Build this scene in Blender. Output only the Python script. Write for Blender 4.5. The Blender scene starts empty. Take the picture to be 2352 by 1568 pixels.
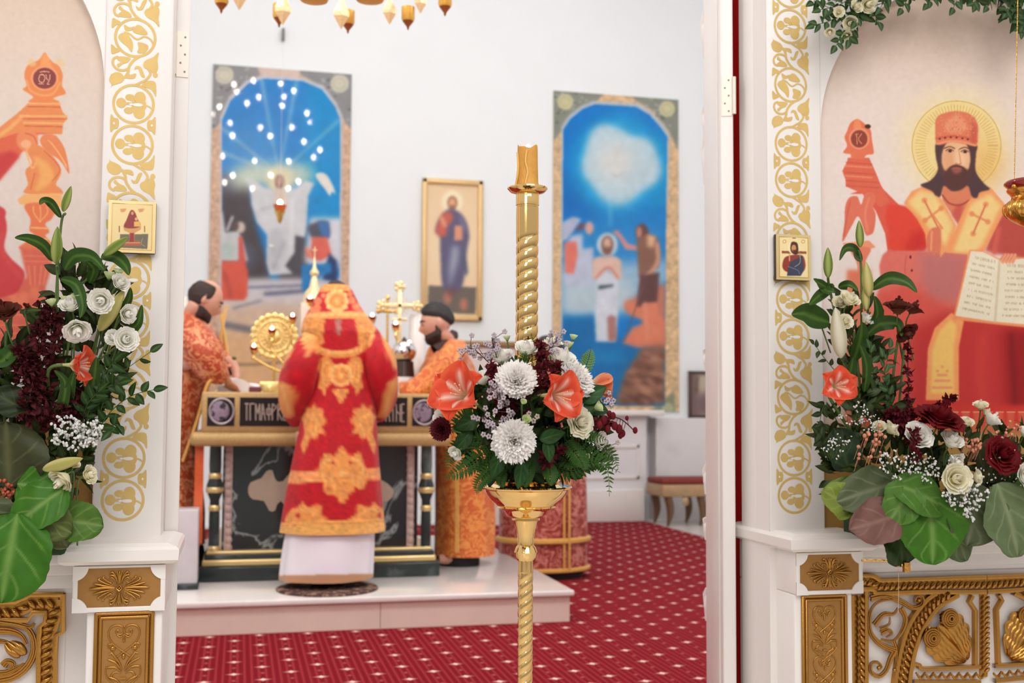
import bpy, bmesh, math, random
import numpy as np
from mathutils import Vector, Matrix
random.seed(7); rng = np.random.default_rng(7)
PI = math.pi
C = bpy.context.scene.collection
S = bpy.context.scene

# ------------------------------------------------------------------ camera
F_PX = 2600.0; CAM = np.array([0.0, 0.0, 1.136])
_y, _p, _r = math.radians(13.5), math.radians(3.54), math.radians(.35)
FW = np.array([math.sin(_y)*math.cos(_p), math.cos(_y)*math.cos(_p), math.sin(_p)])
_rt = np.array([math.cos(_y), -math.sin(_y), 0.0]); _up = np.cross(_rt, FW)
RT = _rt*math.cos(_r) + _up*math.sin(_r); UP = -_rt*math.sin(_r) + _up*math.cos(_r)
cam_d = bpy.data.cameras.new('camera'); cam = bpy.data.objects.new('camera', cam_d); C.objects.link(cam)
cam_d.sensor_width = 36.0; cam_d.lens = F_PX/2352*36.0; cam_d.clip_start = .05; cam_d.clip_end = 60
M = Matrix(((RT[0], UP[0], -FW[0], CAM[0]), (RT[1], UP[1], -FW[1], CAM[1]), (RT[2], UP[2], -FW[2], CAM[2]), (0, 0, 0, 1)))
cam.matrix_world = M; S.camera = cam
cam_d.dof.use_dof = True; cam_d.dof.focus_distance = 2.28; cam_d.dof.aperture_fstop = 4.8

def ray(px, py): return FW + RT*(px-1176)/F_PX - UP*(py-784)/F_PX
def at(px, py, Y):
    r = ray(px, py); return CAM + r*(Y/r[1])
def atz(px, py, Z):
    r = ray(px, py); return CAM + r*((Z-CAM[2])/r[2])
def proj(P):
    d = np.asarray(P, float)-CAM; z = d@FW
    return 1176+F_PX*(d@RT)/z, 784-F_PX*(d@UP)/z

# ------------------------------------------------------------------ world, lights, exposure
S.view_settings.view_transform = 'Standard'; S.view_settings.look = 'None'
S.view_settings.exposure = 0.0; S.view_settings.gamma = 1.0; S.view_settings.use_curve_mapping = False
w = bpy.data.worlds.new('world'); S.world = w; w.use_nodes = True
nt = w.node_tree; nt.nodes.clear()
wo = nt.nodes.new('ShaderNodeOutputWorld'); bg = nt.nodes.new('ShaderNodeBackground')
tc = nt.nodes.new('ShaderNodeTexCoord'); sx = nt.nodes.new('ShaderNodeSeparateXYZ'); rp = nt.nodes.new('ShaderNodeValToRGB')
nt.links.new(tc.outputs['Generated'], sx.inputs[0])
mr = nt.nodes.new('ShaderNodeMapRange'); mr.inputs[1].default_value = -1; mr.inputs[2].default_value = 1
nt.links.new(sx.outputs[2], mr.inputs[0]); nt.links.new(mr.outputs[0], rp.inputs[0])
rp.color_ramp.elements[0].position = .30; rp.color_ramp.elements[0].color = (.24, .19, .16, 1)
rp.color_ramp.elements[1].position = .66; rp.color_ramp.elements[1].color = (1.0, .97, .94, 1)
e = rp.color_ramp.elements.new(.5); e.color = (.56, .52, .49, 1)
nt.links.new(rp.outputs[0], bg.inputs[0]); bg.inputs[1].default_value = .74
nt.links.new(bg.outputs[0], wo.inputs[0])
def area(name, loc, tgt, sx_, sy_, power, col):
    l = bpy.data.lights.new(name, 'AREA'); l.shape = 'RECTANGLE'; l.size = sx_; l.size_y = sy_; l.energy = power; l.color = col
    o = bpy.data.objects.new(name, l); C.objects.link(o); o.location = loc
    o.rotation_euler = (Vector(tgt)-Vector(loc)).to_track_quat('-Z', 'Y').to_euler(); return o
area('altar_ceiling_light', (1.8, 7.8, 6.9), (1.8, 8.2, 0), 5.5, 4.0, 128, (.93, .99, 1))
area('altar_right_fill', (3.1, 3.5, 4.4), (1.2, 8.0, .8), .9, .9, 68, (.955, .985, 1))  # unseen fill added to brighten the platform riser and vestments from the front
area('altar_left_fill', (-1.6, 3.6, 4.4), (.6, 8.0, .8), .9, .9, 53, (.955, .985, 1))  # second added fill on the left, not a fixture of the altar room
area('nave_ceiling_light', (1.0, -1.3, 4.6), (.8, 2.6, .9), 3.0, 2.0, 108, (.99, .98, .965))
area('nave_side_fill', (-1.3, -1.0, 2.9), (1.4, 2.6, 1.2), 1.4, 1.4, 38, (1, .96, .93))  # added fill from the left to lift the right jamb and pedestal side

# ------------------------------------------------------------------ mesh helpers
def lin(c):
    c = np.asarray(c, float)
    if c.max() > 1.001: c = c/255.0
    return np.where(c <= .04045, c/12.92, ((c+.055)/1.055)**2.4)
ORG = {}
def origin(o): return ORG.get(o.name, np.zeros(3)) if o is not None else np.zeros(3)
class MB:
    def __init__(s): s.v = []; s.f = []; s.c = []; s.n = 0; s.col = False; s.rec = True; s.sharp = 48
    def add(s, v, f, c=None):
        v = np.asarray(v, float).reshape(-1, 3); s.v.append(v)
        for q in f: s.f.append(tuple(int(i)+s.n for i in q))
        if c is None: cc = np.ones((len(v), 3))
        else:
            s.col = True; cc = np.asarray(c, float); cc = np.broadcast_to(cc, (len(v), 3))
        s.c.append(cc); s.n += len(v); return s
    def grid(s, P, closeu=False, closev=False, c=None):
        P = np.asarray(P, float); nu, nv = P.shape[:2]
        iu = np.arange(nu if closeu else nu-1); iv = np.arange(nv if closev else nv-1)
        a, b = np.meshgrid(iu, iv, indexing='ij'); a2 = (a+1) % nu; b2 = (b+1) % nv
        F = np.stack([a*nv+b, a2*nv+b, a2*nv+b2, a*nv+b2], -1).reshape(-1, 4)
        if c is not None:
            c = np.asarray(c, float)
            if c.ndim == 3: c = c.reshape(-1, 3)
        return s.add(P.reshape(-1, 3), F, c)
    def box(s, x0, x1, y0, y1, z0, z1, c=None, bev=0.0):
        if bev <= 0:
            v = [(x, y, z) for x in (x0, x1) for y in (y0, y1) for z in (z0, z1)]
            return s.add(v, [(0, 1, 3, 2), (4, 6, 7, 5), (0, 4, 5, 1), (2, 3, 7, 6), (0, 2, 6, 4), (1, 5, 7, 3)], c)
        cx, cy, cz = (x0+x1)/2, (y0+y1)/2, (z0+z1)/2; hx, hy, hz = (x1-x0)/2, (y1-y0)/2, (z1-z0)/2
        b = min(bev, hx, hy, hz); rings = []
        for z, k in ((-hz, 0), (-hz+b*.3, .7), (-hz+b, 1), (hz-b, 1), (hz-b*.3, .7), (hz, 0)):
            ex, ey = hx-b+b*k, hy-b+b*k; r = b
            pts = []
            for (sx_, sy_, a0) in ((1, 1, 0), (-1, 1, 90), (-1, -1, 180), (1, -1, 270)):
                for t in (0, 45, 90):
                    a = math.radians(a0+t); rr = b*max(k, .001)
                    pts.append((cx+sx_*(hx-b)+rr*math.cos(a), cy+sy_*(hy-b)+rr*math.sin(a), cz+z))
            rings.append(pts)
        P = np.array(rings); n = P.shape[1]; base = s.n
        s.grid(P, closev=True, c=c)
        s.f.append(tuple(base+i for i in range(n))[::-1]); s.f.append(tuple(base+5*n+i for i in range(n)))
        return s
    def lathe(s, prof, cx=0, cy=0, n=32, c=None, sx=1, sy=1):
        a = np.linspace(0, 2*PI, n, endpoint=False)
        P = np.array([[(cx+sx*r*math.cos(t), cy+sy*r*math.sin(t), z) for t in a] for r, z in prof])
        return s.grid(P, closev=True, c=c)
    def tube(s, pts, rad, n=8, c=None, cap=True, flat=None):
        pts = np.asarray(pts, float); m = len(pts)
        rad = np.full(m, rad, float) if np.isscalar(rad) else np.asarray(rad, float)
        T = np.gradient(pts, axis=0); T /= (np.linalg.norm(T, axis=1)[:, None]+1e-12)
        ref = np.array([0, 0, 1.0]) if abs(T[0][2]) < .9 else np.array([0, 1.0, 0])
        N = np.zeros_like(T); cur = ref-T[0]*(ref@T[0])
        for i in range(m):
            cur = cur-T[i]*(cur@T[i]); L = np.linalg.norm(cur)
            if L < 1e-6: cur = np.cross(T[i], [1, 0, 0]); L = np.linalg.norm(cur)
            cur = cur/L; N[i] = cur
        B = np.cross(T, N); a = np.linspace(0, 2*PI, n, endpoint=False)
        P = pts[:, None, :]+rad[:, None, None]*(np.cos(a)[None, :, None]*N[:, None, :]+np.sin(a)[None, :, None]*B[:, None, :])
        if flat is not None:   # squash along a world axis about the path: (axis, factor)
            P[..., flat[0]] = pts[:, None, flat[0]]+(P[..., flat[0]]-pts[:, None, flat[0]])*flat[1]
        base = s.n; s.grid(P, closev=True, c=c)
        if cap:
            s.f.append(tuple(base+i for i in range(n))[::-1]); s.f.append(tuple(base+(m-1)*n+i for i in range(n)))
        return s
    def ball(s, c0, r, nu=8, nv=10, c=None, R=None):
        r = np.broadcast_to(np.asarray(r, float), (3,)); c0 = np.asarray(c0, float)
        u = np.linspace(0, PI, nu); v = np.linspace(0, 2*PI, nv, endpoint=False)
        U, V = np.meshgrid(u, v, indexing='ij')
        P = np.stack([np.sin(U)*np.cos(V), np.sin(U)*np.sin(V), np.cos(U)], -1)*r
        if R is not None: P = P@np.asarray(R, float).T
        return s.grid(P+c0, closev=True, c=c)
    def prism(s, poly, y0, y1, c=None):       # polygon in x,z extruded along y
        n = len(poly); v = [(x, y0, z) for x, z in poly]+[(x, y1, z) for x, z in poly]
        f = [tuple(range(n)), tuple(range(2*n-1, n-1, -1))]+[(i, i+n, (i+1) % n+n, (i+1) % n) for i in range(n)]
        return s.add(v, f, c)
    def xform(s, Mx):
        Mx = np.array(Mx); s.v = [v@Mx[:3, :3].T+Mx[:3, 3] for v in s.v]; return s
    def mesh(s, name, mat, smooth=True, off=(0, 0, 0)):
        V = np.concatenate(s.v)-np.asarray(off); me = bpy.data.meshes.new(name)
        me.from_pydata(V.tolist(), [], s.f); me.materials.append(mat)
        if s.rec and len(s.f) < 90000:
            bm = bmesh.new(); bm.from_mesh(me); bmesh.ops.recalc_face_normals(bm, faces=bm.faces); bm.to_mesh(me); bm.free()
        if smooth is True:
            me.polygons.foreach_set('use_smooth', np.ones(len(me.polygons), bool))
            if s.rec: me.set_sharp_from_angle(angle=math.radians(s.sharp))
        if s.col:
            A = me.color_attributes.new('Col', 'FLOAT_COLOR', 'POINT')
            cc = np.ones((len(V), 4)); cc[:, :3] = np.concatenate(s.c); A.data.foreach_set('color', cc.ravel())
        me.update(); return me
    def build(s, name, mat, parent=None, smooth=True, loc=None):
        if parent is not None: off = origin(parent)
        else: off = np.zeros(3) if loc is None else np.asarray(loc, float)
        me = s.mesh(name, mat, smooth, off); o = bpy.data.objects.new(name, me); C.objects.link(o)
        if parent is not None: o.parent = parent
        else: o.location = off
        ORG[o.name] = off
        return o
def tag(o, label=None, cat=None, group=None, kind=None):
    if label: o['label'] = label
    if cat: o['category'] = cat
    if group: o['group'] = group
    if kind: o['kind'] = kind
    return o
def thing(name, loc, label, cat, group=None):
    o = bpy.data.objects.new(name, None); C.objects.link(o); o.empty_display_size = .05
    o.location = tuple(loc); ORG[o.name] = np.asarray(loc, float)
    return tag(o, label, cat, group)
def inst(name, me, parent, Mw):
    """an object using mesh me, placed by world matrix Mw, child of parent (parents carry translation only)"""
    o = bpy.data.objects.new(name, me); C.objects.link(o); o.parent = parent
    L = Mw.copy(); p = origin(parent); L.translation = Vector(Mw.translation)-Vector(p)
    o.matrix_basis = L; return o
def sub(name, me, parent):
    o = bpy.data.objects.new(name, me); C.objects.link(o); o.parent = parent; return o
def frame(loc, d, scale=1.0, roll=0.0, up=(0, 0, 1)):
    """matrix whose local +Z points along d"""
    d = Vector(d).normalized(); u = Vector(up)
    if abs(d.dot(u)) > .97: u = Vector((0, 1, 0)) if abs(d.y) < .9 else Vector((1, 0, 0))
    x = u.cross(d).normalized(); y = d.cross(x)
    Mx = Matrix(((x.x, y.x, d.x), (x.y, y.y, d.y), (x.z, y.z, d.z))).to_4x4() @ Matrix.Rotation(roll, 4, 'Z')
    return Matrix.Translation(Vector(loc)) @ Mx @ Matrix.Scale(scale, 4)
def spline(pts, n=40, closed=False):
    P = np.asarray(pts, float); m = len(P)
    out = []
    segs = m if closed else m-1; per = max(2, int(n/segs))
    for i in range(segs):
        if closed: p0, p1, p2, p3 = P[(i-1) % m], P[i], P[(i+1) % m], P[(i+2) % m]
        else: p0, p1, p2, p3 = P[max(i-1, 0)], P[i], P[i+1], P[min(i+2, m-1)]
        for t in np.linspace(0, 1, per, endpoint=False):
            out.append(.5*((2*p1)+(-p0+p2)*t+(2*p0-5*p1+4*p2-p3)*t*t+(-p0+3*p1-3*p2+p3)*t**3))
    if not closed: out.append(P[-1])
    return np.array(out)

# ------------------------------------------------------------------ materials
MATS = {}
def mat(name, col=None, rough=.5, metal=0.0, vc=False, noise=0.0, nscale=20, bump=0.0, bscale=60, spec=.5, coat=0.0, sub_=0.0, emit=None, es=0.0, trans=0.0, col2=None, thr=None, alpha=None, sheen=0.0, rvar=0.0, transl=0.0):
    if name in MATS: return MATS[name]
    m = bpy.data.materials.new(name); m.use_nodes = True; t = m.node_tree; b = t.nodes['Principled BSDF']; MATS[name] = m
    b.inputs['Roughness'].default_value = rough; b.inputs['Metallic'].default_value = metal
    b.inputs['Specular IOR Level'].default_value = spec; b.inputs['Coat Weight'].default_value = coat
    b.inputs['Coat Roughness'].default_value = .03
    if trans: b.inputs['Transmission Weight'].default_value = trans
    if sheen: b.inputs['Sheen Weight'].default_value = sheen
    if sub_:
        b.inputs['Subsurface Weight'].default_value = sub_; b.inputs['Subsurface Radius'].default_value = (.01, .006, .004); b.inputs['Subsurface Scale'].default_value = .5
    tc = t.nodes.new('ShaderNodeTexCoord'); L = t.links.new
    src = None
    if vc:
        a = t.nodes.new('ShaderNodeAttribute'); a.attribute_name = 'Col'; src = a.outputs['Color']
    else:
        r = t.nodes.new('ShaderNodeRGB'); r.outputs[0].default_value = (*lin(col), 1); src = r.outputs[0]
    if col2 is not None or noise:
        n = t.nodes.new('ShaderNodeTexNoise'); n.inputs['Scale'].default_value = nscale; n.inputs['Detail'].default_value = 4
        L(tc.outputs['Object'], n.inputs['Vector'])
        if col2 is not None:
            rr = t.nodes.new('ShaderNodeMapRange'); lo, hi = thr or (.4, .6); rr.inputs[1].default_value = lo; rr.inputs[2].default_value = hi
            L(n.outputs[0], rr.inputs[0]); mx = t.nodes.new('ShaderNodeMix'); mx.data_type = 'RGBA'
            L(rr.outputs[0], mx.inputs[0]); L(src, mx.inputs[6]); mx.inputs[7].default_value = (*lin(col2), 1); src = mx.outputs[2]
        if noise:
            hs = t.nodes.new('ShaderNodeHueSaturation'); rr = t.nodes.new('ShaderNodeMapRange')
            rr.inputs[1].default_value = .3; rr.inputs[2].default_value = .7; rr.inputs[3].default_value = 1-noise; rr.inputs[4].default_value = 1+noise
            L(n.outputs[0], rr.inputs[0]); L(rr.outputs[0], hs.inputs['Value']); L(src, hs.inputs['Color']); src = hs.outputs[0]
    L(src, b.inputs['Base Color'])
    if bump:
        n2 = t.nodes.new('ShaderNodeTexNoise'); n2.inputs['Scale'].default_value = bscale; n2.inputs['Detail'].default_value = 5
        L(tc.outputs['Object'], n2.inputs['Vector']); bp = t.nodes.new('ShaderNodeBump'); bp.inputs['Strength'].default_value = bump; bp.inputs['Distance'].default_value = .01
        L(n2.outputs[0], bp.inputs['Height']); L(bp.outputs[0], b.inputs['Normal'])
    if rvar:
        n3 = t.nodes.new('ShaderNodeTexNoise'); n3.inputs['Scale'].default_value = 8; L(tc.outputs['Object'], n3.inputs['Vector'])
        r3 = t.nodes.new('ShaderNodeMapRange'); r3.inputs[3].default_value = rough; r3.inputs[4].default_value = rough+rvar; L(n3.outputs[0], r3.inputs[0]); L(r3.outputs[0], b.inputs['Roughness'])
    if transl:
        tb = t.nodes.new('ShaderNodeBsdfTranslucent'); ms = t.nodes.new('ShaderNodeMixShader'); ms.inputs[0].default_value = transl
        L(src, tb.inputs['Color']); L(b.outputs[0], ms.inputs[1]); L(tb.outputs[0], ms.inputs[2]); L(ms.outputs[0], t.nodes['Material Output'].inputs[0])
    if emit is not None:
        b.inputs['Emission Color'].default_value = (*lin(emit), 1); b.inputs['Emission Strength'].default_value = es
    return m
WHITE = mat('white_painted_wood', (238, 232, 228), .32, noise=.012, nscale=3, rvar=.08)
WALLM = mat('white_plaster', (240, 243, 245), .75, noise=.01, nscale=2, bump=.03, bscale=180)
GOLDP = mat('gold_leaf_paint', (186, 136, 68), .27, metal=1.0, noise=.06, nscale=30, bump=.05, bscale=400)
GOLDF = mat('flat_gold_ground', (168, 122, 64), .5, metal=.4, noise=.05, nscale=60)
STEN = mat('stencil_gold', (217, 184, 112), .55, metal=.15, noise=.05, nscale=25)
BRASS = mat('polished_brass', (238, 200, 132), .08, metal=1.0, noise=.02, nscale=5)
BRASSD = mat('worked_brass', (214, 160, 80), .2, metal=1.0, bump=.3, bscale=60)
PAINT = mat('painted_panel', vc=True, rough=.42, spec=.35)
GLOSSP = mat('glossy_print', vc=True, rough=.6, spec=.12, coat=.55)
VC = mat('petal_tissue', vc=True, rough=.6, spec=.2, transl=.35, noise=.03, nscale=80)
VCL = mat('leaf_tissue', vc=True, rough=.45, spec=.22, transl=.15, noise=.10, nscale=40, bump=.06, bscale=150)
STEM = mat('stem_green', (84, 110, 52), .5, noise=.15, nscale=30)
DSTEM = mat('dark_stem', (70, 38, 34), .55, noise=.15, nscale=30)
# ------------------------------------------------------------------ painter (colours of real painted pictures)
class Canvas:
    def __init__(s, x0, y0, x1, y1, step=1.0, bg=(255, 255, 255)):
        s.x0, s.y0, s.st = x0, y0, step; s.W = int((x1-x0)/step)+1; s.H = int((y1-y0)/step)+1
        s.a = np.zeros((s.H, s.W, 3)); s.a[:] = np.array(bg)/255.0
        s.X, s.Y = np.meshgrid(x0+np.arange(s.W)*step, y0+np.arange(s.H)*step)
    def _blur(s, m, r):
        r = r/s.st
        if r < .3: return m
        k = int(3*r)+1; g = np.exp(-.5*(np.arange(-k, k+1)/r)**2); g /= g.sum()
        m = np.pad(m, ((k, k), (k, k)), mode='edge')
        m = sum(g[i]*m[i:m.shape[0]-2*k+i, :] for i in range(2*k+1)); m = sum(g[i]*m[:, i:m.shape[1]-2*k+i] for i in range(2*k+1))
        return m
    def _win(s, bx, pad):
        i0 = max(0, int((bx[1]-pad-s.y0)/s.st)); i1 = min(s.H, int((bx[3]+pad-s.y0)/s.st)+2)
        j0 = max(0, int((bx[0]-pad-s.x0)/s.st)); j1 = min(s.W, int((bx[2]+pad-s.x0)/s.st)+2)
        return i0, i1, j0, j1
    def _put(s, w, m, col, al, blur, tex=0):
        if w[1] <= w[0] or w[3] <= w[2]: return
        m = s._blur(m.astype(float), max(blur, .55*s.st))*al
        c = np.array(col)/255.0; sl = s.a[w[0]:w[1], w[2]:w[3]]
        sl[:] = sl*(1-m[..., None])+c*m[..., None]
    def poly(s, pts, col, blur=0, al=1.0, smooth=False, n=0):
        P = np.asarray(pts, float)
        if smooth: P = spline(P, n or len(P)*6, True)
        bx = (P[:, 0].min(), P[:, 1].min(), P[:, 0].max(), P[:, 1].max()); w = s._win(bx, 3*blur+2)
        if w[1] <= w[0] or w[3] <= w[2]: return s
        X = s.X[w[0]:w[1], w[2]:w[3]]; Y = s.Y[w[0]:w[1], w[2]:w[3]]; m = np.zeros(X.shape, bool)
        for (xa, ya), (xb, yb) in zip(P, np.roll(P, -1, 0)):
            if ya == yb: continue
            c = ((ya > Y) != (yb > Y)) & (X < (xb-xa)*(Y-ya)/(yb-ya)+xa); m ^= c
        s._put(w, m, col, al, blur); return s
    def ell(s, cx, cy, rx, ry, col, blur=0, al=1.0, rot=0, ring=None):
        R = max(rx, ry); w = s._win((cx-R, cy-R, cx+R, cy+R), 3*blur+2)
        if w[1] <= w[0] or w[3] <= w[2]: return s
        X = s.X[w[0]:w[1], w[2]:w[3]]-cx; Y = s.Y[w[0]:w[1], w[2]:w[3]]-cy; c, d = math.cos(rot), math.sin(rot)
        q = np.hypot((X*c+Y*d)/rx, (-X*d+Y*c)/ry)
        m = q < 1 if ring is None else (abs(q-1)*min(rx, ry) < ring/2)
        s._put(w, m, col, al, blur); return s
    def line(s, pts, wd, col, blur=0, al=1.0, smooth=True, taper=None):
        P = np.asarray(pts, float)
        if smooth and len(P) > 2: P = spline(P, len(P)*6)
        w = s._win((P[:, 0].min(), P[:, 1].min(), P[:, 0].max(), P[:, 1].max()), wd+3*blur+2)
        if w[1] <= w[0] or w[3] <= w[2]: return s
        X = s.X[w[0]:w[1], w[2]:w[3]]; Y = s.Y[w[0]:w[1], w[2]:w[3]]; m = np.zeros(X.shape, bool); n = len(P)-1
        for i in range(n):
            a, b = P[i], P[i+1]; d = b-a; L = d@d+1e-9
            t = np.clip(((X-a[0])*d[0]+(Y-a[1])*d[1])/L, 0, 1); dd = np.hypot(X-a[0]-t*d[0], Y-a[1]-t*d[1])
            ww = wd/2 if taper is None else wd/2*(taper[0]+(taper[1]-taper[0])*(i+t)/n)
            m |= dd < ww
        s._put(w, m, col, al, blur); return s
    def vgrad(s, stops):
        ys = [q[0] for q in stops]; cs = np.array([q[1] for q in stops])/255.0
        for k in range(3): s.a[..., k] = np.interp(s.Y[:, 0], ys, cs[:, k])[:, None]
        return s
    def mottle(s, amp, r, box=None, seed=1):
        g = np.random.default_rng(seed); m = s._blur(g.standard_normal((s.H, s.W)), r); m /= m.std()+1e-9
        m = m*amp
        if box is not None:
            k = np.zeros_like(m); w = s._win(box, 0); k[w[0]:w[1], w[2]:w[3]] = 1; m *= s._blur(k, 6)
        s.a = np.clip(s.a*(1+m[..., None]), 0, 1); return s
    def sample(s, x, y):
        fx = np.clip((np.asarray(x)-s.x0)/s.st, 0, s.W-1.001); fy = np.clip((np.asarray(y)-s.y0)/s.st, 0, s.H-1.001)
        i = fy.astype(int); j = fx.astype(int); a = (fy-i)[..., None]; b = (fx-j)[..., None]
        c = s.a[i, j]*(1-a)*(1-b)+s.a[i+1, j]*a*(1-b)+s.a[i, j+1]*(1-a)*b+s.a[i+1, j+1]*a*b
        return lin(np.clip(c, 0, 1))
def pproj(P):
    d = P-CAM; z = d@FW; return 1176+F_PX*(d@RT)/z, 784-F_PX*(d@UP)/z
def painted(name, x0, x1, z0, z1, Y, cv, step, material, parent=None, top=None, cvmap=None, gain=1.0):
    """a flat picture in the plane y=Y, its surface coloured point by point; top(x) optional upper outline"""
    nx = max(2, int((x1-x0)/step)+1); nz = max(2, int((z1-z0)/step)+1)
    X = np.linspace(x0, x1, nx); P = np.zeros((nx, nz, 3)); P[..., 0] = X[:, None]; P[..., 1] = Y
    zt = np.full(nx, z1) if top is None else np.array([top(x) for x in X])
    P[..., 2] = z0+(zt[:, None]-z0)*np.linspace(0, 1, nz)[None, :]
    px, py = pproj(P) if cvmap is None else cvmap(P)
    b = MB(); b.rec = False; b.grid(P, c=cv.sample(px, py)*gain); return b.build(name, material, parent)
# ------------------------------------------------------------------ the setting
YB = 11.6                                   # back wall of the altar room
YR, YL = 2.62, 2.67                         # faces of the icon screen right and left of the doorway
def struct(name, mb, m, parent=None, smooth=False, **k):
    o = mb.build(name, m, parent, smooth, **k)
    if parent is None: o['kind'] = 'structure'
    return o
b = MB(); b.box(-4.4, 6.0, -4.0, 12.0, -.08, 0); struct('floor', b, mat('marble_floor', (222, 214, 208), .22, noise=.05, nscale=2))
b = MB(); b.box(-4.4, 6.0, YB, YB+.2, 0, 7.0); struct('wall_back', b, WALLM)
b = MB(); b.box(-2.7, -2.5, 3.0, YB, 0, 7.0); struct('wall_left', b, WALLM)
b = MB(); b.box(5.8, 6.0, 3.0, YB, 0, 7.0); struct('wall_right', b, WALLM)
b = MB(); b.box(-2.7, 6.0, 2.9, YB+.2, 7.0, 7.2); struct('ceiling', b, WALLM)

def carpet_mat():
    m = bpy.data.materials.new('red_carpet'); m.use_nodes = True; t = m.node_tree; L = t.links.new; B = t.nodes['Principled BSDF']
    B.inputs['Roughness'].default_value = .95; B.inputs['Specular IOR Level'].default_value = .1
    tc = t.nodes.new('ShaderNodeTexCoord')
    def vm(op, a, v=None, bsock=None):
        n = t.nodes.new('ShaderNodeVectorMath'); n.operation = op; L(a, n.inputs[0])
        if v is not None: n.inputs[1].default_value = v
        if bsock is not None: L(bsock, n.inputs[1])
        return n
    def mth(op, a, v=None, bsock=None):
        n = t.nodes.new('ShaderNodeMath'); n.operation = op; L(a, n.inputs[0])
        if v is not None: n.inputs[1].default_value = v
        if bsock is not None: L(bsock, n.inputs[1])
        return n.outputs[0]
    def dots(per, off, sx, sy, r, cross=False):
        a = vm('ADD', tc.outputs['Object'], off).outputs[0]; a = vm('DIVIDE', a, (per, per, 1)).outputs[0]
        a = vm('FRACTION', a).outputs[0]; a = vm('SUBTRACT', a, (.5, .5, 0)).outputs[0]; a = vm('MULTIPLY', a, (per*sx, per*sy, 0)).outputs[0]
        if cross:
            q = t.nodes.new('ShaderNodeSeparateXYZ'); a = vm('ABSOLUTE', a).outputs[0]; L(a, q.inputs[0])
            s1 = mth('POWER', q.outputs[0], .55); s2 = mth('POWER', q.outputs[1], .55); d = mth('ADD', s1, bsock=s2)
            return mth('LESS_THAN', d, r**.55)
        d = vm('LENGTH', a).outputs['Value']
        return mth('LESS_THAN', d, r)
    def mixc(f, a, col, k=1.0):
        n = t.nodes.new('ShaderNodeMix'); n.data_type = 'RGBA'
        if k != 1.0: f = mth('MULTIPLY', f, k)
        L(f, n.inputs[0]); L(a, n.inputs[6]); n.inputs[7].default_value = (*lin(col), 1); return n.outputs[2]
    ns = t.nodes.new('ShaderNodeTexNoise'); ns.inputs['Scale'].default_value = 1.6; L(tc.outputs['Object'], ns.inputs['Vector'])
    r = t.nodes.new('ShaderNodeRGB'); r.outputs[0].default_value = (*lin((116, 10, 24)), 1)
    c = mixc(ns.outputs[0], r.outputs[0], (128, 18, 32), .8)
    c = mixc(dots(.030, (.0, .0, 0), 1, .55, .0058), c, (172, 66, 70), .6)
    c = mixc(dots(.030, (.015, .015, 0), 1, 1, .0042), c, (104, 6, 18), .7)
    for o in ((.12, 0, 0), (0, .12, 0)): c = mixc(dots(.24, o, 1, .9, .0085), c, (196, 120, 116), .55)
    for o in ((0, 0, 0), (.12, .12, 0)): c = mixc(dots(.24, o, .55, .8, .024, True), c, (232, 186, 178), .8); c = mixc(dots(.24, o, .9, .9, .010), c, (246, 220, 204), .9)
    L(c, B.inputs['Base Color'])
    n2 = t.nodes.new('ShaderNodeTexNoise'); n2.inputs['Scale'].default_value = 300; L(tc.outputs['Object'], n2.inputs['Vector'])
    bp = t.nodes.new('ShaderNodeBump'); bp.inputs['Strength'].default_value = .35; L(n2.outputs[0], bp.inputs['Height']); L(bp.outputs[0], B.inputs['Normal'])
    return m
b = MB(); b.box(-2.5, 4.12, 2.95, 11.19, 0, .012)
tag(b.build('carpet', carpet_mat(), None, False, loc=(0, 0, 0)), 'deep red patterned carpet covering the altar room floor', 'carpet')

# raised marble platform under the altar
MARB = mat('pale_marble', (234, 228, 224), .12, noise=.03, nscale=3, col2=(222, 214, 212), thr=(.45, .8))
MARBP = mat('rosy_marble', (226, 204, 192), .35, noise=.04, nscale=4)
t_ = thing('altar_platform', (.6, 7.3, .012), 'low white marble platform the altar table stands on, with rosy riser', 'platform')
b = MB(); b.box(-1.5, 1.77, 5.90, 8.7, .150, .180, bev=.006); b.build('top_slab', MARB, t_)
b = MB(); b.box(-1.48, .73, 5.925, 8.68, .012, .150); b.box(.733, 1.75, 5.925, 8.68, .012, .150); b.build('riser', MARBP, t_, False)

# marble dado: block with panels beneath the right mural, ledge, white corner
t_ = thing('marble_dado', (3.9, 11.4, 0), 'white marble wall block with framed panel beneath the river mural', 'wall panel')
b = MB(); b.box(2.95, 4.12, 11.2, YB, .0, .335, bev=.01); b.build('plinth', MARB, t_)
b = MB(); b.box(2.95, 4.16, 11.26, YB, .335, 1.10); b.build('panel_block', mat('grey_white_marble', (226, 224, 226), .2, noise=.03, nscale=2), t_, False)
b = MB()
q0, q1 = at(1345, 1100, 11.25), at(1468, 1022, 11.25)
for (x0, x1, z0, z1) in ((q0[0]-.3, q1[0], q0[2], q0[2]+.025), (q0[0]-.3, q1[0], q1[2]-.025, q1[2]), (q1[0]-.025, q1[0], q0[2], q1[2])): b.box(x0, x1, 11.245, 11.262, z0, z1)
b.build('panel_moulding', MARB, t_, False)
b = MB(); b.box(2.95, 4.32, 11.14, YB, 1.10, 1.16, bev=.01); b.build('ledge', MARB, t_)
t_ = tag(MB().box(4.32, 5.8, YB-.2, YB, 0, 1.08).build('wall_panelling', mat('veined_marble', (228, 224, 224), .18, noise=.04, nscale=2.5, col2=(206, 204, 208), thr=(.55, .75)), None, False), kind='structure'); t_.name = 'trim_1'
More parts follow.
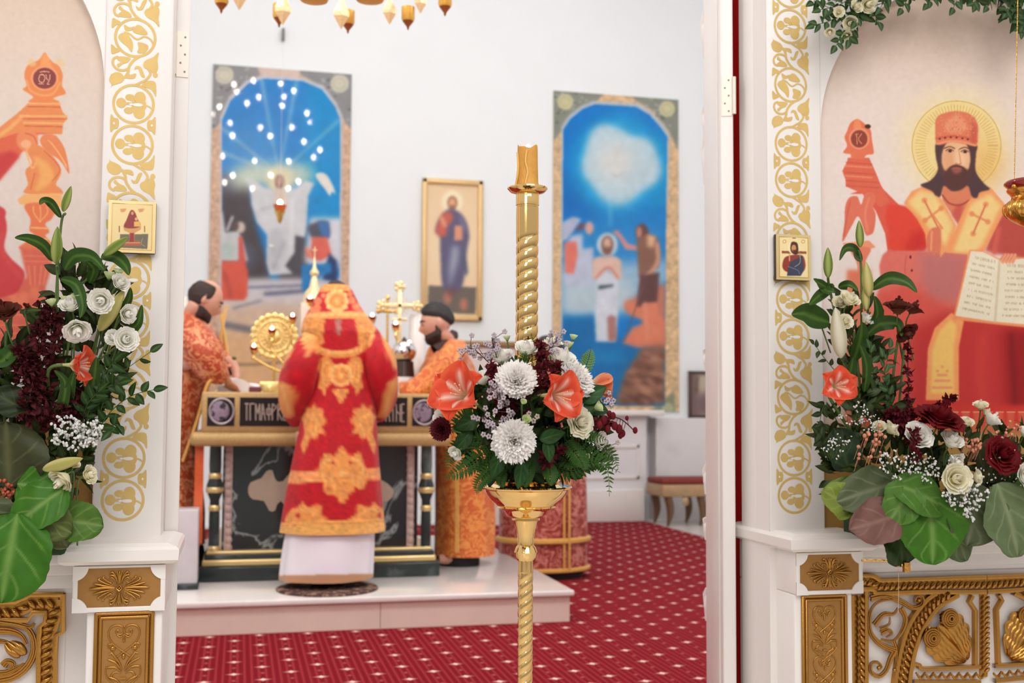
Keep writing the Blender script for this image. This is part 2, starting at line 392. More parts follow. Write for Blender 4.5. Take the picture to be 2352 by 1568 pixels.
# the high place: marble block with gilt border behind the altar
q0, q1 = at(1050, 782, 11.0), at(1248, 782, 11.0)
t_ = thing('high_place_block', (q0[0]+.4, 11.2, 0), 'pinkish marble block with bronze border behind the right priest', 'stone block')
b = MB(); b.box(q0[0], q1[0]-.03, 11.02, YB, .013, q0[2]-.06); b.build('block', mat('pinkish_marble', (226, 210, 206), .3, noise=.03), t_, False)
b = MB(); b.box(q0[0]-.03, q1[0], 10.99, YB, q0[2]-.06, q0[2], bev=.01); b.build('top_border', mat('bronze_border', (150, 112, 74), .4, metal=.3), t_)

# ------------------------------------------------------------------ icon screen walls with arched openings for the pictures
def arch_panel(name, x0, x1, z0, z1, xc, zc, R, Y, th, zb):
    """white board with an arched hole from zb up"""
    b = MB(); n = 48; a = np.linspace(PI, 0, n)
    ax = xc+R*np.cos(a); az = zc+R*np.sin(a)
    top = np.stack([ax, az], 1)
    for yy, s in ((Y, 1), (Y+th, -1)):
        P = np.zeros((n, 2, 3)); P[:, 0, 0] = ax; P[:, 0, 2] = az; P[:, 1, 0] = ax; P[:, 1, 2] = z1; P[..., 1] = yy; b.grid(P)
        b.add([(x0, yy, zb), (xc-R, yy, zb), (xc-R, yy, zc), (xc-R, yy, z1), (x0, yy, z1)], [(0, 1, 2, 3, 4)])
        b.add([(xc+R, yy, zb), (x1, yy, zb), (x1, yy, z1), (xc+R, yy, z1), (xc+R, yy, zc)], [(0, 1, 2, 3, 4)])
        b.add([(x0, yy, z0), (x1, yy, z0), (x1, yy, zb), (x0, yy, zb)], [(0, 1, 2, 3)])
    rim = [(xc-R, zb)]+[tuple(q) for q in top]+[(xc+R, zb)]
    P = np.array([[(x, Y, z), (x, Y+th, z)] for x, z in rim]); b.grid(P)
    b.box(x0, x1, Y+th, Y+th+.05, z0, z1)
    b.add([(x0, Y, z0), (x0, Y+th, z0), (x0, Y+th, z1), (x0, Y, z1)], [(0, 1, 2, 3)]); b.add([(x1, Y, z0), (x1, Y+th, z0), (x1, Y+th, z1), (x1, Y, z1)], [(0, 1, 2, 3)])
    return struct(name, b, WHITE)
XR0, XL1 = 1.293, -.165
arch_panel('wall_front_right', XR0, 6.0, 0, 7.0, 1.865, 1.86, .42, YR, .022, .80)
arch_panel('wall_front_left', -2.7, XL1, 0, 7.0, -.732, 1.86, .42, YL, .022, .80)
b = MB(); b.box(XL1, XR0, YR+.02, YR+.12, 3.3, 7.0); struct('wall_front', b, WHITE)
# returns of the doorway
b = MB(); b.box(XR0, XR0+.12, YR+.072, YR+.165, 0, 3.3, bev=.006); struct('trim_2', b, WHITE, smooth=True)
b = MB(); b.box(XL1-.10, XL1, YL+.072, YL+.10, 0, 3.3, bev=.006); struct('trim_3', b, WHITE, smooth=True)

# ------------------------------------------------------------------ royal doors, swung inward
def door(name, hx, hy, fx, fy, face, hinge_z, label, mold):
    d = Vector((fx-hx, fy-hy, 0)); W = d.length; ang = math.atan2(d.y, d.x)
    def T(m): 
        Mx = Matrix.Translation((hx, hy, 0))@Matrix.Rotation(ang, 4, 'Z'); m.xform(Mx); return m
    b = MB(); b.box(0, W, -.017, .017, .05, 2.9, bev=.004)
    o = struct(name, T(b), WHITE, smooth=True)
    s = face; z = hinge_z
    if mold[0][1] > 1.3:
        b = MB(); b.box(.06, W-.05, s*.015, s*.022, .12, 2.8, bev=.004); T(b).build('raised_panel', WHITE, o)
    for (q, kk) in mold:   # carved scallops along the swinging edge
        b = MB(); b.ball((W+.001, s*.012, q), (.010, .014, .032*kk), 8, 8); b.tube([(W-.004, s*.018, q+.05*kk), (W+.006, s*.021, q+.03), (W+.003, s*.018, q-.05*kk)], [.003, .007, .003], 6)
        T(b).build('carved_scallop', WHITE, o)
    b = MB(); b.box(-.0025, .001, -.0135, .0135, z-.055, z+.055); b.tube([(-.004, -s*.019, z-.05), (-.004, -s*.019, z+.05)], .0055, 10)
    h = T(b).build('hinge', mat('hinge_metal', (232, 222, 210), .4, metal=.25), o, False)
    for k in range(5): b = MB(); y_ = .005*(1 if k % 2 else -1); b.tube([(-.0024, y_, z-.042+.021*k), (-.0036, y_, z-.042+.021*k)], .0024, 8); T(b).build('screw', mat('screw_steel', (120, 110, 100), .4, metal=.8), h, False)
    return o
zr = at(1680, 230, 2.8)[2]; zl = at(412, 132, 2.8)[2]
door('door_1', 1.250, 2.765, 1.421, 3.27, 1, zr, '', ((2.33, 1.5), (2.05, 1.0), (1.93, 1.6), (1.30, .7), (.93, .9), (.78, .7), (.55, 1.0)))
door('door_2', -.149, 2.775, -.196, 3.28, -1, zl, '', ((2.3, 1.2), (1.7, .8), (1.1, 1.0)))
# red curtain behind the screen
n = 60; xs = np.linspace(1.322, 2.0, n); P = np.zeros((n, 12, 3)); P[..., 0] = xs[:, None]; P[..., 1] = (2.93+.02*np.sin(xs*90))[:, None]; P[..., 2] = np.linspace(.03, 3.1, 12)[None]
b = MB(); b.grid(P); P2 = P.copy(); P2[..., 1] += .004; b.grid(P2)
tag(b.build('curtain', mat('red_velvet', (236, 8, 18), .8, sheen=.4), None, True, loc=(1.6, 2.93, .03)), 'narrow strip of deep red curtain showing between right door and screen', 'curtain')

# ------------------------------------------------------------------ gold stencil bands
K = .000272
def stencil(parent, xc, Y, zS, zmin, zmax, mirror=1):
    b = MB(); wms = []; cnt = [0]
    def wm(): wms.append(MB()); return wms[-1]
    def yy(): cnt[0] += 1; return Y-.0006-(cnt[0] % 40)*.00001
    def rib(pts, wd, M, smooth=True, w2=None):
        P = np.array(pts, float); P = spline(P, len(P)*6) if smooth and len(P) > 2 else P
        T = np.gradient(P, axis=0); T /= np.linalg.norm(T, axis=1)[:, None]+1e-9; N = np.stack([-T[:, 1], T[:, 0]], 1)
        ww = np.linspace(wd, w2 or wd, len(P))[:, None]/2
        A, B_ = M(P+N*ww), M(P-N*ww); y = yy()
        G = np.zeros((len(P), 2, 3)); G[:, 0, 0] = A[:, 0]; G[:, 0, 2] = A[:, 1]; G[:, 1, 0] = B_[:, 0]; G[:, 1, 2] = B_[:, 1]; G[..., 1] = y; b.grid(G)
    def pol(pts, M, mb=None, dy=0, smooth=True):
        P = np.array(pts, float); P = spline(P, len(P)*5, True) if smooth else P
        Q = M(P); y = yy()-dy; (mb or b).add([(x, y, z) for x, z in Q], [tuple(range(len(Q)))])
    def ell(cx, cy, rx, ry, M, mb=None, dy=0): pol([(cx+rx*math.cos(t), cy+ry*math.sin(t)) for t in np.linspace(0, 2*PI, 22, endpoint=False)], M, mb, dy, False)
    def ring(cx, cy, r, M): rib([(cx+r*math.cos(t), cy+r*math.sin(t)) for t in np.linspace(0, 2*PI, 60)], 22, M, False)
    def inter(M):
        pol([(190, 110), (148, 152), (92, 182), (68, 216), (74, 244), (98, 260), (130, 262), (172, 282), (188, 240), (182, 180)], M)
        ell(168, 305, 20, 22, M); rib([(110, 258), (128, 300), (92, 352), (60, 372), (22, 395), (-10, 408)], 20, M); rib([(130, 250), (150, 280), (172, 300)], 20, M)
        pol([(58, 402), (92, 366), (134, 356), (172, 374), (178, 485), (156, 452), (132, 428), (84, 414)], M)
        pol([(-188, 445), (-178, 415), (-198, 375), (-182, 325), (-138, 303), (-98, 315), (-80, 352), (-98, 385), (-138, 405), (-172, 420)], M)
        pol([(-188, 70), (-148, 100), (-118, 96), (-122, 126), (-148, 140), (-182, 152), (-190, 120)], M)
        rib([(36, 156), (-8, 192), (-42, 246), (-52, 300), (-80, 350)], 22, M)
        rib([(-42, 262), (-88, 284), (-140, 276), (-172, 236), (-166, 190), (-130, 172)], 20, M)
        pol([(-128, 170), (-38, 172), (-52, 210), (-96, 232), (-128, 262), (-140, 238), (-112, 216), (-138, 196)], M)
        pol([(-2, 272), (12, 240), (48, 244), (68, 282), (84, 330), (52, 320), (28, 262)], M)
        pol([(-52, 300), (-34, 316), (12, 304), (4, 342), (-40, 352), (-70, 340)], M)
    def smotif(M):
        ring(0, 0, 159, M)
        pol([(-137, 5), (-112, -30), (-67, -30), (-32, 15), (-17, 65), (-27, 125), (-60, 85), (-110, 45)], M)
        pol([(23, 35), (100, 55), (94, 105), (43, 130), (18, 120), (28, 85)], M)
        pol([(-22, -52), (8, -108), (52, -100), (98, -42), (45, -30)], M)
        pol([(-92, -105), (-50, -85), (-10, -95), (-30, -62), (-80, -55)], M)
        rib([(-92, -40), (-50, -32), (12, 12), (72, -15), (122, 5), (143, 55), (108, 120), (60, 130)], 15, M)
    def clover(M):
        ring(0, 0, 159, M)
        ell(-98, -3, 40, 43, M); ell(50, -56, 47, 52, M); ell(46, 70, 47, 52, M); ell(-30, -54, 38, 28, M); ell(-38, 58, 38, 28, M); ell(76, 5, 26, 46, M)
        rib([(-60, 0), (-10, 0), (0, 30)], 22, M); rib([(-20, -40), (10, -20), (30, -40)], 24, M); rib([(-20, 45), (0, 30), (30, 45)], 24, M); rib([(90, 5), (120, 12), (158, 40)], 12, M)
        ell(34, 5, 40, 15, M, wm(), .0004); ell(-18, 4, 16, 9, M, wms[-1], .0004)
    def bud(M, sx_):
        pol([(sx_*178, -70), (sx_*150, -46), (sx_*120, -40), (sx_*112, 0), (sx_*122, 40), (sx_*150, 50), (sx_*178, 72)], M); ell(sx_*150, 0, 8, 10, M, wm(), .0004)
    per = 1470
    for i in range(-2, 4):
        for el, off, fl in (('s', 0, 1), ('i', 0, 1), ('i', 0, -1), ('c', 563, 1), ('c', 907, 1), ('b', 735, 1)):
            z0 = zS-(i*per+off)*K
            def M(P, z0=z0, fl=fl): return np.stack([xc+P[:, 0]*K, z0-fl*P[:, 1]*K], 1)
            if z0 < zmin-.02 or z0 > zmax+.1: continue
            if el == 's': smotif(M)
            elif el == 'i': inter(M)
            elif el == 'c': clover(M)
            else: bud(M, 1); bud(M, -1)
    b.build('gold_stencil', STEN, parent, False); [q.build('white_infill', WHITE, parent, False) for q in wms]
# thin pilaster boards that carry the bands
for nm, x0, x1, Y, pxc, side in (('left', -.312, XL1, YL, (311, 87), 'left'), ('right', XR0, 1.443, YR, (1816, 195), 'right')):
    t_ = thing('pilaster', ((x0+x1)/2, Y, .85), 'white pilaster board with gold stencilled vine on the %s of the doorway' % side, 'pilaster')
    b = MB(); b.box(x0, x1, Y-.006, Y, .80, 3.2, bev=.003); b.build('board', WHITE, t_)
    c = at(*pxc, Y-.006); stencil(t_, c[0], Y-.006, c[2], .84, 2.6)

# ------------------------------------------------------------------ pedestals
def lobe(b, pts, r, Y, k=1.0, prof=None, n=8):
    P = spline(pts, 14); t = np.linspace(0, 1, len(P)); rr = r*(np.sin(PI*np.clip(t*.92+.06, 0, 1)**1.6)**.7*.85+.15)
    b.tube(np.stack([P[:, 0], np.full(len(P), Y), P[:, 1]], 1), rr, n, flat=(1, k))
def wire(b, pts, r, Y, smooth=True, n=8, k=1.0):
    P = spline(pts, max(12, len(pts)*6)) if smooth else np.array(pts, float)
    b.tube(np.stack([P[:, 0], np.full(len(P), Y), P[:, 1]], 1), r, n, flat=(1, k))
def rosette(b, xc, zc, Y, k):
    def T(pts, sx_, sz): return [(xc+sx_*x*k, zc-sz*y*k) for x, y in pts]
    for sx_ in (1, -1):
        lobe(b, T([(40, 0), (150, -6), (285, 0)], sx_, 1), 17*k, Y)
        for sz in (1, -1):
            for pts, r in (([(45, -8), (150, -28), (250, -52)], 12), ([(50, -18), (130, -48), (200, -88), (178, -100)], 11), ([(48, -28), (100, -60), (160, -108), (138, -112)], 10),
                           ([(15, -45), (32, -110), (70, -160), (88, -145)], 11), ([(22, -60), (48, -118), (100, -135)], 10), ([(8, -45), (12, -120), (26, -172)], 9)): lobe(b, T(pts, sx_, sz), r*k, Y)
            wire(b, T([(30, -32), (40, -75), (75, -105), (102, -80), (85, -55), (62, -70)], sx_, sz), 6*k, Y)
    for sz in (1, -1): lobe(b, T([(0, -40), (0, -110), (0, -170)], 1, sz), 13*k, Y)
    wire(b, T([(-30, 0), (0, -30), (30, 0), (0, 30), (-30, 0)], 1, 1), 10*k, Y-.001, False); b.ball((xc, Y-.001, zc), 12*k, 6, 8)
def heartpanel(b, xc, ztop, Y, k, n=2):
    for i in range(n):
        z0 = ztop-i*640*k
        for s in (1, -1):
            def T(pts): return [(xc+s*x*k, z0-y*k) for x, y in pts]
            wire(b, T([(45, 62), (70, 45), (80, 75), (45, 95), (5, 70), (20, 15), (80, -5), (140, 20), (160, 80), (140, 150), (80, 220), (0, 280), (-70, 330)]), 9*k, Y)
            lobe(b, T([(0, 90), (40, 120), (75, 95)]), 9*k, Y); b.ball((xc+s*115*k, Y, z0-240*k), (26*k, 16*k, 26*k), 6, 8)
            wire(b, T([(150, 240), (160, 200), (115, 195), (90, 240), (120, 290), (150, 300)]), 8*k, Y)
            for pts, r in (([(10, 470), (50, 380), (130, 280)], 14), ([(12, 480), (70, 400), (165, 350)], 13), ([(18, 490), (90, 440), (175, 440)], 13), ([(20, 510), (80, 490), (120, 530), (90, 560)], 11), ([(10, 640), (60, 580), (150, 540)], 12)): lobe(b, T(pts), r*k, Y)
            wire(b, T([(170, 430), (175, 520), (120, 590), (40, 650), (-40, 700)]), 8*k, Y)
        lobe(b, [(xc, z0-95*k), (xc, z0-180*k)], 14*k, Y); b.ball((xc, Y, z0-330*k), (20*k, 14*k, 30*k), 6, 8); b.box(xc-30*k, xc+30*k, Y-.003, Y+.002, z0-570*k, z0-548*k)
def pedestal(x0, x1, px0, px1, Y, yb, zc0, zc1, zf, label):
    t_ = thing('pedestal', ((x0+x1)/2, (Y+yb)/2, 0), label, 'pedestal')
    b = MB(); b.box(px0, px1, Y+.012, yb, 0, zf, bev=.004); b.build('shaft', WHITE, t_)
    # cap with a bevelled moulding
    b = MB(); e = .028; zs = [(0, -.012), (.004, e*.55), (.012, e*.95), (.034, e), (.04, e*.8), (.046, e*.1)]
    R = []
    for dz, ex in zs: R.append([(x0-ex, yb, zc0+dz), (x0-ex, Y-ex, zc0+dz), (x1+ex, Y-ex, zc0+dz), (x1+ex, yb, zc0+dz)])
    P = np.array(R); base = b.n; b.grid(P, closev=True); b.f.append(tuple(base+5*4+i for i in range(4))); b.f.append(tuple(base+i for i in range(4))[::-1]); b.build('cap', WHITE, t_, False)
    b = MB(); b.box(x0, x1, Y+.005, yb, zf, zc0+.002, bev=.003); b.build('frieze_block', WHITE, t_)
    mz = .010; cx, cz = (x0+x1)/2, (zf+zc0)/2; hx, hz = (x1-x0)/2, (zc0-zf)/2
    fr = MB(); fr.box(x0, x1, Y, Y+.005, zf, zf+mz, bev=.002); fr.box(x0, x1, Y, Y+.005, zc0-mz*.5, zc0, bev=.002)
    fr.box(x0, x0+mz, Y, Y+.005, zf, zc0, bev=.002); fr.box(x1-mz, x1, Y, Y+.005, zf, zc0, bev=.002)
    for sx_ in (-1, 1):
        for sz in (-1, 1):
            c = (cx+sx_*hx, cz+sz*hz); r = .031
            poly = [c]+[(c[0]-sx_*r*math.cos(a), c[1]-sz*r*math.sin(a)) for a in np.linspace(0, PI/2, 10)]
            fr.prism(poly, Y-.0008, Y+.0045)
    fr.build('frieze_frame', WHITE, t_, False)
    b = MB(); b.box(x0+.006, x1-.006, Y+.0035, Y+.006, zf+.006, zc0-.003); b.build('gold_ground', GOLDF, t_, False)
    b = MB(); rosette(b, cx, cz+.001, Y+.001, .00021); b.build('gold_rosette', GOLDP, t_)
    # tall gilt panel on the shaft
    hw = (px1-px0)*.37; z1 = zf-.004; c2 = (px0+px1)/2
    b = MB(); b.box(c2-hw, c2+hw, Y+.0085, Y+.013, .1, z1); b.build('panel_ground', GOLDF, t_, False)
    b = MB(); fz = [(c2-hw, z1), (c2+hw, z1), (c2+hw, .1), (c2-hw, .1), (c2-hw, z1)]
    for off, r in ((.0, .0045), (.009, .004)):
        b.tube([(c2-hw+off, Y+.008, .1), (c2-hw+off, Y+.008, z1-off), (c2-hw+off+.0001, Y+.008, z1-off)], r, 8)
        b.tube([(c2+hw-off, Y+.008, .1), (c2+hw-off, Y+.008, z1-off)], r, 8); b.tube([(c2-hw+off, Y+.008, z1-off), (c2+hw-off, Y+.008, z1-off)], r, 8)
    b.build('panel_frame', GOLDP, t_)
    b = MB(); heartpanel(b, c2, z1-.026, Y+.0075, .000195*(1.0 if px0 < 0 else .95), 4); b.build('gold_vine_relief', GOLDP, t_)
    return t_
pedestal(-.330, -.145, -.302, -.150, 2.53, YL+.10, .808, .85, .712, 'white pedestal with gilt rosette and panel left of the doorway, under the left pilaster')
pedestal(1.311, 1.489, 1.311, 1.465, 2.515, YR+.215, .800, .84, .699, 'white pedestal with gilt rosette and panel right of the doorway, its side wall showing')

# ------------------------------------------------------------------ gilt carved panels beside the pedestals
def rope(b, pts, r, Y, pitch=None, ang=50, n=None):
    P = spline(pts, 240) if len(pts) > 2 else np.array([np.array(pts[0])*(1-t)+np.array(pts[1])*t for t in np.linspace(0, 1, 120)])
    d = np.r_[0, np.cumsum(np.linalg.norm(np.diff(P, axis=0), axis=1))]; pitch = pitch or r*1.0
    for s in np.arange(pitch/2, d[-1], pitch):
        x = np.interp(s, d, P[:, 0]); z = np.interp(s, d, P[:, 1]); x2 = np.interp(min(s+.002, d[-1]), d, P[:, 0]); z2 = np.interp(min(s+.002, d[-1]), d, P[:, 1])
        x1 = np.interp(max(s-.002, 0), d, P[:, 0]); z1 = np.interp(max(s-.002, 0), d, P[:, 1]); a = math.atan2(z2-z1, x2-x1)+math.radians(ang)
        Rm = np.array([[math.cos(a), 0, -math.sin(a)], [0, 1, 0], [math.sin(a), 0, math.cos(a)]])
        b.ball((x, Y, z), (r*1.25, r*.70, r*.56), 6, 8, R=Rm)
def strip(b, pts, wd, Y, th=.006, smooth=True):
    P = spline(pts, max(20, len(pts)*8)) if smooth and len(pts) > 2 else np.array(pts, float)
    T = np.gradient(P, axis=0); T /= np.linalg.norm(T, axis=1)[:, None]+1e-9; N = np.stack([-T[:, 1], T[:, 0]], 1)*wd/2
    A, B_ = P+N, P-N; G = np.zeros((len(P), 5, 3))
    for j, (Q, y) in enumerate(((A, Y+th), (A, Y+.0015), ((A+B_)/2, Y), (B_, Y+.0015), (B_, Y+th))): G[:, j, 0] = Q[:, 0]; G[:, j, 2] = Q[:, 1]; G[:, j, 1] = y
    b.grid(G)
def acanthus(b, c, ang, L, W, Y, flip=1):
    """broad ribbed leaf with two volutes at its base; a heightfield in the wall plane"""
    nu, nv = 46, 61; u = np.linspace(0, 1, nu)[:, None]; v = np.linspace(-1, 1, nv)[None]
    wdt = W*(np.sin(PI*np.clip(u*.93+.05, 0, 1))**.55)*(1+.16*np.abs(np.sin(u*PI*4.2))**.8)*(1-.25*u)
    x = v*wdt; zz = L*(u-.18*np.abs(v)**1.3*(1-u)-.10*np.abs(v)*0)
    rib = np.cos((np.abs(v)*1.2+u*.25)*PI*9)*.0016
    h = .010*(1-np.abs(v)**3)*np.sin(PI*np.clip(u, .08, .97))**.5+rib*(1-np.abs(v)**6)-.004*np.exp(-(v/.05)**2)
    a = ang; X = c[0]+flip*(x*math.cos(a)-zz*math.sin(a)); Z = c[1]+x*math.sin(a)+zz*math.cos(a)
    P = np.stack([X, np.broadcast_to(Y-h, X.shape), Z], -1); b.grid(P); Q = P.copy(); Q[..., 1] = Y+.004; b.grid(np.stack([P[:, 0], Q[:, 0]], 1)); b.grid(np.stack([P[:, -1], Q[:, -1]], 1)); b.grid(np.stack([P[-1], Q[-1]], 1))
    for s in (-1, 1):
        x0, z0 = s*W*.52, L*.06
        for q in range(4):
            r = W*.34*(1-q*.24); ang2 = np.linspace(0, 2*PI, 18)
            pts = [(c[0]+flip*((x0+r*math.cos(t))*math.cos(a)-(z0+r*math.sin(t))*math.sin(a)), c[1]+(x0+r*math.cos(t))*math.sin(a)+(z0+r*math.sin(t))*math.cos(a)) for t in ang2]
            wire(b, pts, W*.045, Y-.008-q*.0018, False, 6)
def tendril(b, pts, r, Y, w2=.35):
    P = spline(pts, 26); rr = np.linspace(r, r*w2, len(P))
    for o in (-1, 0, 1):
        T = np.gradient(P, axis=0); T /= np.linalg.norm(T, axis=1)[:, None]; N = np.stack([-T[:, 1], T[:, 0]], 1)
        Q = P+N*o*rr[:, None]*.75; b.tube(np.stack([Q[:, 0], np.full(len(Q), Y-(0 if o else .003)), Q[:, 1]], 1), rr*.5, 6)
def carved_right():
    def R(cx, cy): p = at(1950+cx/5.851, 1300+cy/5.851, YR-.02); return (p[0], p[2])
    t_ = thing('carved_gilt_panel', (1.9, YR, .2), 'gilded carved panel with rope arch and acanthus leaves right of the right pedestal', 'carved panel')
    xa = 1.489; Y = YR-.016; x1 = 2.28; ax = R(1850, 0)[0]
    def mir(pts): return [(2*ax-x, z) for x, z in pts]
    b = MB(); b.box(xa+.001, x1+.02, YR-.004, YR+.001, .1, R(0, 130)[1]+.002); b.build('backing', WHITE, t_, False)
    fr = MB(); rp = MB()
    L1 = [R(x, y) for x, y in ((150, 215), (280, 215), (380, 262), (460, 275), (900, 262), (1500, 250), (1850, 250))]
    TOP = [R(x, y) for x, y in ((150, 130), (330, 135), (420, 190), (520, 195), (1000, 180), (1500, 160), (1850, 150))]
    BOT = [R(x, y) for x, y in ((170, 310), (330, 315), (360, 365), (450, 372), (1000, 350), (1500, 350), (1850, 345))]
    ARC = [R(x, y) for x, y in ((700, 1700), (745, 1400), (800, 1150), (880, 900), (1000, 680), (1150, 500), (1330, 390))]
    AO = [R(x, y) for x, y in ((620, 1700), (660, 1380), (720, 1080), (800, 830), (920, 620), (1060, 450), (1180, 370))]
    AI = [R(x, y) for x, y in ((800, 1700), (840, 1400), (890, 1150), (970, 920), (1080, 720), (1230, 540), (1480, 390))]
    V = [R(165, 395), R(165, 2300)]
    def onerope(*a): m_ = MB(); rope(m_, *a); m_.build('rope_moulding', GOLDP, t_)
    for q in (L1+mir(L1)[::-1][1:], ARC, mir(ARC)): onerope(q, .0095, Y-.008, .0165)
    onerope(V, .0095, Y-.008, .0165, -50+80); onerope(mir(V), .0095, Y-.008, .0165, 150); onerope([R(1850, 400), R(1850, 1400)], .008, Y-.006, .013, 130)
    for q, wd in ((TOP, .011), (BOT, .011), (AO, .011), (AI, .011)): strip(fr, q, wd, Y-.006, .02); strip(fr, mir(q), wd, Y-.006, .02)
    for x in (60, 245):
        strip(fr, [R(x, 395 if x < 100 else 330), R(x, 2300)], .010, Y-.004, .02, False); strip(fr, mir([R(x, 395), R(x, 2300)]), .010, Y-.004, .02, False)
    for pts in ([(1680, 400), (1640, 480), (1720, 600), (1720, 1340)], [(880, 1310), (960, 1330), (1000, 1380), (1300, 1375), (1780, 1355)], [(880, 1560), (1200, 1565), (1780, 1560)]):
        q = [R(*p) for p in pts]; strip(fr, q, .009, Y-.004, .02, len(pts) > 4); strip(fr, mir(q), .009, Y-.004, .02, len(pts) > 4)
    P = [R(150, 215), R(1850, 250)]
    g = MB()   # dull ground strips behind the ropes
    for q in (L1, mir(L1), ARC, mir(ARC), V, mir(V), [R(1850, 380), R(1850, 1500)]): strip(g, q, .022, Y+.006, .010, len(q) > 2)
    g.build('rope_ground', GOLDP, t_); fr.build('flat_frame', GOLDP, t_)
    for s, c, a in ((1, R(1200, 800), math.radians(-138)), (1, (2*ax-R(1200, 800)[0], R(1200, 800)[1]), math.radians(138))): lf = MB(); acanthus(lf, c, a, .122, .068, Y-.002); lf.build('acanthus_leaf', GOLDP, t_)
    sc = MB()
    for mr in (0, 1):
        def Q(pts): q = [R(*p) for p in pts]; return mir(q) if mr else q
        for pts, r in (([(640, 1140), (430, 1050), (290, 880), (290, 620), (400, 480), (620, 440)], .009), ([(290, 430), (480, 400), (700, 470), (860, 560), (980, 520), (990, 420), (910, 400), (880, 470), (940, 480)], .009),
                       ([(700, 560), (760, 700), (720, 860), (600, 1000), (430, 980)], .009), ([(430, 900), (520, 860), (580, 900), (500, 960)], .008), ([(340, 790), (460, 650), (600, 640), (660, 560)], .009), ([(420, 840), (540, 780), (550, 680)], .006),
                       ([(620, 1140), (560, 1240), (500, 1400), (400, 1480), (300, 1420), (300, 1310), (380, 1290), (440, 1350), (390, 1390)], .009), ([(600, 1000), (640, 1140), (640, 1300)], .007)): tendril(sc, Q(pts), r*.75, Y-.003)
        for x, y in ((390, 1360), (600, 1390), (930, 450)): p = Q([(x, y)])[0]; sc.ball((p[0], Y-.008, p[1]), .006, 6, 8)
        for i in range(8):
            x = 930+i*115
            for k in range(3): wire(sc, Q([(x+k*14-30, 1430+k*26), (x+30, 1490+k*10), (x+80, 1440+k*8)]), .0028, Y-.004-k*.001, n=6)
    sc.build('scroll_foliage', GOLDP, t_)
def carved_left():
    def R(cx, cy): p = at(cx/4.261, 1200+cy/4.261, YL-.02); return (p[0], p[2])
    t_ = thing('carved_gilt_panel', (-.5, YL, .2), 'gilded carved panel with rope frame and tulip scrolls left of the left pedestal', 'carved panel')
    Y = YL-.016; b = MB(); b.box(-1.1, R(640, 700)[0], YL-.004, YL+.001, .1, R(0, 700)[1]); b.build('backing', WHITE, t_, False)
    rp = MB(); rope(rp, [R(-900, 880), R(60, 880), R(190, 860), R(290, 800), R(500, 790)], .0105, Y-.008, .0185, 130); rope(rp, [R(540, 830), R(520, 930), R(470, 1050), R(455, 1200), R(450, 2300)], .0105, Y-.008, .0185, 120)
    rp.build('rope_moulding', GOLDP, t_)
    fr = MB()
    for q in ([(-900, 775), (150, 775), (240, 735), (300, 705), (620, 705)], [(612, 700), (612, 1070), (545, 1110), (535, 1300), (535, 2300)], [(-900, 960), (270, 955), (320, 880), (440, 880), (440, 980), (385, 1020), (375, 1300), (370, 2300)]): strip(fr, [R(*p) for p in q], .010, Y-.006, .02, False)
    fr.build('flat_frame', GOLDP, t_)
    g = MB(); strip(g, [R(-900, 870), R(190, 860), R(300, 800), R(560, 790)], .03, Y+.006, .010, False); strip(g, [R(560, 760), R(520, 930), R(455, 1150), R(450, 2300)], .03, Y+.006, .010, False); g.build('rope_ground', GOLDP, t_)
    sc = MB()
    for pts, r in (([(-200, 1560), (100, 1520), (270, 1400), (335, 1230), (290, 1060), (150, 1000), (-50, 990), (-250, 1010)], .010), ([(0, 970), (150, 990), (290, 1020), (340, 980)], .008), ([(-60, 1160), (40, 1165), (90, 1180)], .007),
                   ([(-100, 1060), (80, 1060), (200, 1100), (260, 1190)], .010), ([(30, 1400), (70, 1360), (130, 1380), (90, 1440)], .009), ([(-100, 1480), (60, 1470), (170, 1420), (240, 1380)], .009)): tendril(sc, [R(*p) for p in pts], r*.8, Y-.003)
    for pts in ([(50, 1180), (100, 1250), (200, 1310)], [(70, 1160), (150, 1220), (240, 1290)], [(110, 1160), (190, 1200), (255, 1290)]): lobe(sc, [R(*p) for p in pts], .0085, Y-.006)
    sc.build('scroll_foliage', GOLDP, t_)
carved_right(); carved_left()
# white cornices between the pedestals and the pictures
for nm, x0, x1, Y in (('trim_4', 1.47, 3.0, YR), ('trim_5', -2.2, -.31, YL)):
    b = MB(); b.box(x0, x1, Y-.055, Y+.004, .800, .835, bev=.006); b.box(x0, x1, Y-.03, Y+.004, .775, .8, bev=.004); b.box(x0, x1, Y-.018, Y+.004, .745, .775, bev=.003); b.box(x0, x1, Y-.010, Y+.004, .735, .748)
    struct(nm, b, WHITE, smooth=True)
# threaded rod with brass clamp nuts at the right pedestal
a = at(1980, 1286, 2.40); c = at(2058, 1288, 2.40)
t_ = thing('threaded_rod', a, 'thin brass threaded rod with two clamp nuts above the right carved panel', 'rod')
b = MB()
n = 160; tt = np.linspace(0, 1, n); P = a[None]*(1-tt)[:, None]+c[None]*tt[:, None]; b.tube(P, .0032+.0006*np.sin(tt*n*1.6), 8); b.build('rod', BRASS, t_)
b = MB(); p = at(2062, 1292, 2.40); q = at(2082, 1302, 2.385)
b.tube([p+[0, 0, .009], p-[0, 0, .009]], .0085, 6); b.tube([q+[0, 0, .011], q-[0, 0, .011]], .009, 6); b.tube([p, q], .004, 8); b.build('clamp_nut', BRASSD, t_, False)
b = MB(); q0 = at(2064, 1306, 2.395); b.tube([q0, at(2064, 1360, 2.395), at(2063, 1408, 2.40)], .0006, 5)
tag(b.build('thread', mat('gold_thread', (214, 180, 130), .6), None, True, loc=q0), 'fine gold thread hanging from the clamp nuts over the carved panel', 'thread')
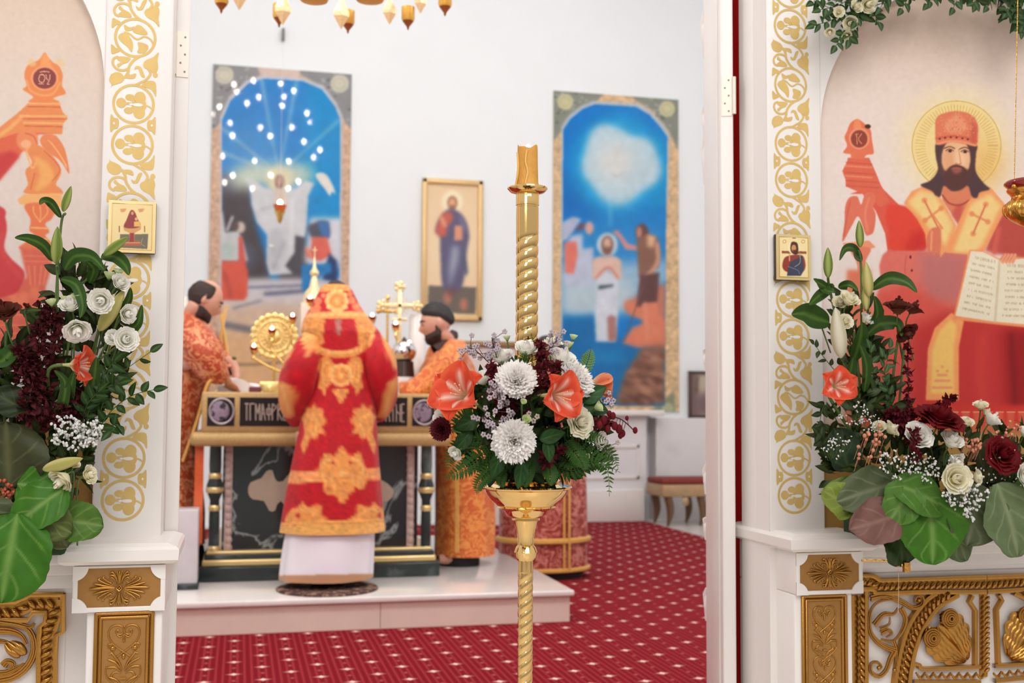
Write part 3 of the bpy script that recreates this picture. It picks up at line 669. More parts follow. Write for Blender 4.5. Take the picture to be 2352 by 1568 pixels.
# ------------------------------------------------------------------ the large picture right of the doorway (seated bishop-robed figure)
def R5(pts, ox=1880, oy=200, k=3.267): return [(ox+x/k, oy+y/k) for x, y in pts]
def R6(pts): return R5(pts, 1860, 450, 3.136)
cv = Canvas(1870, -60, 2440, 1260, .8, (236, 220, 210))
cv.vgrad([(-60, (228, 202, 184)), (80, (233, 208, 192)), (220, (236, 216, 204)), (500, (236, 220, 212)), (900, (226, 208, 202)), (1260, (176, 136, 76))])
cv.mottle(.006, 30)
cv.ell(2195, 335, 125, 130, (246, 224, 176), 26, .9); cv.ell(2197, 335, 102, 103, (244, 216, 150), 3, 1)
cv.ell(2250, 380, 60, 60, (236, 186, 110), 24, .8)
for a in np.arange(0, 360, 4.6):
    c_, s_ = math.cos(math.radians(a)), math.sin(math.radians(a)); cv.line([(2197+72*c_, 335+72*s_), (2197+94*c_, 335+94*s_)], 1.5, (212, 176, 92), .3, .9)
cv.ell(2197, 335, 102, 103, (206, 172, 70), .4, 1, ring=1.7)
# throne pillar with finial disc
O1, O2, O3 = (226, 112, 84), (238, 150, 112), (196, 84, 66)
cv.poly(R5([(240, 800), (300, 780), (420, 660), (480, 760), (600, 880), (760, 960), (840, 1100), (830, 1200), (560, 1240), (520, 1240), (500, 1100), (430, 930), (330, 800)]), (222, 90, 72), 1)
cv.poly(R5([(178, 630), (215, 560), (220, 530), (380, 530), (430, 640), (470, 740), (540, 860), (460, 900), (330, 800), (205, 745), (205, 700)]), (224, 104, 78), .8)
for y in (565, 640, 700, 740): cv.line(R5([(200+abs(640-y)*.1, y), (400+(y-560)*.3, y+15)]), 3, O3, 1, .7, False)
for y in (590, 665): cv.line(R5([(200, y), (400, y+14)]), 3.5, O2, 1, .8, False)
cv.poly(R5([(185, 490), (215, 440), (195, 380), (215, 330), (240, 270), (290, 240), (340, 270), (390, 320), (400, 390), (410, 450), (412, 500), (360, 510), (330, 540), (250, 530), (240, 505)]), (230, 118, 84), 1, smooth=True)
cv.poly(R5([(262, 280), (290, 238), (320, 280), (310, 320), (270, 320)]), (240, 140, 90), .8, smooth=True)
cv.ell(*R5([(305, 385)])[0], 24, 25, O2, .6); cv.ell(*R5([(305, 388)])[0], 19, 20, (150, 64, 50), .8)
cv.line(R5([(285, 350), (290, 430)]), 1.8, (226, 150, 110), .4); cv.line(R5([(325, 350), (300, 390), (325, 425)]), 1.8, (226, 150, 110), .4); cv.line(R5([(275, 355), (300, 352)]), 1.5, (226, 150, 110), .4)
cv.ell(*R5([(370, 295)])[0], 7, 5, (70, 40, 30), .8)
cv.poly(R5([(200, 900), (230, 830), (290, 820), (320, 880), (350, 800), (400, 790), (430, 830), (410, 900), (430, 960), (415, 1080), (380, 1110), (350, 1100), (300, 970), (250, 1040), (180, 1160), (195, 1020)]), (226, 116, 92), 1, smooth=True)
cv.line(R5([(240, 850), (215, 960), (190, 1120)]), 3, O3, 1.2, .6); cv.line(R5([(380, 830), (350, 950), (370, 1080)]), 4, O2, 1.5, .7)
cv.poly(R5([(180, 1170), (380, 1150), (430, 1200), (340, 1230), (200, 1210)]), O2, 1); cv.poly(R5([(240, 1210), (390, 1210), (350, 1320), (350, 1500), (420, 1600), (250, 1600), (290, 1480), (290, 1330)]), (228, 124, 96), 1.2, smooth=True)
cv.line(R5([(300, 1240), (310, 1400)]), 3, O2, 1)
cv.poly([(1945, 620), (2000, 620), (2010, 760), (1990, 1000), (1940, 1000)], (222, 120, 90), 4)
# red robe of the left arm, throne back, lower robe
cv.poly(R5([(520, 880), (650, 890), (740, 950), (830, 1130), (800, 1230), (560, 1240), (520, 1180), (530, 1080), (500, 980)]), (226, 70, 52), 2.5)
cv.poly(R5([(640, 1230), (700, 1100), (790, 1060), (830, 1180), (780, 1235)]), (204, 44, 38), 8, .9)
cv.poly(R5([(520, 1225), (1120, 1240), (1120, 1900), (460, 1700), (440, 1560), (470, 1460), (455, 1340), (480, 1260)]), (222, 112, 98), 2)
cv.poly(R5([(740, 1240), (1110, 1240), (1060, 1600), (800, 1640)]), (192, 112, 110), 10, .9)
cv.line(R5([(660, 1260), (650, 1400), (700, 1560)]), 3, (206, 96, 84), 1); cv.ell(*R5([(690, 1275)])[0], 2.5, 4, (120, 30, 34), .5); cv.ell(*R5([(700, 1375)])[0], 2.5, 3, (120, 30, 34), .5)
cv.poly(R6([(480, 700), (700, 620), (1100, 860), (1600, 900), (1600, 1700), (430, 1700), (460, 1000)]), (216, 84, 72), 10)
cv.poly(R6([(740, 960), (1000, 830), (1700, 960), (1700, 1700), (700, 1700)]), (196, 48, 46), 12)
cv.poly(R6([(1380, 950), (1800, 950), (1800, 1700), (1430, 1700)]), (148, 12, 18), 14, .9); cv.line(R6([(1250, 1000), (1230, 1300), (1280, 1600)]), 16, (214, 66, 56), 8, .7); cv.line(R6([(1450, 1000), (1480, 1500)]), 10, (120, 4, 12), 5, .8)
# gold stole
cv.poly(R6([(1110, 900), (1075, 1080), (1075, 1470), (835, 1470), (850, 1100), (900, 950), (1020, 840)]), (246, 158, 96), 1.5)
cv.poly(R6([(1060, 930), (1035, 1100), (1035, 1420), (872, 1420), (882, 1110), (930, 980), (1010, 890)]), (246, 196, 108), 3)
for y, w_ in ((1290, 60), (1330, 100), (1380, 130)): cv.line(R6([(955-w_/2, y), (955+w_/2, y)]), 6, (238, 150, 100), 1.2, .9)
for x, y in ((955, 1230), (920, 1260), (990, 1260)): cv.ell(*R6([(x, y)])[0], 3.5, 3.5, (240, 156, 96), 1)
# right sleeve
cv.poly(R5([(1400, 900), (1542, 900), (1800, 1200), (1800, 1300), (1543, 1290), (1250, 1230), (1300, 1080)]), (190, 76, 66), 4); cv.line(R5([(1320, 1240), (1350, 1060)]), 12, (214, 96, 82), 4)
# neck and chest
cv.poly(R5([(920, 720), (1130, 720), (1160, 860), (1050, 1030), (930, 850)]), (222, 128, 92), 1.5); cv.poly(R5([(1030, 880), (1090, 870), (1060, 1040), (1000, 960)]), (206, 92, 78), 3)
cv.line(R5([(930, 810), (980, 870), (1060, 885), (1130, 850)]), 4, (170, 74, 60), 1)
# mantle of pale gold with crosses
GE, GL, GM = (242, 158, 98), (243, 208, 136), (246, 184, 112)
cv.poly(R5([(640, 870), (700, 780), (780, 745), (880, 780), (930, 850), (1035, 1040), (990, 1180), (915, 1278), (880, 1120), (820, 1110), (815, 1240), (800, 1100), (740, 990)]), GE, 1.4)
cv.poly(R5([(670, 870), (760, 775), (870, 800), (1010, 1035), (950, 1200), (890, 1080), (830, 1060), (760, 960)]), GL, 4)
cv.poly(R5([(1120, 860), (1200, 790), (1290, 750), (1400, 880), (1380, 960), (1240, 1240), (1190, 1260), (950, 1240)]), GE, 1.4)
cv.poly(R5([(1150, 870), (1290, 800), (1370, 890), (1230, 1180), (1170, 1240), (1010, 1235)]), GL, 4)
def cross(p, q, a, b_): 
    cv.line(R5([p, q]), 5, (232, 140, 92), 1.3, .95, False); cv.line(R5([a, b_]), 5, (232, 140, 92), 1.3, .95, False)
    for z in (p, q, a, b_): cv.ell(*R5([z])[0], 6.5, 6.5, (234, 142, 92), 1.5, .9)
    cv.line(R5([p, q]), 1.2, (176, 84, 60), .5, .8, False)
cross((1255, 880), (1160, 1100), (1150, 950), (1270, 1010)); cross((795, 850), (900, 1060), (920, 910), (800, 1000)); cv.line(R5([(860, 960), (930, 1060)]), 4, (232, 140, 92), 1)
cv.poly(R5([(820, 1240), (815, 1130), (850, 1060), (905, 1060), (920, 1100), (910, 1260), (880, 1230), (870, 1270), (850, 1230)]), (220, 120, 92), 1.5, smooth=True); cv.line(R5([(850, 1080), (845, 1220)]), 4, (240, 160, 116), 1.2)
# hair, face, beard
HD = (84, 56, 58)
cv.poly(R5([(885, 420), (880, 520), (895, 620), (840, 700), (765, 735), (850, 780), (875, 810), (915, 820), (940, 740), (1000, 780), (1060, 770), (1120, 740), (1150, 820), (1190, 830), (1210, 790), (1285, 765), (1240, 720), (1180, 630), (1182, 500), (1180, 430), (1000, 400)]), HD, 1.4, smooth=True, n=120)
cv.ell(*R5([(1032, 540)])[0], 33, 49, (238, 184, 140), 1.5); cv.ell(*R5([(985, 560)])[0], 16, 34, (226, 160, 116), 5, .7); cv.ell(*R5([(1060, 530)])[0], 14, 22, (246, 204, 164), 4, .7)
cv.poly(R5([(918, 570), (945, 625), (985, 606), (1035, 584), (1090, 604), (1128, 618), (1148, 560), (1140, 680), (1090, 755), (1030, 775), (970, 740), (935, 660)]), (92, 54, 50), 2.2, smooth=True, n=80)
cv.poly(R5([(1000, 618), (1035, 606), (1078, 618), (1062, 640), (1035, 650), (1010, 640)]), (158, 90, 74), 2.6, smooth=True); cv.line(R5([(1005, 612), (1035, 606), (1070, 612)]), 3.2, (196, 92, 84), 1)
cv.line(R5([(975, 622), (992, 600), (1032, 588), (1080, 602), (1100, 624)]), 3.6, (92, 54, 48), 1.2)
for x, y in ((985, 478), (1098, 484)):
    cv.line(R5([(x-42, y-18), (x, y-32), (x+36, y-18)]), 2.4, (112, 64, 50), .7); cv.ell(*R5([(x, y)])[0], 9, 4.6, (214, 160, 124), .8); cv.ell(*R5([(x+2, y+1)])[0], 4.2, 3.2, (70, 40, 36), .6)
    cv.line(R5([(x-30, y-2), (x, y-14), (x+30, y)]), 1.6, (104, 58, 48), .5)
cv.line(R5([(1052, 470), (1062, 530), (1066, 562)]), 2.2, (206, 140, 104), 1); cv.line(R5([(1030, 572), (1052, 580), (1072, 570)]), 2, (186, 104, 80), .8)
# crown
cv.poly(R5([(875, 300), (890, 225), (960, 190), (1050, 180), (1140, 205), (1192, 270), (1195, 350), (1180, 440), (1100, 428), (1000, 412), (890, 430)]), (228, 124, 88), 1.2, smooth=True, n=90)
cv.poly(R5([(960, 250), (1040, 210), (1110, 260), (1090, 340), (1000, 350), (950, 310)]), (240, 156, 116), 3, .8, smooth=True); cv.poly(R5([(1150, 240), (1190, 300), (1185, 430), (1140, 420)]), (200, 88, 70), 4, .9)
cv.line(R5([(885, 385), (1000, 368), (1100, 378), (1185, 405)]), 5, (206, 92, 68), 1, .8); cv.line(R5([(888, 425), (1000, 404), (1100, 416), (1180, 438)]), 4, (244, 156, 116), 1)
for x, y in ((910, 388), (950, 380), (992, 376), (1036, 378), (1080, 384), (1120, 392)): cv.ell(*R5([(x, y)])[0], 2.6, 2.2, (112, 44, 40), .5)
g_ = np.random.default_rng(3)
for _ in range(140):
    x, y = g_.uniform(895, 1180), g_.uniform(215, 365); cv.ell(*R5([(x, y)])[0], 1.6, 1.6, (216, 110, 76) if g_.random() < .5 else (244, 164, 120), .5, .6)
cv.line(R5([(1030, 190), (1028, 225), (1042, 240), (1052, 190)]), 2, (222, 160, 110), .6); cv.line(R5([(975, 330), (970, 280), (1010, 250), (1060, 250), (1095, 285), (1090, 330)]), 2.2, (236, 160, 122), .7)
# open book
cv.poly(R6([(1150, 385), (1245, 395), (1365, 450), (1600, 440), (1800, 470), (1750, 970), (1543, 945), (1350, 925), (1030, 890)]), (240, 150, 96), 1.2)
cv.poly(R6([(1160, 395), (1245, 402), (1362, 458), (1330, 905), (1050, 862)]), (237, 226, 200), 1); cv.poly(R6([(1370, 462), (1560, 450), (1780, 480), (1730, 940), (1335, 905)]), (236, 224, 198), 1)
cv.line(R6([(1368, 470), (1335, 900)]), 5, (214, 200, 172), 1.5)
g_ = np.random.default_rng(9)
for r_ in range(9):
    for side in (0, 1):
        x0, y0 = (1180-r_*10, 440+r_*46) if side == 0 else (1420-r_*4, 500+r_*45); x = x0+g_.uniform(0, 16); xe = (1335-r_*5) if side == 0 else 1700
        while x < xe:
            hh = 14 if r_ else 20
            yy = y0+(x-x0)*(.22 if side == 0 else .03); cv.line(R6([(x, yy-hh/2), (x+g_.uniform(-2, 2), yy+hh/2)]), 1.3, (184, 158, 120), .4, .8, False)
            if g_.random() < .5: cv.line(R6([(x, yy+g_.uniform(-hh/2, hh/2)), (x+9, yy+g_.uniform(-hh/2, hh/2))]), 1.1, (184, 158, 120), .4, .8, False)
            x += 9 if g_.random() > .15 else 22
for i in range(4): cv.poly(R6([(1370+i*24, 455), (1400+i*24, 415), (1418+i*24, 425), (1395+i*24, 488)]), (238, 156, 118), 1, smooth=True); cv.line(R6([(1372+i*24, 462), (1400+i*24, 418)]), 1, (206, 110, 80), .5)
# foot of the picture: small glass lights on a red step, then gold ground
cv.poly([(1990, 930), (2440, 930), (2440, 1000), (1990, 990)], (206, 52, 40), 5)
for x in range(2010, 2440, 26): cv.poly([(x-9, 945), (x+9, 945), (x+6, 985), (x-6, 985)], (216, 96, 70), 2, .8); cv.line([(x-9, 946), (x+9, 946)], 1.6, (244, 190, 150), .6)
cv.poly([(1870, 985), (2440, 985), (2440, 1260), (1870, 1260)], (176, 134, 72), 14)
cv.mottle(.006, 3, seed=4)
yp = YR+.0215
t_ = thing('icon_painting', (1.865, yp, .84), 'large arched painting of a crowned bearded figure in gold mantle holding an open book', 'painting')
painted('painted_surface', 1.447, 2.285, .80, 2.0, yp, cv, .00135, PAINT, t_, top=lambda x: 1.86+math.sqrt(max(.4185**2-(x-1.865)**2, 0)), gain=.94)

# ------------------------------------------------------------------ the large picture left of the doorway (carved throne pillar)
def L1(pts): return [(x/3.266, y/3.266) for x, y in pts]
def L2(pts): return [(x/3.266, 440+y/3.266) for x, y in pts]
cv = Canvas(-130, -60, 250, 1270, .9, (232, 214, 200))
cv.vgrad([(-60, (226, 200, 176)), (60, (232, 208, 190)), (300, (232, 214, 202)), (700, (228, 208, 202)), (1000, (214, 196, 190)), (1270, (170, 126, 66))]); cv.mottle(.006, 30)
A, B_, D = (238, 140, 76), (248, 180, 108), (206, 84, 44)
cv.poly(L1([(0, 1010), (150, 850), (470, 850), (465, 1000), (280, 1010), (150, 1160), (0, 1345), (-400, 1600), (-400, 1300)]), (228, 96, 56), 2); cv.poly(L1([(-400, 1300), (-100, 1180), (90, 1130), (150, 1170), (0, 1345), (-400, 1700)]), (206, 44, 44), 4)
cv.poly(L1([(130, 850), (240, 750), (440, 760), (470, 840), (508, 885), (465, 935), (465, 1005), (190, 990), (120, 1000), (60, 1020), (-60, 1060), (-60, 1000)]), A, 1.2)
for p, q in (((220, 775), (450, 778)), ((150, 870), (500, 872)), ((180, 920), (465, 925))): cv.line(L1([p, q]), 5, B_, 1, .9, False)
for p, q in (((210, 800), (450, 803)), ((150, 890), (500, 893)), ((185, 945), (465, 950))): cv.line(L1([p, q]), 2.5, D, .8, .8, False)
cv.line(L1([(-200, 1110), (20, 1000), (160, 880)]), 9, B_, 2, .8)
cv.poly(L1([(170, 670), (200, 640), (182, 570), (200, 500), (240, 470), (290, 450), (320, 410), (338, 395), (360, 430), (400, 470), (440, 490), (470, 560), (465, 640), (495, 700), (440, 720), (400, 740), (440, 765), (220, 765), (250, 730), (215, 700)]), (240, 136, 70), 1.2, smooth=True, n=120)
cv.poly(L1([(205, 470), (240, 440), (275, 480), (240, 500)]), (240, 200, 140), 2, .7, smooth=True); cv.poly(L1([(415, 460), (450, 440), (490, 480), (450, 500)]), (240, 200, 140), 2, .7, smooth=True)
cv.poly(L1([(300, 500), (338, 400), (390, 500), (340, 520)]), (250, 160, 86), 2, smooth=True)
cv.ell(*L1([(335, 585)])[0], 32, 29, (246, 160, 104), 1); cv.ell(*L1([(335, 587)])[0], 26.5, 24, (138, 44, 40), 1)
for pts in ([(300, 560), (292, 590), (300, 615), (325, 615), (335, 590), (328, 562), (300, 560)], [(345, 560), (350, 590), (362, 600)], [(375, 560), (370, 600), (355, 630), (370, 630)], [(290, 628), (325, 628)], [(300, 540), (330, 536), (370, 540)]): cv.line(L1(pts), 2, (244, 190, 150), .4)
cv.line(L1([(200, 600), (230, 680), (320, 715), (400, 700), (450, 620)]), 4, (250, 176, 110), 1.5, .8)
# kneeling winged figure on the pillar
cv.poly(L1([(330, 1010), (400, 1010), (440, 1040), (490, 1130), (520, 1300), (470, 1230), (420, 1180), (350, 1140), (300, 1060)]), (236, 134, 78), 1, smooth=True); [cv.line(L1([(360+i*14, 1050+i*10), (430+i*18, 1130+i*30), (500, 1240+i*12)]), 1.8, (250, 178, 112), .6) for i in range(3)]
cv.ell(*L1([(205, 1050)])[0], 25, 27, (240, 140, 84), 2); cv.poly(L1([(190, 1110), (240, 1080), (330, 1110), (420, 1200), (460, 1290), (420, 1380), (460, 1420), (450, 1460), (190, 1450), (210, 1380), (190, 1280), (240, 1220)]), A, 1.2, smooth=True, n=80)
cv.poly(L1([(250, 1180), (330, 1200), (400, 1290), (390, 1360), (300, 1430), (260, 1420), (300, 1300)]), (248, 176, 96), 4, .9, smooth=True); cv.line(L1([(215, 1100), (200, 1140), (240, 1260), (270, 1220)]), 4, (250, 176, 112), 1.5); cv.line(L1([(330, 1130), (430, 1230), (445, 1290), (390, 1360)]), 2, D, 1, .8); cv.line(L1([(260, 1300), (230, 1420)]), 2, D, 1, .8)
cv.line(L1([(190, 1000), (250, 1020), (280, 1080)]), 3, D, 1, .7); cv.ell(*L1([(195, 1080)])[0], 12, 10, (250, 176, 128), 1.5)
# capital, shaft
cv.poly(L2([(130, 60), (180, 20), (460, 10), (465, 60), (470, 120), (150, 95)]), B_, 1.2); cv.poly(L2([(190, 95), (420, 95), (390, 200), (340, 240), (370, 300), (340, 330), (380, 380), (390, 440), (150, 430), (190, 380), (260, 330), (220, 290), (230, 210)]), (236, 118, 70), 1.5, smooth=True, n=90)
for x in (250, 300, 350): cv.line(L2([(x, 110), (x+5, 160), (300, 225)]), 3, B_, 1, .8)
cv.line(L2([(200, 360), (360, 355)]), 4, B_, 1); cv.line(L2([(235, 270), (355, 275)]), 4, B_, 1.2)
cv.poly(L2([(150, 420), (390, 440), (390, 560), (340, 720), (360, 800), (280, 860), (280, 1300), (-400, 1400), (-400, 800), (60, 760), (200, 640)]), (220, 96, 74), 3)
for y in (480, 520, 860, 920, 1000, 1060): cv.line(L2([(180 if y < 700 else 0, y), (380 if y < 700 else 280, y+6)]), 3, (240, 130, 92), 1.5, .8)
for x in (215, 260, 310, 350): cv.line(L2([(x, 560), (x-10+(300-x)*.3, 700)]), 4, (238, 140, 100), 1.5, .7)
for x, y in ((90, 760), (180, 800), (120, 840), (260, 760)): cv.ell(*L2([(x, y)])[0], 12, 16, (240, 130, 90), 4, .7)
cv.poly(L2([(-400, 0), (0, 110), (40, 200), (50, 290), (30, 420), (80, 500), (180, 600), (160, 700), (60, 780), (-400, 800)]), (206, 50, 56), 2, smooth=True); cv.line(L2([(20, 300), (10, 420), (90, 560), (160, 640)]), 8, (216, 70, 66), 4, .8)
cv.poly([(-130, 985), (250, 985), (250, 1270), (-130, 1270)], (170, 126, 66), 14); cv.mottle(.006, 3, seed=6)
yp = YL+.0215
t_ = thing('icon_painting', (-.73, yp, .84), 'large arched painting of an orange carved throne pillar with kneeling angel, at the left edge', 'painting')
painted('painted_surface', -1.155, -.314, .80, 2.0, yp, cv, .0017, PAINT, t_, top=lambda x: 1.86+math.sqrt(max(.4185**2-(x+.732)**2, 0)), gain=.86)

# ------------------------------------------------------------------ two small gold icons on the stencil bands
def plaque(corners, Y, cv, label, fn):
    xs = [c[0] for c in corners]; ys = [c[1] for c in corners]
    P = [at(x, y, Y) for x, y in corners]; x0, x1 = min(p[0] for p in P), max(p[0] for p in P); z0, z1 = min(p[2] for p in P), max(p[2] for p in P)
    t_ = thing('small_icon', ((x0+x1)/2, Y+.009, z0), label, 'icon')
    b = MB(); b.box(x0, x1, Y+.001, Y+.018, z0, z1, bev=.003); b.build('board', mat('icon_board', (54, 34, 26), .5, noise=.1), t_)
    b = MB(); e = .0035
    b.box(x0, x1, Y, Y+.0015, z0+.0008, z1-.0008); b.build('gilt_face', mat('gilt_face', (232, 206, 148), .3, metal=.35, noise=.02), t_, False)
    b = MB(); e = .008
    P4 = [(x0+e, z0+e), (x1-e, z0+e), (x1-e, z1-e), (x0+e, z1-e), (x0+e, z0+e)]; b.tube([(x, Y, z) for x, z in P4], .0012, 6); b.build('gilt_rim', mat('gilt_rim', (214, 178, 110), .3, metal=.6), t_)
    painted('picture', x0+e, x1-e, z0+e, z1-e, Y-.0004, cv, .0004, mat('icon_varnish', vc=True, rough=.25, spec=.5), t_)
def K2(pts): return [(x/3.266, 440+y/3.266) for x, y in pts]
cv = Canvas(245, 450, 365, 590, .5, (240, 214, 154))
cv.poly(K2([(900, 320), (1112, 318), (1105, 430), (900, 420)]), (116, 106, 86), .7); cv.line(K2([(1070, 350), (1060, 390), (1090, 410)]), 1, (180, 170, 150), .4)
cv.poly(K2([(915, 370), (1050, 368), (1060, 405), (905, 405)]), (176, 96, 70), .6); cv.line(K2([(915, 385), (1050, 383)]), 1.5, (222, 176, 120), .4)
cv.poly(K2([(925, 260), (1060, 260), (1055, 285), (1010, 310), (1005, 380), (975, 380), (970, 310), (930, 290)]), (212, 156, 100), .7); cv.poly(K2([(975, 310), (1005, 310), (1005, 378), (972, 378)]), (160, 48, 46), .5)
cv.ell(*K2([(993, 158)])[0], 6.5, 7.5, (236, 196, 130), .5); cv.poly(K2([(930, 265), (950, 210), (975, 150), (993, 138), (1015, 160), (1030, 200), (1055, 255), (1000, 275)]), (146, 52, 50), .7, smooth=True); cv.ell(*K2([(993, 162)])[0], 3.2, 4, (206, 150, 110), .4)
cv.ell(*K2([(1022, 205)])[0], 3.5, 4, (222, 170, 120), .5); cv.poly(K2([(1005, 225), (1045, 220), (1060, 262), (1005, 262)]), (232, 178, 100), .6)
for x in (925, 1060): cv.poly(K2([(x-25, 130), (x+25, 128), (x+10, 150), (x-15, 155)]), (196, 126, 80), 1, .8); cv.line(K2([(x-20, 140), (x+20, 138)]), 1, (230, 180, 120), .4)
for x in (895, 1085): cv.line(K2([(x, 260), (x, 300)]), 2.4, (150, 90, 60), .6)
plaque([(250, 458), (356, 583)], YL-.028, cv, 'small gilt icon of a red-robed figure above a fountain, on the left stencil band', None)
cv = Canvas(1775, 528, 1870, 652, .5, (244, 222, 166))
def K3(pts): return [(1600+x/2.24, y/2.24) for x, y in pts]
for x in (452, 548): cv.ell(*K3([(x, 1242)])[0], 3.6, 3.6, (190, 150, 84), .5, ring=1.3)
cv.poly(K3([(438, 1290), (565, 1293), (565, 1306), (438, 1303)]), (150, 84, 60), .5); cv.ell(*K3([(500, 1275)])[0], 13, 15, (250, 236, 190), 1); cv.line(K3([(495, 1225), (508, 1225)]), 2, (150, 90, 60), .4)
cv.poly(K3([(484, 1290), (486, 1250), (502, 1243), (520, 1255), (522, 1300), (505, 1310)]), (84, 44, 30), .8, smooth=True); cv.ell(*K3([(500, 1276)])[0], 5.4, 8, (208, 148, 100), .6); cv.poly(K3([(492, 1285), (512, 1285), (505, 1300)]), (90, 48, 34), .6)
cv.poly(K3([(450, 1330), (475, 1315), (520, 1310), (550, 1320), (560, 1370), (540, 1400), (470, 1400), (442, 1375)]), (150, 60, 52), .8, smooth=True); cv.poly(K3([(485, 1345), (545, 1315), (552, 1390), (536, 1418), (465, 1418), (470, 1380)]), (66, 68, 88), .8)
cv.line(K3([(478, 1340), (478, 1310)]), 3, (214, 160, 110), .5); cv.line(K3([(530, 1300), (532, 1350), (505, 1372)]), 1.2, (190, 180, 150), .4); cv.line(K3([(470, 1370), (520, 1390), (530, 1410)]), 1, (150, 160, 180), .4)
plaque([(1783, 536), (1863, 645)], YR-.028, cv, 'small gilt icon of a dark-haired man in red and blue, on the right stencil band', None)

# ------------------------------------------------------------------ murals on the back wall
YM = YB-.03
def mural(name, cv, x0, x1, ztop, zbot, label, step=.0085):
    t_ = thing(name, ((x0+x1)/2, YB, zbot), label, 'painting'); b = MB(); b.box(x0, x1, YM+.0015, YB-.001, zbot, ztop); b.build('backing_board', mat('mural_edge', (206, 200, 190), .6), t_, False)
    painted('printed_picture', x0, x1, zbot, ztop, YM, cv, step, GLOSSP, t_)
TAN = (206, 172, 146); TAN2 = (214, 182, 140)
def border(cv, q, tl, inner, seedn, low=None):
    """stone border with roundels in the spandrels; q maps unit (u right 0..1, v down 0..1) to photo points"""
    pass
cv = Canvas(455, 130, 825, 960, 1.0, TAN)
X0 = lambda y: 490-(y-147)*.0205; X1 = lambda y: 806-(y-170)*.010
for y in range(300, 940, 22): cv.line([(X0(y), y), (X1(y), y+10)], 1, (186, 150, 124), .8, .6, False)
cv.mottle(.05, 2.5, seed=11)
SP = (140, 140, 142)
cv.poly([(480, 140), (640, 150), (600, 175), (540, 215), (500, 290), (480, 300)], SP, 2); cv.poly([(660, 150), (815, 165), (812, 300), (795, 285), (770, 235), (720, 190)], SP, 2)
g_ = np.random.default_rng(5)
for _ in range(150):
    x, y = g_.uniform(486, 806), g_.uniform(150, 290)
    if (x < 590-(y-150)*.6 or x > 700+(y-150)*.7): cv.ell(x, y, 4, 3, (176, 178, 180) if g_.random() < .6 else (84, 90, 96), 1.2, .7)
for x, y in ((515, 172), (780, 192)): cv.ell(x, y, 21, 21, (204, 200, 182), 1.5); cv.ell(x, y, 14, 14, (182, 180, 164), 2, ring=3)
cv.poly([(590, 152), (690, 160), (686, 182), (600, 176)], (212, 190, 178), 2)
ar = [(508, 940), (510, 275), (530, 230), (570, 192), (605, 180), (695, 186), (740, 205), (770, 245), (782, 275), (778, 940)]
cv.poly([(x+(4 if x > 650 else -4), y-7) for x, y in ar], (196, 196, 206), 2)
def clip(fn):
    keep = cv.a.copy(); fn(); m = np.zeros(cv.X.shape, bool); P = np.array(ar)
    for (xa, ya), (xb, yb) in zip(P, np.roll(P, -1, 0)):
        if ya != yb: m ^= ((ya > cv.Y) != (yb > cv.Y)) & (cv.X < (xb-xa)*(cv.Y-ya)/(yb-ya)+xa)
    m = cv._blur(m.astype(float), 1.2)[..., None]; cv.a = keep*(1-m)+cv.a*m
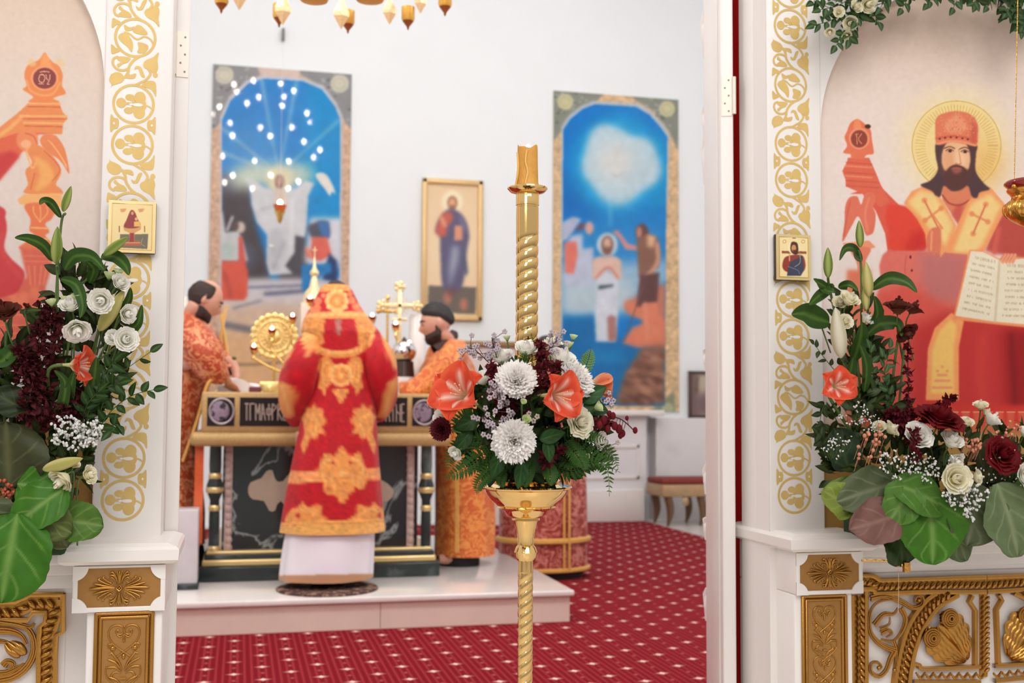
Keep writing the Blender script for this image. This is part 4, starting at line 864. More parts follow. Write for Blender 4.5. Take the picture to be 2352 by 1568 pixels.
def scene1():
    cv.poly([(490, 160), (800, 160), (800, 960), (490, 960)], (26, 128, 204), 1); cv.poly([(700, 180), (800, 180), (800, 560), (720, 520), (690, 380)], (0, 140, 208), 14); cv.poly([(500, 300), (640, 300), (620, 480), (500, 480)], (70, 146, 206), 24, .7)
    for x, y in ((600, 180), (681, 190), (780, 275), (512, 295), (510, 350)): cv.line([(640, 400), (x, y)], 8, (150, 190, 220), 3, .6, False, taper=(.5, 1.2))
    cv.poly([(505, 400), (570, 420), (590, 520), (620, 620), (620, 700), (505, 720)], (72, 66, 72), 6); cv.poly([(500, 400), (560, 400), (560, 440), (500, 440)], (110, 120, 140), 10, .7); cv.ell(555, 590, 30, 30, (84, 92, 112), 10)
    cv.poly([(640, 480), (700, 520), (720, 660), (640, 680)], (78, 76, 84), 6)
    cv.poly([(500, 640), (790, 640), (790, 960), (500, 960)], (208, 204, 208), 6); cv.poly([(500, 700), (790, 695), (790, 960), (500, 960)], (212, 184, 160), 12); cv.poly([(500, 760), (790, 760), (790, 960), (500, 960)], (222, 178, 134), 16)
    for a, b_, w_ in (((570, 660), (700, 655), 6), ((610, 675), (700, 668), 10), ((535, 708), (600, 690), 4)): cv.line([a, b_], w_, (92, 96, 124), 3, .8, False)
    cv.line([(500, 742), (580, 758)], 16, (100, 100, 112), 4, .8, False); cv.line([(520, 836), (600, 836), (680, 825), (700, 812)], 5, (112, 96, 72), 2.5, .8)
    for x, y in ((590, 398), (560, 408), (690, 400)): cv.ell(x, y, 34, 26, (206, 214, 190), 12, .8)
    for i in range(14):
        a = PI+i*PI/13; cv.line([(642+18*math.cos(a), 412+18*math.sin(a)), (642+62*math.cos(a), 412+55*math.sin(a))], 8, (214, 216, 184), 4, .7, False, taper=(1, .3))
    cv.ell(642, 415, 34, 34, (222, 214, 180), 8)
    WG = (206, 208, 212)
    cv.poly([(560, 405), (580, 412), (610, 432), (640, 438), (680, 432), (700, 415), (722, 420), (708, 450), (704, 520), (700, 545), (678, 540), (676, 580), (655, 610), (672, 628), (620, 632), (612, 600), (614, 540), (590, 510), (578, 470), (575, 430)], WG, 2.5)
    cv.poly([(618, 540), (640, 520), (660, 560), (640, 620), (618, 620)], (184, 186, 192), 5, .8); cv.line([(650, 560), (628, 616)], 5, (160, 162, 172), 3, .7, False); cv.line([(600, 480), (625, 475)], 5, (170, 172, 178), 3, .7, False); cv.line([(672, 460), (668, 560)], 5, (224, 226, 230), 3, .8, False)
    cv.ell(642, 418, 11, 17, (150, 112, 98), 2.5); cv.ell(642, 416, 7, 10, (190, 152, 132), 2); cv.poly([(632, 434), (655, 434), (660, 480), (632, 482)], (214, 196, 178), 3)
    cv.poly([(725, 402), (738, 396), (752, 404), (766, 430), (770, 446), (762, 440), (758, 450), (748, 436), (735, 420)], (226, 222, 214), 1.6, smooth=True)
    # attendants at both sides
    cv.poly([(505, 535), (548, 530), (560, 560), (570, 600), (550, 600), (505, 600)], (196, 200, 200), 2.5); cv.line([(512, 535), (505, 490)], 12, (204, 206, 208), 3); cv.line([(522, 528), (534, 498)], 6, (190, 188, 190), 2); cv.poly([(548, 545), (556, 540), (566, 610), (548, 600)], (206, 90, 80), 2)
    cv.ell(552, 522, 11, 13, (206, 190, 180), 2.5); cv.ell(540, 519, 9, 11, (92, 78, 78), 2.5); cv.ell(524, 575, 16, 18, (180, 196, 190), 5); cv.poly([(502, 600), (560, 600), (570, 622), (568, 680), (560, 690), (502, 690)], (218, 92, 74), 2.5); cv.line([(515, 625), (530, 680)], 8, (160, 60, 54), 4, .7)
    cv.poly([(712, 500), (790, 500), (790, 600), (740, 640), (700, 600)], (214, 214, 222), 6); cv.poly([(712, 515), (750, 508), (756, 545), (720, 548), (708, 530)], (84, 84, 98), 3, smooth=True); cv.poly([(728, 508), (756, 508), (757, 548), (740, 545)], (66, 112, 172), 3)
    cv.poly([(716, 545), (752, 545), (762, 585), (735, 600), (705, 590), (700, 570), (714, 575)], (222, 106, 92), 2.5); cv.line([(705, 568), (716, 592)], 6, (222, 150, 130), 2); cv.poly([(756, 580), (775, 600), (774, 650), (740, 640)], (40, 62, 108), 3); cv.poly([(692, 608), (760, 604), (762, 625), (720, 640), (712, 668), (694, 668)], (36, 126, 194), 3)
clip(scene1); cv.mottle(.012, 5, seed=21)
a_, b_ = at(490, 147, YM), at(806, 170, YM); c_ = at(640, 930, YM)
mural('mural_painting', cv, a_[0], b_[0]+.01, (a_[2]+b_[2])/2, c_[2], 'tall arched mural of a glowing white-robed figure against blue sky, left of the framed icon')
# river mural
cv = Canvas(1245, 190, 1580, 965, 1.0, TAN2)
for y in range(340, 940, 20): cv.line([(1268, y), (1560, y+8)], 1, (188, 150, 112), .8, .6, False)
cv.mottle(.05, 2.5, seed=12)
def Q5(pts): return [(1240+x/3.564, 180+y/3.564) for x, y in pts]
def Q6(pts): return [(1240+x/3.564, 560+y/3.564) for x, y in pts]
SP = (136, 140, 128)
cv.poly(Q5([(100, 80), (530, 120), (460, 190), (280, 300), (180, 430), (100, 530)]), SP, 2); cv.poly(Q5([(730, 130), (1160, 150), (1130, 590), (1060, 440), (930, 270), (800, 190)]), SP, 2)
g_ = np.random.default_rng(8)
for _ in range(150):
    x, y = g_.uniform(120, 1130), g_.uniform(110, 480)
    if x < 480-(y-100)*.9 or x > 760+(y-100)*.8: cv.ell(*Q5([(x, y)])[0], 3.5, 3, (172, 176, 168) if g_.random() < .6 else (82, 92, 84), 1.2, .7)
for x, y in ((207, 190), (1040, 250)): X, Y = Q5([(x, y)])[0]; cv.ell(X, Y, 18, 18, (206, 200, 160), 1.5); cv.ell(X, Y, 11, 11, (180, 176, 136), 2, ring=3)
cv.poly(Q6([(900, 1370), (1000, 1290), (1095, 1200), (1120, 1430), (960, 1410)]), (136, 140, 112), 2.5); X, Y = Q6([(1045, 1345)])[0]; cv.ell(X, Y, 13, 13, (176, 176, 144), 2)
ar = Q5([(180, 2650), (190, 420), (250, 330), (350, 250), (450, 210), (790, 232), (900, 300), (990, 400), (1045, 480), (1035, 1000)])+Q6([(1025, 1320), (980, 1330), (180, 1320)])
cv.poly([(x+(4 if x > 1410 else -4), y-7 if y < 500 else y) for x, y in ar[:10]], (182, 190, 200), 2)
def scene2():
    cv.poly([(1270, 220), (1560, 220), (1560, 965), (1270, 965)], (0, 120, 204), 1); cv.poly(Q5([(180, 800), (400, 950), (560, 1130), (180, 1150)]), (0, 106, 190), 12); cv.poly(Q5([(900, 400), (1060, 500), (1060, 1000), (900, 1100), (960, 800)]), (0, 150, 210), 14)
    cv.ell(*Q5([(640, 720)])[0], 104, 112, (20, 156, 218), 16); cv.ell(*Q5([(680, 460)])[0], 40, 50, (20, 156, 218), 16, .7)
    for x, y, r in ((560, 560, 50), (620, 700, 74), (760, 720, 62), (480, 720, 36), (640, 860, 52), (820, 600, 34), (880, 760, 30), (520, 480, 26)): cv.ell(*Q5([(x, y)])[0], r, r, (190, 212, 222), 9, .9)
    cv.ell(*Q5([(620, 680)])[0], 40, 42, (216, 218, 216), 14); cv.poly(Q5([(570, 760), (620, 790), (640, 800), (700, 750), (660, 800), (620, 810)]), (186, 190, 190), 2.5); cv.line(Q5([(580, 1020), (575, 1200)]), 9, (120, 190, 226), 4, .6, False)
    cv.poly(Q5([(180, 1200), (1060, 1150), (1060, 1568), (180, 1568)]), (46, 140, 206), 24, .8); cv.poly(Q6([(180, 180), (1060, 120), (1060, 320), (700, 480), (440, 500), (440, 620), (180, 600)]), (150, 186, 214), 12)
    cv.poly(Q6([(180, 230), (760, 300), (800, 560), (180, 590)]), (182, 202, 214), 12); cv.poly(Q6([(180, 590), (440, 590), (640, 780), (900, 860), (700, 1320), (180, 1320)]), (0, 108, 176), 8)
    cv.poly(Q6([(440, 860), (700, 880), (620, 960), (420, 960)]), (0, 132, 196), 8, .8); cv.line(Q6([(400, 940), (700, 950)]), 6, (26, 132, 190), 4, .7)
    cv.poly(Q6([(980, 330), (1040, 330), (1040, 600), (960, 640), (700, 560), (690, 480)]), (196, 120, 100), 6)
    cv.poly(Q6([(690, 470), (860, 470), (1040, 620), (1040, 860), (800, 850), (670, 810), (760, 680), (860, 640), (720, 560)]), (220, 128, 98), 4)
    cv.poly(Q6([(840, 840), (1035, 820), (1035, 1320), (600, 1320), (700, 1060)]), (140, 96, 76), 7)
    g2 = np.random.default_rng(2)
    for _ in range(46): x, y = g2.uniform(680, 1020), g2.uniform(900, 1300); cv.ell(*Q6([(max(x, 900-(y-860)*.7), y)])[0], 13, 6, (182, 132, 112) if g2.random() < .55 else (92, 56, 46), 4, .7, .4)
    # angel at left, white-clad figure in the middle, figure in brown at right: plain stand-ins
    cv.poly(Q5([(180, 1180), (270, 1130), (340, 1150), (290, 1230), (220, 1320), (180, 1330)]), (178, 184, 208), 3); cv.poly(Q5([(280, 1250), (340, 1180), (400, 1200), (340, 1240)]), (118, 76, 86), 3); cv.ell(*Q5([(405, 1225)])[0], 10, 15, (214, 164, 156), 3)
    cv.poly(Q5([(250, 1290), (350, 1270), (350, 1400), (440, 1380), (440, 1568), (430, 1700), (200, 1700), (200, 1400)]), (186, 194, 216), 4); cv.poly(Q5([(200, 1340), (300, 1330), (310, 1440), (280, 1600), (205, 1590)]), (224, 122, 108), 2.5)
    X, Y = Q5([(552, 1360)])[0]; cv.ell(X, Y, 24, 27, (200, 214, 222), 3); cv.ell(X, Y, 14, 20, (120, 84, 74), 3); cv.ell(X, Y-3, 9, 13, (214, 172, 150), 2.5); cv.ell(X, Y+15, 10, 10, (130, 92, 80), 3)
    cv.poly(Q6([(430, 130), (480, 100), (620, 100), (670, 140), (670, 290), (620, 300), (560, 200), (480, 300), (430, 280)]), (222, 186, 172), 3); cv.line(Q6([(460, 280), (560, 190), (640, 280)]), 5, (200, 130, 112), 2.5); cv.poly(Q6([(470, 290), (550, 220), (640, 300), (640, 560), (620, 800), (460, 800), (450, 600)]), (208, 214, 224), 3)
    cv.poly(Q6([(480, 340), (600, 330), (600, 350), (480, 375)]), (76, 90, 100), 2.5); cv.poly(Q6([(550, 600), (580, 580), (625, 600), (630, 780), (600, 800), (560, 795)]), (168, 118, 112), 3)
    cv.poly(Q5([(590, 1250), (640, 1240), (720, 1350), (800, 1370), (800, 1410), (700, 1400), (640, 1300)]), (204, 140, 140), 2.5); X, Y = Q5([(835, 1260)])[0]; cv.ell(X, Y, 14, 20, (112, 72, 66), 3); cv.ell(X-6, Y, 6, 13, (198, 138, 116), 2.5); cv.poly(Q5([(860, 1200), (900, 1290), (930, 1330), (850, 1420), (820, 1400)]), (104, 68, 64), 3)
    cv.poly(Q6([(790, -40), (870, -80), (960, -60), (990, 60), (970, 200), (940, 200), (900, 300), (810, 280), (800, 120)]), (136, 96, 80), 3); cv.poly(Q6([(880, -80), (950, -60), (930, 30), (880, 20)]), (226, 180, 140), 4); cv.line(Q6([(960, 0), (960, 160), (850, 290), (830, 320)]), 9, (214, 158, 134), 3)
    cv.poly(Q6([(820, 260), (980, 230), (960, 480), (860, 490), (820, 520), (790, 510)]), (98, 64, 62), 3); cv.poly(Q6([(860, 490), (960, 480), (980, 700), (1010, 780), (940, 790), (900, 620)]), (222, 130, 100), 3); cv.line(Q6([(860, 500), (880, 760)]), 12, (226, 140, 110), 3); cv.line(Q6([(850, 330), (690, 800)]), 2.5, (118, 84, 76), 1.5, 1, False)
clip(scene2); cv.mottle(.012, 5, seed=22)
a_, b_ = at(1275, 208, YM), at(1558, 229, YM); c_ = at(1420, 944, YM)
mural('mural_painting', cv, a_[0]-.015, b_[0], (a_[2]+b_[2])/2, c_[2], 'tall arched mural of a river scene under a white cloud, beside the white dado')
# single figure on gold ground
cv = Canvas(950, 395, 1125, 755, .9, (238, 208, 166))
def I4(pts): return [(940+x/3.92, 380+y/3.92) for x, y in pts]
cv.vgrad([(395, (232, 200, 158)), (560, (240, 214, 176)), (755, (236, 206, 166))])
cv.poly(I4([(172, 1080), (605, 1095), (595, 1340), (165, 1320)]), (106, 94, 86), 2); cv.ell(*I4([(388, 330)])[0], 24, 27, (246, 232, 196), 3); cv.ell(*I4([(388, 335)])[0], 12, 16, (176, 120, 88), 2); cv.ell(*I4([(386, 340)])[0], 7, 11, (222, 168, 124), 2); cv.ell(*I4([(388, 378)])[0], 7, 6, (160, 104, 78), 2)
cv.poly(I4([(340, 400), (420, 400), (500, 480), (540, 620), (520, 760), (470, 1100), (310, 1110), (280, 800), (275, 640), (240, 600), (260, 500)]), (88, 84, 118), 3, smooth=True)
cv.poly(I4([(300, 430), (370, 410), (400, 470), (340, 560), (330, 640), (270, 640), (235, 590), (260, 510)]), (204, 92, 74), 4); cv.line(I4([(290, 470), (320, 540)]), 8, (224, 164, 134), 3); cv.poly(I4([(410, 540), (480, 540), (480, 670), (405, 675)]), (222, 150, 120), 2.5)
cv.poly(I4([(385, 720), (450, 730), (440, 860), (400, 990), (360, 1110), (360, 900)]), (164, 170, 190), 6, .9); cv.poly(I4([(470, 700), (520, 880), (530, 960), (510, 1000), (470, 920)]), (84, 86, 114), 3); cv.poly(I4([(430, 440), (500, 500), (520, 620), (480, 560)]), (128, 122, 150), 4, .8)
for x, y in ((345, 1190), (490, 1250)): cv.ell(*I4([(x, y)])[0], 8, 14, (196, 124, 96), 4)
cv.ell(*I4([(380, 1140)])[0], 14, 10, (120, 70, 66), 6, .8)
p0, p1 = at(970, 407, YM), at(1107, 738, YM)
t_ = thing('framed_icon', ((p0[0]+p1[0])/2, YB, p1[2]), 'upright framed icon of a standing robed figure on pale gold, between the two murals', 'icon')
x0, x1, z0, z1 = p0[0], p1[0], at(1035, 736, YM)[2], at(1035, 412, YM)[2]
b = MB(); b.box(x0+.01, x1-.01, YM+.004, YB-.001, z0+.01, z1-.01); b.build('backing_board', mat('frame_wood', (196, 156, 104), .5), t_, False)
fw = .055
b = MB(); [b.box(*q, bev=.012) for q in ((x0, x1, YM-.03, YM+.01, z1-fw, z1), (x0, x1, YM-.03, YM+.01, z0, z0+fw), (x0, x0+fw, YM-.03, YM+.01, z0, z1), (x1-fw, x1, YM-.03, YM+.01, z0, z1))]; b.build('frame', mat('pale_gilt_frame', (226, 190, 134), .4, metal=.3, noise=.04), t_)
painted('printed_picture', x0+fw*.8, x1-fw*.8, z0+fw*.8, z1-fw*.8, YM, cv, .006, mat('matt_print', vc=True, rough=.5), t_)
# dark framed picture on the ledge at the far right
p0, p1 = at(1590, 851, 11.45), at(1640, 960, 11.45); q = 1.162
cv = Canvas(1580, 840, 1660, 970, 1.5, (120, 100, 92)); cv.poly([(1600, 860), (1640, 860), (1640, 955), (1606, 955)], (186, 176, 154), 4); cv.poly([(1596, 905), (1640, 900), (1640, 955), (1596, 955)], (120, 96, 100), 8); cv.line([(1602, 865), (1600, 900)], 5, (90, 66, 60), 3)
t_ = thing('framed_picture', ((p0[0]+p1[0])/2, 11.45, 1.08), 'small dark-framed picture standing on the white dado by the right door', 'picture')
x0, x1, z0, z1 = p0[0], p0[0]+.32, 1.081, p0[2]
b = MB(); [b.box(*k, bev=.005) for k in ((x0, x1, 11.53, 11.56, z1-.03, z1), (x0, x1, 11.53, 11.56, z0, z0+.03), (x0, x0+.03, 11.53, 11.56, z0, z1), (x1-.03, x1, 11.53, 11.56, z0, z1))]; b.box(x0, x1, 11.555, 11.57, z0, z1); b.build('frame', mat('dark_frame', (84, 58, 56), .4), t_)
painted('printed_picture', x0+.028, x1-.028, z0+.028, z1-.028, 11.542, cv, .008, PAINT, t_)
# ------------------------------------------------------------------ altar table
GREENM = mat('dark_green_marble', (44, 54, 54), .18, noise=.2, nscale=6, col2=(96, 106, 106), thr=(.56, .75))
def marble_dark():
    m = mat('black_green_marble', (40, 48, 50), .15, noise=.15, nscale=5); t = m.node_tree; L = t.links.new; B = t.nodes['Principled BSDF']; src = B.inputs['Base Color'].links[0].from_socket
    tc = t.nodes.new('ShaderNodeTexCoord'); n = t.nodes.new('ShaderNodeTexNoise'); n.inputs['Scale'].default_value = 2.2; n.inputs['Detail'].default_value = 6; n.inputs['Distortion'].default_value = .9; L(tc.outputs['Object'], n.inputs['Vector'])
    a = t.nodes.new('ShaderNodeMath'); a.operation = 'SUBTRACT'; L(n.outputs[0], a.inputs[0]); a.inputs[1].default_value = .56
    b = t.nodes.new('ShaderNodeMath'); b.operation = 'ABSOLUTE'; L(a.outputs[0], b.inputs[0])
    r = t.nodes.new('ShaderNodeMapRange'); r.inputs[1].default_value = 0; r.inputs[2].default_value = .016; r.inputs[3].default_value = .75; r.inputs[4].default_value = 0; L(b.outputs[0], r.inputs[0])
    mx = t.nodes.new('ShaderNodeMix'); mx.data_type = 'RGBA'; L(r.outputs[0], mx.inputs[0]); L(src, mx.inputs[6]); mx.inputs[7].default_value = (*lin((170, 180, 182)), 1); L(mx.outputs[2], B.inputs['Base Color']); return m
DARKM = marble_dark()
GCLOTH = mat('gold_brocade', (190, 156, 104), .5, metal=.35, noise=.12, nscale=90, bump=.3, bscale=200)
YT = 6.56
def U(px, py, Y=YT): p = at(px, py, Y); return p[0], p[2]
xa, xb = U(455, 1320)[0], U(1010, 1320)[0]; ZT = 1.24; YTB = 7.9
tab = thing('altar_table', ((xa+xb)/2, 7.2, .18), 'altar table of dark green veined marble with gold edged lettered cloth band', 'altar')
b = MB(); b.box(xa, xb, YT, YTB, .1805, .262, bev=.006); b.box(xa+.03, xb-.03, YT+.03, YTB-.03, .30, .325, bev=.004); b.build('plinth', GREENM, tab)
b = MB(); b.box(xa+.02, xb-.02, YT+.015, YTB-.02, .262, .300, bev=.01); b.box(xa+.04, xb-.04, YT+.04, YTB-.04, .325, .345, bev=.006); b.build('gilt_moulding', mat('pale_gilt', (226, 200, 140), .3, metal=.6), tab)
b = MB(); b.box(xa+.12, xb-.12, YT+.10, YTB-.1, .345, 1.02); b.build('marble_body', DARKM, tab, False)
for i, px in enumerate((493, 979)):
    cx = U(px, 1150, YT+.07)[0]
    z = lambda y: at(px, y, YT+.03)[2]
    b = MB(); pr = [(.034, z(1300)), (.034, z(1285)), (.024, z(1270)), (.030, z(1255)), (.030, z(1190)), (.026, z(1150)), (.046, z(1128)), (.046, z(1115)), (.030, z(1095)), (.034, z(1070)), (.032, z(1015)), (.0, z(1014))]
    b.lathe(pr, cx, YT+.075, 18); c = b.build('column', GREENM, tab)
    b = MB()
    for y, r in ((1295, .040), (1262, .035), (1168, .033), (1125, .049), (1094, .037)): b = MB(); b.lathe([(r-.006, z(y+7)), (r, z(y+4)), (r, z(y-4)), (r-.006, z(y-7))], cx, YT+.075, 18); b.build('gilt_ring', mat('pale_gilt', None), c)
for px in (524, 948):
    b = MB(); cx = U(px, 1150)[0]
    for y in range(1028, 1290, 18): p = U(px, y); b.ball((p[0], YT+.095, p[1]), (.022, .014, .024), 8, 8)
    b.box(cx-.02, cx+.02, YT+.09, YT+.11, U(px, 1290)[1], U(px, 1020)[1]); b.build('carved_border', mat('rosy_carved_stone', (190, 164, 156), .4, noise=.1), tab)
b = MB()   # lobed cross inlay
def lob(cx, cy, pts, smooth=True): return [U(x, y, YT+.095) for x, y in (spline(pts, 60, True) if smooth else pts)]
b.prism(lob(0, 0, [(570, 1130), (575, 1108), (600, 1098), (612, 1082), (626, 1080), (632, 1100), (650, 1105), (690, 1060), (740, 1040), (790, 1060), (840, 1105), (860, 1098), (870, 1100), (890, 1110), (905, 1130), (892, 1150), (870, 1152), (860, 1165), (840, 1150), (790, 1200), (740, 1220), (690, 1200), (645, 1150), (632, 1172), (618, 1172), (606, 1150), (580, 1146)]), YT+.093, YT+.103)
b.build('cross_inlay', mat('beige_inlay', (176, 156, 138), .3, noise=.06), tab, False)
b = MB(); x0, x1 = U(436, 1000)[0], U(1034, 1000)[0]; b.box(x0, x1, YT-.05, YTB+.03, at(700, 1024, YT)[2], at(700, 992, YT)[2], bev=.028); b.build('padded_edge', GCLOTH, tab)
xf0, xf1 = U(463, 940, YT-.03)[0], U(1006, 940, YT-.03)[0]; zf0, zf1 = at(700, 994, YT-.03)[2], ZT
b = MB(); b.box(xf0, xf1, YT-.03, YTB, zf0, zf1-.004, bev=.01); b.build('cloth_block', GCLOTH, tab)
b = MB()
bk = mat('black_velvet', (26, 12, 16), .8)
cells = []
for a0, a1 in ((475, 539), (550, 668), (690, 838), (856, 936), (947, 1004)):
    A, B0 = U(a0, 976, YT-.034), U(a1, 918, YT-.034); b.box(A[0], B0[0], YT-.034, YT-.028, at(a0, 978, YT-.03)[2], at(a0, 912, YT-.03)[2]); cells.append((A, B0))
b.build('black_panel', bk, tab, False)
def medal(px, py):
    b = MB(); X, Z = U(px, py, YT-.037); th = np.linspace(0, 2*PI, 40)
    b.tube([(X+.066*math.cos(t), YT-.037, Z+.07*math.sin(t)) for t in th], .006, 6); m_ = b.build('medallion_ring', mat('silver_thread', (176, 164, 168), .4, metal=.5), tab)
    b = MB(); b.ball((X-.01, YT-.037, Z), (.052, .006, .058), 8, 16); b.build('medallion_figure', mat('mauve_embroidery', (150, 132, 150), .6, noise=.25, nscale=30, col2=(40, 26, 34), thr=(.5, .58)), tab)
medal(509, 944); medal(975, 947)
def letters(word, px0, px1, y0, y1, name):
    """tall interlaced lettering worked in silver thread, built from strokes"""
    G = {'Т': [(0, 2, 2, 2), (1, 0, 1, 2)], 'П': [(0, 0, 0, 2), (2, 0, 2, 2), (0, 2, 2, 2)], 'Г': [(0, 0, 0, 2), (0, 2, 2, 2)], 'М': [(0, 0, 0, 2), (2, 0, 2, 2), (0, 2, 1, .8), (1, .8, 2, 2)], 'А': [(0, 0, .7, 2), (.7, 2, 2, 0), (.3, .8, 1.6, .8)], 'Ф': [(1, 0, 1, 2), (0, 1.4, 2, 1.4), (0, .7, 2, .7), (0, .7, 0, 1.4), (2, .7, 2, 1.4)], 'Р': [(0, 0, 0, 2), (0, 2, 2, 1.6), (2, 1.6, 0, 1)],
         'К': [(0, 0, 0, 2), (2, 2, 0, 1), (0, 1, 2, 0)], 'О': [(0, 0, 0, 2), (2, 0, 2, 2), (0, 2, 2, 2), (0, 0, 2, 0)], 'Н': [(0, 0, 0, 2), (2, 0, 2, 2), (0, 1.2, 2, .8)], 'Е': [(0, 0, 0, 2), (0, 2, 1.6, 2), (0, 0, 1.6, 0), (0, 1, 1.3, 1)], 'С': [(0, 0, 0, 2), (0, 2, 1.8, 2), (0, 0, 1.8, 0)], 'Ь': [(0, 0, 0, 2), (0, 1, 2, .6), (2, .6, 2, 0), (2, 0, 0, 0)]}
    b = MB(); n = len(word); w_ = (px1-px0)/n
    for i, ch in enumerate(word):
        for (xA, yA, xB, yB) in G[ch]:
            p, q = [U(px0+i*w_+x/2*w_*.74, y1-(y1-y0)*y/2, YT-.037) for x, y in ((xA, yA), (xB, yB))]
            b.tube([(p[0], YT-.037, p[1]), (q[0], YT-.037, q[1])], .0042, 6)
    b.build(name, mat('silver_letter', (186, 172, 160), .4, metal=.5), tab)
letters('ТГМАФРКО', 562, 664, 927, 965, 'lettering'); letters('ПЬСОКАТО', 694, 834, 927, 966, 'lettering'); letters('СРАТНЕ', 862, 934, 928, 968, 'lettering')
# ------------------------------------------------------------------ things on the table
ALTG = mat('altar_gold', (238, 200, 120), .22, metal=.9, noise=.05, nscale=20, bump=.4, bscale=50)
REDG = mat('red_glass', (170, 20, 24), .1, coat=.5)
FLAME = mat('flame', (255, 240, 210), .5, emit=(255, 232, 200), es=16)
def lampcup(parent, p, s=1.0):
    b = MB(); b.lathe([(.002, p[2]-.075*s), (.012*s, p[2]-.07*s), (.007*s, p[2]-.05*s), (.022*s, p[2]-.03*s), (.024*s, p[2]-.022*s)], p[0], p[1], 14); o = b.build('lamp_holder', ALTG, parent)
    b = MB(); b.lathe([(.020*s, p[2]-.024*s), (.026*s, p[2]-.005*s), (.031*s, p[2]), (.026*s, p[2]-.002*s), (.0, p[2]-.008*s)], p[0], p[1], 14); b.build('red_cup', REDG, o)
    b = MB(); b.ball((p[0], p[1], p[2]+.010*s), (.009*s, .009*s, .013*s), 8, 8); b.build('flame', FLAME, o)
YO = 7.25
base = at(770, 905, YO)
sv = thing('seven_branch_lampstand', (base[0], YO, ZT), 'golden branched lampstand with red cups and lit flames on the altar', 'lampstand')
b = MB(); b.lathe([(.10, ZT), (.09, ZT+.02), (.03, ZT+.04), (.016, ZT+.10), (.022, ZT+.2), (.014, ZT+.5), (.012, ZT+.62)], base[0], YO, 16); b.build('stem', ALTG, sv)
for px, py in ((583, 797), (625, 757), (672, 727), (712, 686), (855, 727), (909, 745), (940, 790)):
    p = at(px, py, YO); lampcup(sv, p); b = MB(); zc = ZT+.12+.05*abs(px-770)/60
    q = [(base[0], YO, ZT+.16), (p[0]*.6+base[0]*.4, YO, ZT+.13), (p[0], YO, (ZT+.15+p[2])/2), (p[0], YO, p[2]-.07)]; b.tube(spline(q, 16), .008, 8); b.build('branch', ALTG, sv)
p = at(630, 772, 7.45)   # round filigree disc
rd = thing('filigree_disc', (p[0], 7.45, ZT), 'round golden filigree disc on a stem behind the flames, left of the bishop', 'liturgical fan')
b = MB(); R_ = .145
for k in range(20):
    a = k*2*PI/20; b.ball((p[0]+R_*.93*math.cos(a), 7.45, p[2]+R_*.93*math.sin(a)), (.022, .012, .022), 6, 8)
    b.tube([(p[0]+.05*math.cos(a), 7.448, p[2]+.05*math.sin(a)), (p[0]+.12*math.cos(a), 7.448, p[2]+.12*math.sin(a))], .006, 6)
for r in (.055, .10, .135): b.tube([(p[0]+r*math.cos(t), 7.445, p[2]+r*math.sin(t)) for t in np.linspace(0, 2*PI, 40)], .007, 6)
b.build('rays', mat('pale_filigree', (250, 222, 150), .3, metal=.6, bump=.4, bscale=60), rd)
b = MB(); b.lathe([(0, -.004), (.13, -.003), (.13, .003), (0, .004)], 0, 0, 32); Mx = Matrix.Translation((p[0], 7.455, p[2]))@Matrix.Rotation(PI/2, 4, 'X'); b.xform(Mx); b.build('disc', mat('pale_filigree', None), rd, False)
b = MB(); b.ball((p[0], 7.44, p[2]), (.04, .02, .04), 8, 12); b.build('boss', mat('pale_filigree', None), rd)
b = MB(); b.lathe([(.06, ZT), (.05, ZT+.015), (.012, ZT+.03), (.010, p[2]-.13)], p[0], 7.46, 12); b.build('stem', ALTG, rd)
# altar cross
p = at(918, 702, 7.35)
cr = thing('altar_cross', (p[0], 7.35, ZT), 'ornate pale golden altar cross with round lobed ends, right of the bishop', 'cross')
PG = mat('cream_gold', (242, 222, 172), .3, metal=.5, noise=.05, nscale=30, bump=.3, bscale=60)
b = MB(); b.box(p[0]-.012, p[0]+.012, 7.34, 7.36, ZT+.05, p[2]+.11, bev=.003); b.box(p[0]-.11, p[0]+.11, 7.34, 7.36, p[2]-.014, p[2]+.014, bev=.003); b.box(p[0]-.05, p[0]+.05, 7.34, 7.36, p[2]-.10, p[2]-.08, bev=.003); b.build('crossbars', PG, cr)
for dx, dz in ((-.115, 0), (.115, 0), (0, .125)):
    b = MB()
    for k in range(5): a = k*2*PI/5; b.ball((p[0]+dx+.024*math.cos(a), 7.35, p[2]+dz+.024*math.sin(a)), (.018, .012, .018), 6, 8)
    b.ball((p[0]+dx, 7.345, p[2]+dz), .018, 6, 8); b.build('lobed_end', PG, cr)
b = MB()
for k in range(16):
    a = k*2*PI/16; b.tube([(p[0]+.03*math.cos(a), 7.352, p[2]+.03*math.sin(a)), (p[0]+.075*math.cos(a), 7.352, p[2]+.075*math.sin(a))], [.005, .002], 6)
b.build('ray_halo', PG, cr)
b = MB(); b.lathe([(.07, ZT), (.06, ZT+.02), (.03, ZT+.04), (.04, ZT+.07), (.014, ZT+.10)], p[0], 7.35, 16); b.build('foot', PG, cr)
p = at(890, 735, 7.5); cr2 = thing('standing_cross', (p[0], 7.5, ZT), 'slender gold processional cross standing left of the ornate altar cross', 'cross')
b = MB(); b.tube([(p[0], 7.5, ZT), (p[0], 7.5, p[2]+.15)], .009, 8); b.build('pole', ALTG, cr2)
b = MB(); b.tube([(p[0]-.06, 7.5, p[2]+.06), (p[0]+.06, 7.5, p[2]+.06)], .012, 8); [b.ball((p[0]+d, 7.5, p[2]+.06), (.02, .014, .02), 6, 8) for d in (-.06, .06)]; b.ball((p[0], 7.5, p[2]+.15), (.016, .012, .02), 6, 8); b.build('crossbar', ALTG, cr2)
